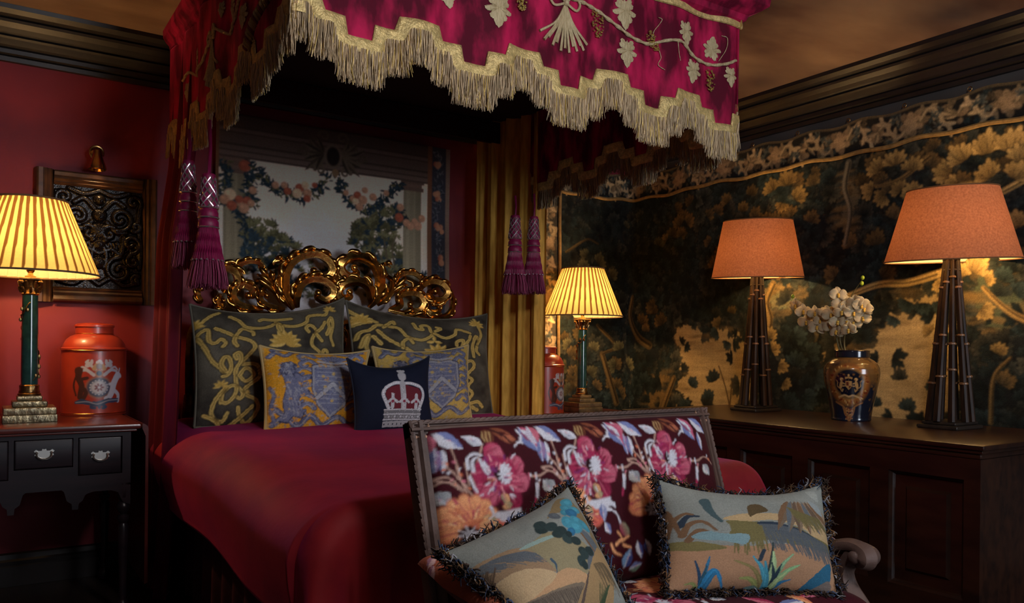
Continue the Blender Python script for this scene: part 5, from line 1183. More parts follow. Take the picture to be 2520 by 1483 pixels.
# ================================================================== COLUMN LAMPS
def column_lamp(x, y, z, label):
    t = thing('table_lamp', (x, y, z), label, 'lamp', 'green column lamps with pleated shades')
    mb = MB(); mb.box(-.092, .092, -.092, .092, 0, .030, .003); mb.box(-.089, .089, -.089, .089, .0302, .058, .004); mb.build('plinth', M['gilt_base'], t)
    mb = MB(); mb.box(-.060, .060, -.060, .060, .0583, .082, .006); mb.box(-.044, .044, -.044, .044, .0823, .102, .006); mb.build('stepped_base', M['gilt_base'], t)
    mb = MB(); mb.lathe([(.040, .1022), (.041, .108), (.036, .112), (.037, .116), (.033, .124), (.034, .140), (.030, .144)], 30, rfun=lambda a, z_: 1+.03*np.cos(18*a)*(z_ > .12)); mb.build('column_foot', M['old_brass'], t)
    mb = MB(); mb.lathe([(.0295, .1442), (.0300, .18), (.0292, .35), (.0272, .497)], 32); mb.build('column', M['marble'], t)
    mb = MB(); tt = np.linspace(0, 1, 120); zz_ = .16+.30*tt; r_ = .0315; a = -1.2+5.4*tt+.5*np.sin(tt*14)
    mb.tube(np.stack([r_*np.cos(a), r_*np.sin(a), zz_+.010*np.sin(tt*40)], 1), .0022, 5)
    for k in range(16):
        i = int((k+.5)/16*119); an = a[i]; p = np.array([.0325*math.cos(an), .0325*math.sin(an), zz_[i]+.012*(-1)**k]); mb.sphere(p, (.006, .006, .0085), 6, 4)
    mb.build('gilt_vine', M['old_brass'], t)
    mb = MB(); mb.lathe([(.028, .4972), (.033, .502), (.029, .508), (.030, .530), (.036, .552), (.041, .556)], 24)
    for k in range(8):
        a0 = k*PI/4
        for (zz0, r0, h) in ((.508, .031, .022), (.526, .034, .026)):
            off = PI/8 if zz0 > .52 else 0; mb.tube([((r0)*math.cos(a0+off), r0*math.sin(a0+off), zz0), ((r0+.004)*math.cos(a0+off), (r0+.004)*math.sin(a0+off), zz0+h*.6), ((r0+.010)*math.cos(a0+off), (r0+.010)*math.sin(a0+off), zz0+h)], [.006, .007, .004], 6)
    for k in range(4):
        a0 = PI/4+k*PI/2; mb.sphere((.043*math.cos(a0), .043*math.sin(a0), .548), .010, 8, 6)
    mb.box(-.039, .039, -.039, .039, .5562, .566, .003); mb.build('capital', M['old_brass'], t)
    mb = MB(); mb.lathe([(.018, .5662), (.020, .572), (.010, .578), (.008, .584), (.015, .594), (.015, .602), (.008, .612), (.011, .62), (.011, .66), (.013, .665), (.013, .70)], 18); mb.build('stem', M['brass'], t)
    mb = MB(); mb.lathe([(.006, .7002), (.013, .71), (.015, .725), (.010, .745), (.003, .762)], 12); mb.build('bulb', M['bulb'], t)
    # pleated shade
    n = 40*10; nz = 16; a = np.arange(n)*2*PI/n; ph = (np.arange(n) % 10)/10.0; G = np.zeros((nz, n, 3)); C = np.zeros((nz, n, 3))
    for j in range(nz):
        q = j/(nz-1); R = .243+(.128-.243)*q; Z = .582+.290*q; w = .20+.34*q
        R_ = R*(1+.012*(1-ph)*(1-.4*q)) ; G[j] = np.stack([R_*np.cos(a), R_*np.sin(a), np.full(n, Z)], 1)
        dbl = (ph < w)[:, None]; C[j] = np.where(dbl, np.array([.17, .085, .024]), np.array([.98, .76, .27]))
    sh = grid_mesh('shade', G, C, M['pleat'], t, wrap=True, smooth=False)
    for R, Z in ((.246, .582), (.1305, .872)):
        mb = MB(); aa = np.arange(72)*2*PI/72; mb.tube(np.stack([R*np.cos(aa), R*np.sin(aa), np.full(72, Z)], 1), .0042, 6, closed=True); mb.build('shade_trim', M['trimtape'], sh)
    mb = MB()
    for k in range(3): mb.tube([(.012*math.cos(k*2.09), .012*math.sin(k*2.09), .86), (.127*math.cos(k*2.09), .127*math.sin(k*2.09), .87)], .0018, 5)
    mb.tube([(.014, 0, .70), (.05, 0, .77), (.012, 0, .86)], .0018, 5); mb.tube([(-.014, 0, .70), (-.05, 0, .77), (-.012, 0, .86)], .0018, 5); mb.build('shade_carrier', M['brass'], t)
    lamp('column_lamp_light', 'POINT', (x, y, z+.690), E_COLUMN, WARM, .022)
    return t
pL = at(73, 1035, Z=H1); pL = np.array([.172, 3.70, H1])
column_lamp(pL[0], pL[1], H1, 'green marble column lamp with pleated shade on the left side table')
column_lamp(3.085, 3.85, H2, 'green column lamp with pleated shade right of the bed, by the tapestry border')

# ================================================================== RED TEA CANISTERS
def canister(x, y, z, rz, label):
    t = thing('tea_canister', (x, y, z), label, 'canister', 'red painted tea canisters', rz)
    RD = np.array([.30, .030, .013]); na, nz = 420, 300; Hb = .282; R = .128
    a = np.linspace(-PI, PI, na, endpoint=False)
    # canvas: arc length x height on the front face (-Y side)
    cv = Canvas(-.2, .2, 0, Hb, .0016, RD); n_ = fbm(cv.h, cv.w, 6, 6, 3, 3); cv.a *= (.85+.3*n_)[..., None]
    WH = lin(176, 178, 190); BL = lin(44, 60, 88); DB = lin(62, 34, 28)
    def S(x, y): return ((x-587)/2.471*.00166, Hb-((y-1000)/2.471*.00166))
    cv.ell(S(587, 1240), .050, .046, 0, lin(150, 110, 80)); cv.ell(S(587, 1240), .046, .042, 0, BL); cv.ell(S(587, 1240), .036, .033, 0, lin(96, 110, 130)); cv.ell(S(587, 1240), .030, .027, 0, WH*.9)
    for k in range(16): q = k*2*PI/16; p = S(587, 1240); cv.ell((p[0]+.034*math.cos(q), p[1]+.031*math.sin(q)), .003, .003, 0, WH)
    for k in range(7): q = k*2*PI/7; p = S(587, 1240); cv.ell((p[0]+.012*math.cos(q), p[1]+.011*math.sin(q)), .007, .004, q, lin(110, 60, 66))
    cv.ell(S(587, 1240), .005, .005, 0, WH)
    for sx in (-1, 1):                                       # mantling feathers
        for pts, w in (([(587+sx*30, 1160), (587+sx*70, 1130), (587+sx*110, 1140), (587+sx*112, 1165)], .007), ([(587+sx*40, 1150), (587+sx*90, 1110), (587+sx*118, 1130)], .005), ([(587+sx*20, 1125), (587+sx*50, 1095), (587+sx*66, 1070)], .006), ([(587+sx*66, 1100), (587+sx*44, 1085), (587+sx*40, 1068)], .009), ([(587+sx*50, 1100), (587+sx*72, 1080), (587+sx*60, 1066)], .006)):
            cv.stroke([S(*p) for p in pts], w, WH*.85, w*.5)
    cv.stroke([S(560, 1120), S(587, 1085), S(615, 1120)], .009, lin(160, 130, 90)); cv.ell(S(587, 1105), .012, .012, 0, lin(120, 110, 110)); cv.ell(S(587, 1150), .016, .016, 0, lin(150, 110, 76)); cv.ell(S(587, 1150), .010, .011, 0, BL)
    cv.stroke([S(575, 1080), S(590, 1070), S(602, 1085)], .005, WH)
    # lion-like beast (dark) and white beast
    cv.stroke([S(475, 1130), S(470, 1180), (S(490, 1230)), S(478, 1300)], .014, DB, .010); cv.ell(S(470, 1135), .017, .017, 0, DB); cv.stroke([S(480, 1190), S(520, 1180)], .007, DB); cv.stroke([S(485, 1230), S(515, 1270), S(500, 1310)], .008, DB); cv.stroke([S(455, 1290), S(440, 1230), S(450, 1180)], .004, DB)
    cv.stroke([S(705, 1165), S(680, 1210), S(665, 1270), S(650, 1300)], .015, WH, .011); cv.stroke([S(690, 1180), S(715, 1160), S(728, 1172)], .010, WH, .007); cv.stroke([S(685, 1215), S(650, 1220)], .006, WH); cv.stroke([S(680, 1260), S(710, 1290), S(708, 1330)], .008, WH); cv.stroke([S(660, 1290), S(625, 1310)], .007, WH); cv.stroke([S(712, 1155), S(722, 1120)], .003, WH)
    # ribbon base
    cv.poly([S(*p) for p in ((445, 1330), (490, 1310), (560, 1335), (590, 1325), (640, 1310), (712, 1312), (708, 1338), (640, 1340), (600, 1362), (560, 1360), (500, 1345), (448, 1345))], BL)
    for pts in (((560, 1335), (545, 1365), (565, 1370)), ((600, 1345), (625, 1365), (610, 1372)), ((580, 1340), (590, 1368))): cv.stroke([S(*p) for p in pts], .006, BL)
    cv.stroke([S(455, 1335), S(520, 1330), S(580, 1345), S(640, 1325), S(705, 1322)], .002, WH*.6)
    cv.blur(1)
    G = np.zeros((nz, na, 3)); C = np.zeros((nz, na, 3))
    for j in range(nz):
        zz_ = Hb*j/(nz-1); G[j] = np.stack([R*np.sin(a), -R*.86*np.cos(a), np.full(na, zz_)], 1)
        s_ = a*R*.97; i = np.clip(((s_+.2)/.0016).astype(int), 0, cv.w-1); C[j] = np.where((np.abs(s_) < .19)[:, None], cv.a[min(j*cv.h//nz, cv.h-1)][i], RD)
    grid_mesh('body', G, C, M['tin'], t, wrap=True)
    mb = MB(); mb.lathe([(R-.004, -.0), (R+.002, .0005), (R+.003, .006), (R+.0005, .009)], 48, sy=.86, col=RD*.7); mb.build('foot_rim', M['tin'], t); mb = MB()
    mb.lathe([(R, Hb-.006), (R+.004, Hb), (R+.004, Hb+.006), (R-.003, Hb+.010), (R-.006, Hb+.022), (R-.018, Hb+.044), (R-.034, Hb+.058), (R-.052, Hb+.066), (R-.0535, Hb+.069)], 48, sy=.86, col=RD*1.05); mb.build('shoulder', M['tin'], t)
    mb = MB(); mb.lathe([(R-.0525, Hb+.0692), (R-.053, Hb+.098), (R-.048, Hb+.100), (R-.049, Hb+.108), (R-.060, Hb+.114), (R-.09, Hb+.117), (.004, Hb+.118)], 48, sy=.86, col=RD*1.0); mb.build('lid', M['tin'], t)
    for zz_, rr in ((.010, R+.002), (Hb-.002, R+.0045), (Hb+.070, R-.0525)):
        mb = MB(); aa = np.arange(64)*2*PI/64; mb.tube(np.stack([rr*np.cos(aa), rr*.86*np.sin(aa), np.full(64, zz_)], 1), .0014, 5, closed=True)
        mb.build('gilt_line', M['brass'], t)
    return t
pC = at(232, 1019, Z=H1)
canister(pC[0], pC[1]+.02, H1, .06, 'red tea canister with a painted crest on the left side table')
canister(2.765, 3.80, H2, .45, 'red tea canister half hidden by the gold curtain, beside the right column lamp')

# ================================================================== CHEST, TALL LAMPS, VASE
ZCH = .738; CX = 2.85; CY0, CY1 = 1.385, 3.18; CXB = 3.655
ch = thing('chest', ((CX+CXB)/2, (CY0+CY1)/2, 0), 'long dark panelled oak chest under the verdure tapestry', 'chest')
mb = MB(); mb.box(CX-.02, CXB, CY0-.02, CY1+.02, ZCH-.018, ZCH, .005); mb.box(CX-.012, CXB, CY0-.012, CY1+.012, ZCH-.030, ZCH-.0183, .003); mb.box(CX-.004, CXB, CY0-.004, CY1+.004, ZCH-.050, ZCH-.0303, .006); mb.build('top', M['chest_wood'], ch, True)
mb = MB(); zt_, zb_ = ZCH-.0505, .10
mb.box(CX+.03, CXB, CY0+.03, CY1-.03, zb_, zt_-.001)
mb.box(CX, CX+.03, CY0, CY1, zt_-.075, zt_); mb.box(CX, CX+.03, CY0, CY1, zb_, zb_+.09)
ys = [CY0+.055]; npan = 5; pw = (CY1-CY0-.11-.075*(npan-1))/npan
mb.box(CX, CX+.03, CY0, CY0+.055, zb_+.09, zt_-.075); mb.box(CX, CX+.03, CY1-.055, CY1, zb_+.09, zt_-.075)
mb.box(CX+.0302, CXB, CY0, CY0+.03, zb_, zt_); mb.box(CX+.0302, CXB, CY1-.03, CY1, zb_, zt_)
pans = []
for k in range(npan):
    a = CY0+.055+k*(pw+.075); pans.append((a, a+pw))
    if k < npan-1: mb.box(CX, CX+.03, a+pw, a+pw+.075, zb_+.09, zt_-.075)
mb.build('carcass', M['chest_wood'], ch, True, False)
for a, b in pans:
    mb = MB(); za_, zc_ = zb_+.09, zt_-.075
    def ringp(i, x): return [(x, a+i, za_+i), (x, b-i, za_+i), (x, b-i, zc_-i), (x, a+i, zc_-i)]
    R_ = ringp(0.0005, CX+.004)+ringp(.010, CX+.012)+ringp(.016, CX+.022)+ringp(.055, CX+.024)+ringp(.066, CX+.012)
    Fc = [(k*4+i, k*4+(i+1) % 4, (k+1)*4+(i+1) % 4, (k+1)*4+i) for k in range(4) for i in range(4)]+[(16, 17, 18, 19)]
    mb.add(R_, Fc); mb.build('panel', M['chest_wood'], ch, True, False)
mb = MB(); mb.box(CX-.015, CXB, CY0-.015, CY1+.015, 0, .08, .005); mb.box(CX-.006, CXB, CY0-.006, CY1+.006, .0803, .0995, .006); mb.build('plinth', M['chest_wood'], ch, True)

def tall_lamp(x, y, z, label, rb, rt_, wide):
    t = thing('table_lamp', (x, y, z), label, 'lamp', 'tall cane lamps with terracotta shades')
    mb = MB(); mb.box(-.105, .105, -.085, .085, 0, .016, .005); mb.box(-.092, .092, -.072, .072, .0162, .030, .006); mb.build('base', M['dark_oak'], t)
    zr, zt_ = .702, .998
    for k in range(9):
        a = k*2*PI/9+.3; r0, r1 = wide, .020
        p0 = np.array([r0*math.cos(a), r0*.85*math.sin(a), .0302]); p1 = np.array([r1*math.cos(a), r1*math.sin(a), .745]); tt = np.linspace(0, 1, 24)
        P = p0+(p1-p0)*tt[:, None]; mb = MB(); mb.tube(P, .0155-.0065*tt, 9, rfun=lambda th, i: 1+.12*np.cos(3*th+.5)); rd = mb.build('rod', M['rod'], t)
        for q, f_ in enumerate((.22+.04*(k % 3), .50-.05*(k % 2), .78+.03*(k % 3))):
            mb = MB(); c = p0+(p1-p0)*f_; d = (p1-p0)/np.linalg.norm(p1-p0); R_ = .0155-.0065*f_+.004
            mb.tube([c-d*.006, c-d*.003, c+d*.003, c+d*.006], [R_*.7, R_, R_, R_*.7], 10)
            mb.build('node_ring', M['cane_node'], rd)
    mb = MB()
    for zz_, r_ in ((.66, .030), (.705, .028)):
        aa = np.arange(24)*2*PI/24; mb.tube(np.stack([r_*np.cos(aa), r_*np.sin(aa), np.full(24, zz_)], 1), .006, 6, closed=True)
    mb.lathe([(.022, .74), (.022, .752), (.012, .756), (.014, .80)], 14); mb.build('neck', M['rod'], t)
    mb = MB(); mb.lathe([(.006, .8002), (.020, .82), (.024, .84), (.012, .87), (.003, .876)], 14); mb.build('bulb', M['bulb'], t)
    mb = MB(); prof = [(rb, zr), (rb+(rt_-rb)*.25, zr+(zt_-zr)*.25), (rb+(rt_-rb)*.5, zr+(zt_-zr)*.5), (rb+(rt_-rb)*.75, zr+(zt_-zr)*.75), (rt_, zt_)]; mb.lathe(prof, 80, cap=False); td = np.array([-x, -y]); td /= np.hypot(*td)
    def tilt(V):                                             # the shade sits a little tipped on its carrier
        V = V.copy(); zc = zr+.08; al = math.radians(4.0); h = V[:, 0]*td[0]+V[:, 1]*td[1]; z_ = V[:, 2]-zc
        h2 = h*math.cos(al)+z_*math.sin(al); z2 = -h*math.sin(al)+z_*math.cos(al); V[:, 0] += td[0]*(h2-h); V[:, 1] += td[1]*(h2-h); V[:, 2] = zc+z2; return V
    mb.v = [tilt(v) for v in mb.v]; sh = mb.build('shade', M['terracotta'], t)
    for R, Z in ((rb, zr), (rt_, zt_)):
        mb = MB(); aa = np.arange(72)*2*PI/72; mb.tube(np.stack([R*np.cos(aa), R*np.sin(aa), np.full(72, Z)], 1), .0030, 6, closed=True); mb.v = [tilt(v) for v in mb.v]; mb.build('shade_rim', M['cane_node'], sh)
    mb = MB()
    for k in range(3): mb.tube([(.014*math.cos(k*2.09), .014*math.sin(k*2.09), .80), ((rt_-.004)*math.cos(k*2.09), (rt_-.004)*math.sin(k*2.09), zt_-.02)], .0018, 5)
    mb.build('shade_carrier', M['brass'], t)
    lamp('tall_lamp_light', 'POINT', (x, y, z+.795), E_TALL, WARM, .024)
    return t
LX = 3.40
pa = at(2337, 1050, X=LX); pb = at(1860, 1006, X=LX+.02)
tall_lamp(LX, pa[1], ZCH, 'tall dark cane lamp with terracotta shade, nearest the chest end, right of the vase', .258, .172, .092)
tall_lamp(LX+.02, pb[1], ZCH, 'tall dark cane lamp with terracotta shade, left of the vase beyond the settee', .235, .176, .080)
pv = at(2094, 1034, X=3.36)
NAVY = np.array([.010, .014, .030]); GB = np.array([.15, .08, .026])
va = thing('vase', (3.36, pv[1], ZCH), 'navy and gold ginger jar vase with an armorial medallion on the chest', 'vase')
prof = [(.084, 0), (.088, .004), (.086, .012), (.088, .03), (.096, .075), (.108, .13), (.118, .18), (.122, .215), (.120, .24), (.110, .262), (.092, .278), (.076, .286), (.0745, .289)]
Z_ = np.linspace(0, .289, 260); R_ = np.interp(Z_, [p[1] for p in prof], [p[0] for p in prof])
for _ in range(12): R_[1:-1] = R_[1:-1]*.5+.25*(R_[:-2]+R_[2:])
na = 400; fa = math.atan2(-pv[1], -3.36)-.10                  # medallion faces the camera side
a = fa+np.linspace(-PI, PI, na, endpoint=False); rel = np.linspace(-PI, PI, na, endpoint=False)
cv = Canvas(-.40, .40, 0, .289, .0015, NAVY)
f = fbm(cv.h, cv.w, 10, 24, 90, 4); zz = cv.Y[:, None]; xx = cv.X[None]
m = np.clip((zz-.165+.03*f+.00*xx)/.03, 0, 1)*np.clip(f*2.2-.2, .3, 1); cv.a = cv.a*(1-m[..., None])+GB*m[..., None]
cv.ell((0, .165), .098, .098, 0, GB*.6); cv.ell((0, .165), .092, .092, 0, lin(150, 92, 44))
r = random.Random(2)
for k in range(90):
    q, R = r.uniform(0, 6.28), r.uniform(.070, .092); cv.ell((R*math.cos(q), .165+R*math.sin(q)), .006, .003, q, r.choice((lin(110, 40, 24), lin(190, 150, 90), lin(120, 80, 40))), raw=True)
cv.ell((0, .172), .071, .071, 0, lin(190, 140, 70)); cv.ell((0, .172), .067, .067, 0, lin(14, 18, 32))
for pts in (((-.05, .12), (-.02, .105), (.02, .105), (.05, .12)),): cv.stroke(pts, .003, GB*1.4)
GLD2 = lin(186, 140, 84); GLD3 = lin(120, 78, 40)
for sx in (-1, 1):                                           # two small gilt beasts either side of a shield
    cv.ell((sx*.034, .165), .007, .019, sx*.25, GLD2); cv.ell((sx*.030, .190), .0075, .0075, 0, lin(206, 160, 100)); cv.ell((sx*.026, .187), .004, .003, 0, GLD3)
    for x, y, a_ in ((.022, .172, .5), (.021, .160, -.2), (.036, .143, 1.2), (.028, .140, 1.9)): cv.ell((sx*x, y), .008, .0026, sx*a_, GLD2)
    cv.stroke([(sx*.042, .150), (sx*.052, .160), (sx*.049, .176), (sx*.055, .186)], .0018, GLD2, .0012); cv.ell((sx*.046, .205), .006, .004, sx, GLD3); cv.ell((sx*.020, .212), .005, .004, 0, GLD3)
cv.poly([(-.014, .182), (.014, .182), (.014, .160), (0, .142), (-.014, .160)], GLD2); cv.poly([(-.011, .179), (0, .179), (0, .162), (-.011, .162)], lin(96, 36, 28)); cv.poly([(0, .162), (.011, .162), (.010, .157), (0, .147)], lin(96, 36, 28))
for q in range(5): cv.ell(((q-2)*.006, .196+.004*(1-abs(q-2)/2)), .0032, .005, 0, GLD2)
cv.ell((0, .209), .004, .005, 0, lin(206, 160, 100))
r3 = random.Random(8)
for q in range(60): cv.ell((r3.uniform(-.055, .055), r3.uniform(.125, .22)), .0016, .0012, 0, GLD3)
cv.stroke([(-.05, .108), (-.02, .118), (0, .112), (.02, .118), (.05, .108)], .004, lin(190, 150, 100))
for pts in (((-.07, .085), (-.035, .070), (0, .045), (.035, .070), (.07, .085)), ((-.02, .05), (0, .0), (.02, .05)), ((-.03, .06), (-.02, .03), (0, .02), (.02, .03), (.03, .06))): cv.stroke(pts, .0045, lin(150, 100, 56), .003)
for k in range(40): cv.ell((r.uniform(-.018, .018), r.uniform(.005, .06)), .004, .003, 0, r.choice((lin(120, 60, 40), lin(176, 130, 80))), raw=True)
for k in range(120):
    x = r.choice((-1, 1))*r.uniform(.11, .4); cv.spray((x, r.uniform(.03, .26)), .014, r.uniform(0, 6), GB*.7, GB*1.3, 4, raw=True)
cv.blur(1)
G = np.zeros((260, na, 3)); C = np.zeros((260, na, 3))
for j in range(260):
    G[j] = np.stack([R_[j]*np.cos(a), R_[j]*np.sin(a), np.full(na, Z_[j])], 1); i = np.clip(((rel*.118+.40)/.0015).astype(int), 0, cv.w-1); C[j] = cv.a[min(int(Z_[j]/.0015), cv.h-1)][i]
grid_mesh('jar_body', G, C, M['porcelain'], va, wrap=True)
mb = MB(); mb.lathe([(.075, .2892), (.078, .292), (.0775, .316), (.080, .319), (.078, .322), (.068, .322), (.066, .30)], 48, col=NAVY*.8, cap=False); mb.build('neck', M['porcelain'], va)

def orchid(name_pts, blooms, buds, label, seed):
    base = np.array([3.36, pv[1], ZCH+.24]); t = thing('orchid_stem', tuple(base), label, 'orchid', 'orchid stems in the vase')
    rs = np.random.RandomState(seed); P = cat([base]+[np.array(p) for p in name_pts], 10)-base; mb = MB(); mb.tube(P, np.linspace(.0042, .0018, len(P)), 7); mb.build('stem', M['stem'], t)
    view = np.array([-.93, -.55, -.05]); view /= np.linalg.norm(view)
    for c in blooms:
        c = np.array(c)-base; fdir = view+rs.normal(0, .28, 3); fdir /= np.linalg.norm(fdir); ux = np.cross(fdir, [0, 0, 1]); ux /= np.linalg.norm(ux); uy = np.cross(ux, fdir)
        R = rs.uniform(.034, .044); mb = MB()
        for k, (an, L, Wd) in enumerate(((PI/2, 1.0, .62), (PI/2+2.15, .95, .55), (PI/2-2.15, .95, .55), (.12, 1.05, 1.05), (PI-.12, 1.05, 1.05))):
            an += rs.normal(0, .12); nu, nv_ = 7, 7; V = []
            for i in range(nu):
                s_ = i/(nu-1); w = Wd*R*.62*math.sin(PI*min(1, s_*.86+.10))**.7
                for q in range(nv_):
                    b = (q/(nv_-1)-.5)*2; r_ = L*R*s_; dx, dy = math.cos(an), math.sin(an); d = .010*math.sin(s_*2.4)-.012*s_*s_*(1+.5*math.sin(k))+.006*abs(b)*s_+.003*math.sin(q*2+k)*s_
                    V.append(c+ux*(dx*r_-dy*b*w)+uy*(dy*r_+dx*b*w)+fdir*(d+.004*(k > 2)))
            mb.add(V, [(i*nv_+q, i*nv_+q+1, (i+1)*nv_+q+1, (i+1)*nv_+q) for i in range(nu-1) for q in range(nv_-1)])
        fl = mb.build('bloom', M['petal'], t, angle=80); md = fl.modifiers.new('t', 'SOLIDIFY'); md.thickness = .0012
        mb = MB(); mb.sphere(c+fdir*.010, .0065, 8, 6); mb.sphere(c+fdir*.012-uy*.009, (.006, .006, .008), 8, 6); mb.build('lip', M['lip'], fl)
    for c in buds:
        c = np.array(c)-base; mb = MB(); mb.sphere(c, (.0085, .0085, .0105), 10, 8); mb.build('bud', M['bud'], t)
pt = lambda u, v, d=0: at(u, v, X=3.36+d)
B1 = [(1975, 765), (1960, 750), (1985, 790), (2005, 768), (2020, 790), (2035, 770), (2012, 805), (2045, 800)]
B2 = [(2072, 765), (2060, 790), (2085, 790), (2062, 725), (2070, 745), (2060, 815), (2090, 810), (2045, 775)]
B3 = [(2100, 770), (2118, 750), (2128, 762), (2105, 745), (2100, 795), (2122, 782), (2085, 755)]
orchid([pt(2066, 860), pt(2050, 800), pt(2010, 770), pt(1965, 748), pt(1952, 730)], [pt(u, v, -.03+.01*(i % 3)) for i, (u, v) in enumerate(B1)], [pt(1953, 757), pt(1951, 729)], 'white orchid spray arching left from the vase', 1)
orchid([pt(2070, 850), pt(2066, 800), pt(2062, 740), pt(2063, 712)], [pt(u, v, -.05+.015*(i % 3)) for i, (u, v) in enumerate(B2)], [], 'upright middle orchid spray in the vase', 2)
orchid([pt(2078, 850), pt(2085, 780), pt(2095, 730), pt(2124, 685)], [pt(u, v, -.02+.012*(i % 3)) for i, (u, v) in enumerate(B3)], [pt(2123, 683), pt(2121, 697)], 'white orchid spray leaning right in the vase, tipped with green buds', 3)
# ================================================================== SETTEE
SX0, SX1 = .845, 1.845
set_ = thing('settee', ((SX0+SX1)/2, 1.45, 0), 'small carved settee with burgundy floral upholstery at the foot of the bed', 'settee')
ZS, ZTOP = .455, .872; YBs, YTs = 1.585, 1.715
def bk(x, h, d=0.0):
    """point on the leaning back: h = 0 seat .. 1 top, d towards the sitter"""
    L = math.hypot(ZTOP-ZS, YTs-YBs); ny, nz = -(ZTOP-ZS)/L, (YTs-YBs)/L
    return np.stack([np.asarray(x)+0*np.asarray(h), YBs+(YTs-YBs)*np.asarray(h)+ny*np.asarray(d), ZS+(ZTOP-ZS)*np.asarray(h)+nz*np.asarray(d)], -1)
bp0 = bk(0, 0, .045); bn = bk(0, 0, 1)-bk(0, 0, 0); BL_ = math.hypot(ZTOP-ZS, YTs-YBs)
def uS(u, v):
    d = ray(u, v); o = np.array([0, 0, CZ]); t = ((bp0-o)@bn)/(d@bn); p = o+t*d
    return (p[0], (p[2]-bp0[2])/(ZTOP-ZS)*BL_)
Z6 = lambda x, y: (960+x*.3391, 980+y*.3391)
BUR = np.array([.046, .0025, .007]); PK = lin(168, 46, 84); PKL = lin(204, 110, 130); PKD = lin(104, 18, 46); WHT = lin(210, 212, 222); BLE = lin(112, 124, 172); BLD2 = lin(62, 72, 128); ORA = lin(214, 122, 88); ORL = lin(232, 166, 116); GRN = lin(140, 150, 120); BRNO = lin(120, 66, 44)
def floral(cv, conv, shift, r):
    def q(x, y): a, b = conv(*Z6(x, y)); return (a+shift[0], b+shift[1])
    def E(x, y, rx, ry, an, c, g=None, al=1): cv.ell(q(x, y), rx*SCL, ry*SCL, an, c, al, .2, True, g)
    def Sx(pts, w, c, w1=None, sm=6): cv.stroke([q(*p) for p in pts], w*SCL, c, None if w1 is None else w1*SCL, raw=True, sm=sm)
    SCL = .00037
    def petal(x, y, rx, ry, an, c, g):
        E(x, y, rx, ry, an, c*.8); E(x, y, rx*.92, ry*.92, an, c, g)
        for k in range(6):
            f = (k-2.5)/3; ca, sa = math.cos(an), math.sin(an); w = r.uniform(.3, .8)
            a, b = q(x, y); cv.stroke([(a+SCL*(-rx*w*ca-ry*f*sa*.8), b+SCL*(-rx*w*sa+ry*f*ca*.8)), (a+SCL*(rx*w*ca-ry*f*sa*.9), b+SCL*(rx*w*sa+ry*f*ca*.9))], 3.5*SCL, (PKL, PKD, c*1.2)[k % 3] if c is not ORA else (ORL, PK*.9, ORL)[k % 3], 1.5*SCL, .75, 0, True)
    def lf(x0, y0, x1, y1, w, c, tip, v=WHT):
        a = q(x0, y0); b = q(x1, y1); cv.leafp(a, math.hypot(b[0]-a[0], b[1]-a[1]), w*SCL, math.atan2(b[1]-a[1], b[0]-a[0]), c, tip, raw=True, vein=v)
        L = np.array(b)-a
        for k in range(5):
            t = .2+.14*k; p = np.array(a)+L*t; cv.stroke([p, p+L*.12+np.array([-L[1], L[0]])*r.uniform(-.10, .10)], 2.5*SCL, (WHT, BLE, PKL)[k % 3], sm=0, raw=True)
    # stems and sprigs
    for pts in (((400, 290), (440, 400), (480, 520), (540, 690)), ((340, 580), (420, 575), (490, 640), (545, 690)), ((350, 590), (440, 620), (520, 690)), ((410, 500), (480, 580), (600, 740)), ((560, 560), (600, 660), (620, 780)), ((640, 340), (620, 420), (600, 480)), ((960, 580), (1040, 575), (1110, 540), (1180, 570), (1215, 600)), ((1040, 600), (1020, 700), (1010, 790)), ((470, 500), (500, 600), (560, 660)), ((520, 480), (540, 560), (560, 640))):
        Sx(pts, 5, lin(206, 168, 150), 3)
    for x, y in ((395, 520), (425, 545), (410, 480), (490, 520), (520, 610), (970, 575), (1010, 580), (1035, 610), (1025, 660), (1018, 690), (1150, 530), (1170, 560), (560, 660), (500, 560), (450, 470)): E(x, y, 13, 8, r.uniform(0, 3), (WHT, ORA, PKL)[r.randint(0, 2)])
    Sx(((960, 560), (965, 600)), 6, PKL); Sx(((1010, 560), (1015, 600)), 5, WHT); Sx(((1020, 640), (1022, 730)), 12, WHT, 4); Sx(((1015, 740), (1010, 790)), 9, PK, 3)
    # leaves along the top
    lf(350, 250, 480, 370, 100, WHT, BLE*1.1); lf(270, 250, 320, 400, 110, lin(196, 190, 206), PKL*.9); lf(340, 360, 352, 545, 62, BLE, lin(150, 120, 160)); lf(640, 345, 500, 285, 66, WHT, lin(186, 190, 200)); lf(1040, 215, 1195, 330, 100, WHT, BLE*1.2); lf(1085, 330, 1102, 490, 52, BLE, WHT)
    lf(925, 215, 1045, 400, 130, BLE, lin(190, 90, 120)); lf(930, 240, 1020, 330, 70, lin(140, 80, 110), WHT)
    E(690, 285, 44, 46, .2, BRNO*.7)
    for k in range(6): Sx(((655+12*k, 250), (645+14*k, 290), (660+10*k, 325)), 3.2, (lin(206, 176, 120), BRNO*.5)[k % 2])
    E(800, 275, 88, 42, -.6, BRNO, lin(150, 84, 62)); E(815, 285, 52, 24, -.6, BUR); E(840, 305, 55, 26, -.5, lin(170, 100, 74)); Sx(((720, 235), (790, 270), (850, 330), (890, 320)), 8, lin(60, 24, 24))
    Sx(((905, 240), (925, 300), (870, 365)), 9, WHT, 5); Sx(((915, 300), (930, 340)), 7, WHT); Sx(((890, 330), (920, 335)), 6, WHT)
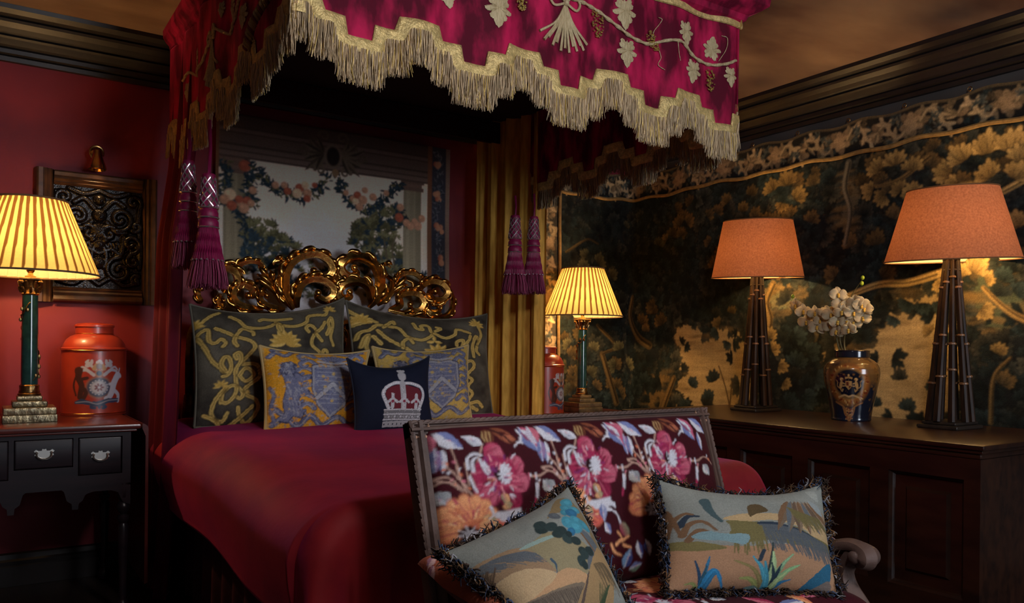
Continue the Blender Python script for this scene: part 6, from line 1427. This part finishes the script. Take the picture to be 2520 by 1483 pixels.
    # pink peony
    for a in ((840, 740, 92, 78, -1.2, PKD), (680, 690, 84, 96, .6, PK), (890, 620, 78, 74, 0, PK), (870, 500, 66, 62, .8, PK), (650, 560, 78, 92, 0, PK*.9), (720, 430, 78, 92, .2, PK), (760, 560, 120, 110, 0, PK*.85), (700, 510, 66, 80, .3, lin(150, 50, 100))): petal(*a[:5], a[5], PKL*.9 if a[5] is PK else PK)
    for k in range(14): a = r.uniform(0, 6.28); x, y = 740+math.cos(a)*60, 600+math.sin(a)*70; Sx(((740, 590), (x, y)), 5, (WHT, PKL, ORL, lin(130, 60, 120))[k % 4], 3, 0)
    E(750, 560, 34, 48, .2, lin(40, 8, 14)); E(795, 560, 34, 62, .15, WHT)
    for k in range(12): a = k*.52; Sx(((795, 560), (795+math.cos(a)*44, 560+math.sin(a)*72)), 7, WHT, 4, 0)
    for pts in (((545, 520), (535, 450), (575, 415), (630, 425)), ((580, 540), (570, 470), (600, 440)), ((560, 580), (580, 630), (610, 690)), ((620, 460), (660, 540), (680, 560)), ((650, 480), (690, 540))): Sx(pts, 11, WHT, 6)
    E(800, 740, 26, 40, .4, GRN*.9, ORL); E(815, 790, 36, 24, .3, ORL*.9, GRN)
    for k in range(46):
        a = r.uniform(0, 6.28); d = r.uniform(40, 165); x, y = 750+math.cos(a)*d*.95, 590+math.sin(a)*d*1.15; b = a+r.uniform(-.5, .5); l = r.uniform(18, 50)
        Sx(((x, y), (x+math.cos(b)*l, y+math.sin(b)*l)), r.uniform(2.5, 6), (WHT, PKL, PKD, lin(226, 150, 160), lin(120, 50, 110))[k % 5], 2, 0)
    # grey bud
    lf(345, 680, 425, 775, 90, lin(186, 186, 184), lin(150, 156, 160)); lf(1090, 610, 1160, 690, 84, lin(206, 206, 202), lin(156, 160, 164))
    # orange poppy
    for k in range(9):
        a = .1+k*PI/8; x, y = 560+math.cos(a)*105, 960-math.sin(a)*125; petal(x, y, 120, 62, a, ORA, ORL)
    petal(430, 960, 90, 66, .2, ORA, ORL); petal(760, 960, 80, 70, -.6, ORA*.95, lin(206, 90, 84)); petal(690, 930, 66, 70, .5, ORL, GRN)
    E(548, 985, 58, 40, .1, lin(44, 10, 18)); E(562, 1005, 44, 32, 0, WHT)
    for k in range(16): a = k*.4; Sx(((555, 995), (555+math.cos(a)*74, 990+math.sin(a)*58)), 4, (lin(44, 10, 18), WHT)[k % 2], 3, 0)
    Sx(((700, 800), (715, 850), (690, 890)), 12, WHT, 5)
    for k in range(40):
        a = r.uniform(0, 3.2); d = r.uniform(50, 220); x, y = 560+math.cos(a)*d, 960-math.sin(a)*d*.95; l = r.uniform(20, 60)
        Sx(((x, y), (x+math.cos(a)*l, y-math.sin(a)*l)), r.uniform(2.5, 5), (ORL, lin(240, 200, 150), PK, lin(180, 84, 60))[k % 4], 2, 0)
    # white ribbon leaves with blue below
    for pts in (((745, 860), (800, 850), (860, 830), (905, 815)), ((780, 880), (850, 870), (940, 860)), ((800, 870), (880, 900), (915, 905)), ((850, 850), (900, 840), (945, 880))): Sx(pts, 22, WHT, 8)
    lf(835, 860, 845, 1000, 74, BLE, lin(150, 156, 190)); Sx(((900, 900), (960, 940), (1000, 1040)), 7, WHT); lf(850, 1010, 900, 1100, 60, WHT, BLE); E(1020, 1060, 40, 52, .3, PK*.8, GRN)
    for pts in (((940, 1180), (990, 1130), (960, 1080)), ((900, 1180), (930, 1240), (980, 1260)), ((1000, 1180), (1060, 1200)), ((990, 1150), (1050, 1110))): Sx(pts, 10, ORL, 6)
    lf(1010, 1360, 1060, 1210, 80, BLD2, lin(120, 160, 200)); lf(1120, 1150, 1150, 1290, 60, WHT, BLD2); lf(1190, 1140, 1220, 1260, 70, BLD2, WHT); lf(1060, 1370, 1160, 1320, 60, lin(110, 140, 120), BLE)
x1s = uS(*Z6(770, 580)); x2s = uS(*Z6(1440, 535)); x3s = uS(*Z6(1985, 425)); PX = (x3s[0]-x1s[0])/2
def print_canvas(x0, x1, y0, y1, dx, shifts, seed, conv=uS):
    cv = Canvas(x0, x1, y0, y1, dx, BUR); f = fbm(cv.h, cv.w, 5, 8, 3, 3); cv.a *= (.8+.4*f)[..., None]; r = random.Random(seed)
    for s_ in shifts: floral(cv, conv, s_, r)
    cv.blur(1); cv.weave(.16, seed); return cv
ux0, ux1 = SX0+.042, SX1-.035
cv = print_canvas(ux0-.02, ux1+.06, -.06, BL_+.03, .0023, [(-PX, 0), (2*PX, 0), (0, 0), (PX, 0)], 5)
nx, nh = 330, 170; sx = np.linspace(-1, 1, nx); sh = np.linspace(-1, 1, nh); A, B = np.meshgrid(sx, sh)
X_ = ux0+(ux1-ux0)*(A+1)/2; Hh_ = -.03+(.955+.03)*(B+1)/2
D_ = .012+.058*((1-np.abs(A)**6)*(1-np.abs(B)**7))**.5+.004*np.sin(A*9)*np.sin(B*6)
P = bk(X_, Hh_, D_); ci = np.clip(((X_-cv.x0)/cv.dx).astype(int), 0, cv.w-1); cj = np.clip(((Hh_*BL_-cv.y0)/cv.dx).astype(int), 0, cv.h-1)
grid_mesh('back_upholstery', P, cv.a[cj, ci], M['print'], set_, True)
mb = MB(); V = np.concatenate([bk(np.array([ux0, ux1, ux1, ux0]), np.array([-.03, -.03, .955, .955]), np.full(4, d)) for d in (.011, -.022)]); mb.add(V, [(0, 1, 2, 3), (7, 6, 5, 4), (0, 4, 5, 1), (1, 5, 6, 2), (2, 6, 7, 3), (3, 7, 4, 0)]); mb.build('outside_back', mat('burgundy_backing', (.05, .004, .010), .85), set_, True, False)
# carved frame of the back: two stiles and the top rail, moulded, with a ribbon-twist outer edge
def bar(name, a, b, w, side):
    """a, b (x, h) ends on the back; w width towards the inside (side = inward 2D unit vector)"""
    mb = MB(); n = 60; prof = [(0, -.02), (0, .012), (.10, .020), (.22, .020), (.28, .014), (.36, .014), (.48, .024), (.66, .026), (.74, .018), (.86, .018), (.93, .013), (1.0, .012), (1.0, -.02)]
    rows = []
    for f_, d in prof:
        t = np.linspace(0, 1, n); x = a[0]+(b[0]-a[0])*t+side[0]*w*f_; h = a[1]+(b[1]-a[1])*t+side[1]*w*f_/BL_; rows.append(bk(x, h, np.full(n, d)))
    V = np.array(rows).reshape(-1, 3); k = len(prof); mb.add(V, [(i*n+j, i*n+j+1, ((i+1) % k)*n+j+1, ((i+1) % k)*n+j) for i in range(k) for j in range(n-1)]+[tuple(i*n for i in range(k)), tuple(i*n+n-1 for i in range(k-1, -1, -1))])
    o = mb.build(name, M['settee_wood'], set_, True)
    L = math.hypot(b[0]-a[0], (b[1]-a[1])*BL_); tw = MB(); m = int(L/.017)
    for i in range(m):                                       # ribbon twist: slanted little lozenges
        t0, t1 = (i+.1)/m, (i+1.25)/m; q = []
        for t, o_ in ((t0, .10), (t0*.5+t1*.5, .06), (t1, .01)):
            x = a[0]+(b[0]-a[0])*t+side[0]*w*o_*1.2; h = a[1]+(b[1]-a[1])*t+side[1]*w*o_*1.2/BL_; q.append(bk(x, h, .016))
        tw.tube(q, [.0035, .0062, .0035], 6)
    tw.build('ribbon_twist', M['settee_wood'], o, True)
    gm = MB(); m = int(L/.0085)
    for i in range(m):
        t = (i+.5)/m; x = a[0]+(b[0]-a[0])*t+side[0]*w*1.06; h = a[1]+(b[1]-a[1])*t+side[1]*w*1.06/BL_; gm.sphere(bk(x, h, .016), .0042, 6, 4)
    gm.build('gimp', M['gimp'], o, True)
    return o
bar('top_rail', (SX0, 1.0), (SX1, 1.0), .036, (0, -1)); bar('stile', (SX0, -.05), (SX0, .995), .046, (1, 0)); bar('stile', (SX1, -.05), (SX1, .995), .046, (-1, 0))
# seat
cv = print_canvas(.84, 1.92, 0, .5, .0036, [], 8); r = random.Random(4)
for s_ in range(6): floral(cv, lambda u, v: (lambda q: (q[0], q[1]*1.1))(uS(u, v)), (-.55+s_*PX*.75, (-.12, .10)[s_ % 2]), r)
for k in range(26): cv.leafp((r.uniform(.9, 1.85), r.uniform(0, .12)), .09, .03, r.uniform(-.6, 3.6), (WHT, BLE, ORA, PK)[k % 4], (BLE, WHT, ORL, PKL)[k % 4], raw=True)
n1, n2 = 260, 120; A, B = np.meshgrid(np.linspace(-1, 1, n1), np.linspace(-1, 1, n2)); sx0, sx1, sy0, sy1 = .862, 1.888, 1.165, 1.60
X_ = sx0+(sx1-sx0)*(A+1)/2; Y_ = sy0+(sy1-sy0)*(B+1)/2; Zs = .385+.075*((1-np.abs(A)**8)*(1-np.abs(B)**8))**.35
ci = np.clip(((X_-cv.x0)/cv.dx).astype(int), 0, cv.w-1); cj = np.clip(((Y_-1.16)/cv.dx).astype(int), 0, cv.h-1)
grid_mesh('seat', np.stack([X_, Y_, Zs], -1), cv.a[cj, ci], M['print'], set_, True)
mb = MB(); mb.box(.855, 1.895, 1.16, 1.185, .325, .392, .006); mb.box(.855, .885, 1.186, 1.62, .325, .392, .006); mb.box(1.865, 1.895, 1.186, 1.62, .325, .392, .006); mb.box(.886, 1.864, 1.60, 1.62, .325, .392, .004); mb.box(.886, 1.864, 1.186, 1.599, .34, .37); mb.build('seat_rail', M['settee_wood'], set_, True)
for x in (.882, 1.870):
    for y in (1.188, 1.600):
        mb = MB(); mb.lathe([(.012, 0), (.016, .02), (.014, .04), (.026, .20), (.028, .26), (.020, .275), (.030, .285), (.030, .324)], 20, (x, y), rfun=lambda a, z: 1+.06*np.cos(10*a)*(.04 < z < .25)); mb.build('leg', M['settee_wood'], set_, True)
for sgn, xa in ((-1, .862), (1, 1.893)):
    # padded arm: moulded rail sweeping forward from the back, scrolled hand rest, reeded curved support
    mb = MB(); P = cat([(xa-sgn*.02, 1.645, .585), (xa-sgn*.004, 1.57, .550), (xa+sgn*.002, 1.44, .530), (xa+sgn*.004, 1.32, .530), (xa+sgn*.006, 1.245, .548), (xa+sgn*.006, 1.205, .538), (xa+sgn*.006, 1.200, .518), (xa+sgn*.006, 1.222, .508)], 9); t = np.linspace(0, 1, len(P)); w = .016+.010*np.exp(-((t-.80)/.13)**2)
    mb.tube(P, w, 14, nrm=(1, 0, 0), flat=1.45, rfun=lambda th, k: 1+.10*np.cos(6*th)); ar = mb.build('arm_rest', M['settee_wood'], set_, True)
    for s2 in (-1, 1):
        mb = MB(); mb.sphere((xa+sgn*.006+s2*.030, 1.218, .525), (.010, .017, .017), 12, 8)
        mb.build('scroll_boss', M['settee_wood'], ar, True)
    mb = MB(); P = cat([(xa+sgn*.006, 1.236, .530), (xa+sgn*.010, 1.262, .48), (xa+sgn*.014, 1.258, .44), (xa+sgn*.010, 1.225, .40), (xa, 1.195, .37), (xa, 1.19, .335)], 8); t = np.linspace(0, 1, len(P)); mb.tube(P, .020+.010*t, 16, nrm=(1, 0, 0), flat=1.1, rfun=lambda th, k: 1+.13*np.cos(5*th)); mb.build('arm_support', M['settee_wood'], set_, True)
    # pad
    n1, n2 = 90, 40; A, B = np.meshgrid(np.linspace(0, 1, n1), np.linspace(-1, 1, n2)); Y_ = 1.62-.33*A; X_ = xa+sgn*.002+.030*B; zz = .543+.02*np.clip((Y_-1.5)/.12, 0, 1)-.01*A+.030*((1-np.abs(B)**3)*(1-np.abs(2*A-1)**8))**.5
    ci = np.clip(((X_*3.0-2.6)/(.9)*300).astype(int) % 290, 0, cv.w-1); cj = np.clip(((A*.36+.05)/cv.dx).astype(int), 0, cv.h-1)
    C = cv.a[cj, ci]*.55+ORA*.45*(.6+.6*fbm(n2, n1, 4, 8, 4, 3)[..., None]) if sgn < 0 else cv.a[cj, ci]
    grid_mesh('arm_pad', np.stack([X_, Y_, zz], -1), C, M['print'], set_, True)

# ---- the two fringed tapestry cushions
def frizz(o, ring, N, seed, R=.028, count=1500):
    r = np.random.RandomState(seed); mb = MB(); n = len(ring); c0 = ring.mean(0)
    for k in range(count):
        i = r.randint(n); p = ring[i]; t = ring[(i+2) % n]-ring[i-2]; t /= np.linalg.norm(t)+1e-9; out = np.cross(t, N); out = out if out@(p-c0) > 0 else -out
        a = p+t*r.normal(0, .003)+N*r.normal(0, .006)-out*.004; d = out*r.uniform(.5, 1.0)+N*r.normal(0, .45)+t*r.normal(0, .5); L = R*r.uniform(.5, 1.05); s_ = np.linspace(0, 1, 5)[:, None]
        P = a+d*L*s_+t*(.006*np.sin(s_*7+r.uniform(0, 6)))+N*(.005*np.cos(s_*7+r.uniform(0, 6)))
        q = r.rand(); c = np.array([.035, .022, .016])*r.uniform(.6, 2) if q < .55 else np.array([.030, .045, .085])*r.uniform(.7, 2) if q < .8 else np.array([.15, .08, .035])*r.uniform(.6, 1.4) if q < .95 else np.array([.30, .30, .32])
        mb.tube(P, [.0021, .0022, .0020, .0017, .0009], 3, c, cap=False)
    tag(mb.build('fringe', M['frizz'], o, angle=180), kind='stuff')
SND = lin(170, 140, 104); SG = lin(132, 138, 132); GB2 = lin(92, 100, 106); SLT = lin(44, 56, 70); BRO = lin(112, 86, 62); OLV = lin(122, 114, 72); TUR = lin(70, 142, 162); TUD = lin(44, 104, 140); DGR = lin(46, 62, 62); PLE = lin(186, 186, 160)
def hatch(cv, line, L, ang, c, w=.0022, n=70, seed=1, al=.9):
    r = random.Random(seed); P = cat([cv.mp(*p) for p in line], 30); m = len(P)
    for k in range(n):
        p = P[min(m-1, int(k/n*m))]; l = L*r.uniform(.5, 1.1); a = ang+r.uniform(-.1, .1); cv.stroke([p, (p[0]+math.cos(a)*l, p[1]+math.sin(a)*l)], w*1.6, c, w*.4, al, 0, True)
K1 = [(1325, 1555, 1.225), (1550, 1505, 1.27), (1398, 1192, 1.53), (1080, 1362, 1.47)]
cv = Canvas(0, 1, 0, 1, 1/260, SG, cmap(K1, .15)); z = lambda *pts: [Z6(*p) for p in pts]
f = fbm(cv.h, cv.w, 5, 5, 31, 4); cv.a *= (.85+.3*f)[..., None]
cv.spoly(z((430, 1110), (700, 1090), (960, 1100), (1150, 1240), (1210, 1290), (1000, 1240), (760, 1250), (700, 1280), (560, 1200), (440, 1160)), lin(150, 126, 98)); hatch(cv, z((600, 1120), (800, 1110), (980, 1130)), .22, -1.0, GB2, n=60, seed=2); hatch(cv, z((560, 1190), (700, 1230), (800, 1240)), .10, 1.0, lin(90, 74, 60), n=40, seed=3)
cv.spoly(z((960, 1110), (1040, 1060), (1130, 1010), (1330, 1040), (1450, 1120), (1440, 1260), (1260, 1270), (1200, 1280), (1100, 1200), (1000, 1130)), lin(142, 134, 104)); cv.spoly(z((940, 1100), (1180, 1030), (1160, 1060), (1000, 1110)), lin(140, 166, 160))
cv.spoly(z((1200, 1290), (1290, 1255), (1440, 1270), (1430, 1320), (1240, 1370), (1090, 1430), (900, 1430), (1050, 1380)), lin(186, 150, 112)); cv.spoly(z((720, 1275), (860, 1240), (1000, 1240), (1130, 1270), (1200, 1310), (1040, 1420), (900, 1420), (820, 1360)), lin(190, 166, 128)); cv.spoly(z((880, 1440), (1060, 1420), (1240, 1370), (1440, 1320), (1430, 1500), (880, 1500)), lin(120, 108, 92)); hatch(cv, z((900, 1440), (1100, 1425), (1400, 1340)), .12, -1.3, lin(86, 78, 70), n=80, seed=6)
cv.spoly(z((1230, 690), (1320, 700), (1420, 830), (1560, 1050), (1560, 1080), (1480, 1040), (1440, 940), (1340, 860), (1200, 850), (1130, 900), (1160, 820)), lin(128, 112, 80)); cv.spoly(z((1340, 960), (1460, 1000), (1520, 1080), (1450, 1240), (1420, 1140), (1440, 1080)), GB2); hatch(cv, z((1340, 960), (1460, 1080)), .12, -1.4, BRO, n=30, seed=8)
cv.spoly(z((1530, 1050), (1640, 1150), (1680, 1300), (1680, 1500), (1400, 1500), (1440, 1280), (1470, 1160)), lin(156, 130, 92)); hatch(cv, z((1480, 1200), (1560, 1160), (1620, 1180)), .16, -1.2, lin(96, 84, 64), n=40, seed=9)
cv.spoly(z((1450, 1280), (1440, 1260), (1420, 1420), (1400, 1500), (1440, 1500)), lin(92, 78, 70))
for k in range(8): cv.stroke(z((1600, 1460), (1570+8*k, 1370-10*k), (1540+14*k, 1300-6*abs(k-3))), .006, lin(60, 76, 54), .002)
for x, y, R, c in ((1290, 735, 46, TUR), (1270, 800, 40, TUR*.9), (1340, 800, 40, TUR), (1250, 850, 26, TUR*.8), (1310, 840, 44, TUD), (1180, 880, 34, GB2*.9), (1340, 900, 42, TUR), (1270, 930, 46, TUR*.95), (1330, 960, 52, TUR), (1410, 925, 44, TUR*.9), (1300, 1000, 30, TUD)):
    cv.ell(Z6(x, y), R*.0012*1.1, R*.0012*.85, x*.3, c, 1, .2); cv.ell(Z6(x+5, y-6), R*.0012*.5, R*.0012*.4, x*.3, c*1.3, .8, .5)
for x, y, R in ((1085, 985, 44), (1075, 950, 40), (1150, 970, 40), (1220, 1010, 44), (1195, 1030, 36), (1270, 1060, 40), (1335, 1065, 36), (1385, 1135, 34), (1440, 1120, 34), (1400, 1155, 34), (1380, 1200, 34), (1410, 1220, 26), (1280, 1020, 24)): cv.ell(Z6(x, y), R*.0012, R*.0012*.9, .3, DGR*(.7+.5*rnd.random()), 1, .2)
cv.stroke(z((1150, 1210), (1185, 1240), (1200, 1285)), .010, lin(66, 88, 104), .004)
cv.weave(.2, 9)
o, rg, N_ = cushion('cushion', K1, .15, cv, M['print'], 'tapestry cushion tipped on its corner with turquoise flowers, left side of the settee', 'cushion', 'fringed tapestry cushions on the settee', 230, .05, SND*.5, dip=.12)
frizz(o, rg, N_, 3)
Z7 = lambda x, y: (1680+x*.3391, 980+y*.3391)
K2 = [(1640, 1458, 1.375), (2062, 1462, 1.195), (2022, 1184, 1.325), (1612, 1172, 1.52)]
cv = Canvas(0, 1, 0, 1, 1/280, SG, cmap(K2, .15)); z = lambda *pts: [Z7(*p) for p in pts]
f = fbm(cv.h, cv.w, 5, 6, 41, 4); cv.a *= (.8+.4*f)[..., None]
cv.spoly(z((-160, 1040), (60, 1040), (300, 1070), (500, 1080), (700, 1060), (1130, 1090), (1130, 1500), (-200, 1500)), lin(164, 128, 98))
cv.spoly(z((280, 880), (420, 850), (620, 850), (760, 870), (1000, 900), (1130, 960), (1130, 1060), (1000, 1020), (850, 940), (620, 900), (420, 910)), lin(176, 152, 112))
cv.spoly(z((300, 900), (440, 905), (650, 920), (820, 940), (980, 1000), (1130, 1030), (1130, 1090), (980, 1080), (800, 1060), (560, 1040), (420, 1060), (320, 1010), (350, 950)), OLV*.8); cv.spoly(z((520, 915), (660, 915), (830, 950), (980, 1005), (1010, 1030), (860, 1010), (700, 990), (600, 960)), SLT); hatch(cv, z((540, 930), (700, 940), (850, 970), (1090, 1040)), .20, -1.25, GB2*.8, n=120, seed=4); hatch(cv, z((330, 920), (450, 930), (560, 940)), .22, -1.5, OLV*.8, n=60, seed=5)
cv.spoly(z((-160, 1000), (0, 1010), (180, 1040), (320, 1090), (100, 1090), (-60, 1060), (-160, 1050)), OLV*.9)
cv.spoly(z((460, 790), (540, 780), (600, 830), (520, 850), (470, 870)), lin(84, 70, 46))
for k in range(7): cv.leafp(Z7(760+26*k, 740), .30, .07, -1.9+.17*k, (BRO, GB2, lin(96, 80, 66))[k % 3], lin(130, 112, 92)*(.7+.1*k)); 
hatch(cv, z((740, 800), (850, 830), (1020, 860)), .16, -1.0, OLV*.7, n=50, seed=7); cv.spoly(z((920, 730), (1000, 750), (1050, 830), (980, 800)), lin(140, 150, 150)); cv.spoly(z((930, 640), (1010, 640), (1020, 720), (960, 690)), lin(150, 156, 150))
for x0, y0, pts in ((0, 0, ((60, 1010), (120, 950), (190, 970), (260, 1010))), (0, 0, ((20, 970), (60, 900), (150, 890), (240, 960))), (0, 0, ((0, 900), (50, 840), (120, 850))), (0, 0, ((-80, 960), (-50, 870), (20, 820), (80, 830)))): cv.stroke(z(*pts), .022, (SLT, BRO, GB2*.8)[len(pts) % 3], .006)
cv.spoly(z((80, 980), (180, 960), (300, 990), (460, 1000), (440, 1070), (300, 1040), (120, 1010)), lin(120, 150, 156)); cv.stroke(z((165, 740), (200, 820), (270, 900)), .03, lin(64, 84, 88), .008); cv.stroke(z((-90, 780), (-40, 860), (0, 950)), .02, BRO, .008)
cv.spoly(z((760, 1410), (900, 1340), (980, 1270), (1120, 1160), (1130, 1300), (1100, 1360), (960, 1380), (840, 1420)), lin(42, 96, 124)); cv.spoly(z((1020, 1330), (1130, 1290), (1130, 1430), (780, 1440)), lin(112, 102, 96))
def agave(cx, cy, blades):
    for dx, dy, bx, by, w, c in blades: P = [(cx, cy), (cx+bx, cy+by), (cx+dx, cy+dy)]; cv.stroke(z(*P), .022*w, c, .004); cv.stroke(z(*P), .006*w, c*1.35, .002)
agave(170, 1400, ((-60, -240, -10, -110, .7, lin(34, 62, 88)), (35, -260, 10, -120, 1, TUD), (20, -200, 5, -90, .8, lin(40, 76, 92)), (170, -60, 70, -170, 1.2, lin(46, 120, 164)), (150, -20, 80, -50, .8, TUD), (90, -150, 60, -120, .9, TUD), (-80, -40, -40, -60, .8, OLV*.8), (-110, -90, -50, -90, .7, lin(120, 130, 80))))
agave(660, 1380, ((-20, -320, -14, -150, 1, DGR*.8), (-10, -260, 10, -130, 1.7, lin(150, 176, 130)), (-60, -200, -30, -110, 1, lin(60, 130, 150)), (-150, -230, -70, -150, 1.0, TUR), (-220, -100, -130, -90, 1, lin(132, 142, 84)), (-280, -210, -130, -150, .8, OLV), (140, -250, 60, -160, 1, lin(120, 156, 120)), (200, -180, 100, -130, 1.1, lin(126, 166, 120)), (60, -180, 30, -90, .9, lin(34, 50, 62)), (-10, -190, 30, -80, .9, lin(34, 50, 62)), (150, -90, 80, -70, .8, TUD), (-40, -120, -20, -60, 1.4, TUR), (-200, -30, -100, -50, .9, lin(96, 128, 120)), (110, -130, 60, -90, 1.0, lin(150, 170, 120))))
cv.stroke(z((560, 1170), (580, 1110)), .012, SLT, .004)
cv.weave(.22, 19)
o, rg, N_ = cushion('cushion', K2, .15, cv, M['print'], 'fringed tapestry cushion with blue agave plants, right side of the settee', 'cushion', 'fringed tapestry cushions on the settee', 240, .05, lin(190, 176, 150)*.7, dip=.30)
frizz(o, rg, N_, 6, count=1700)
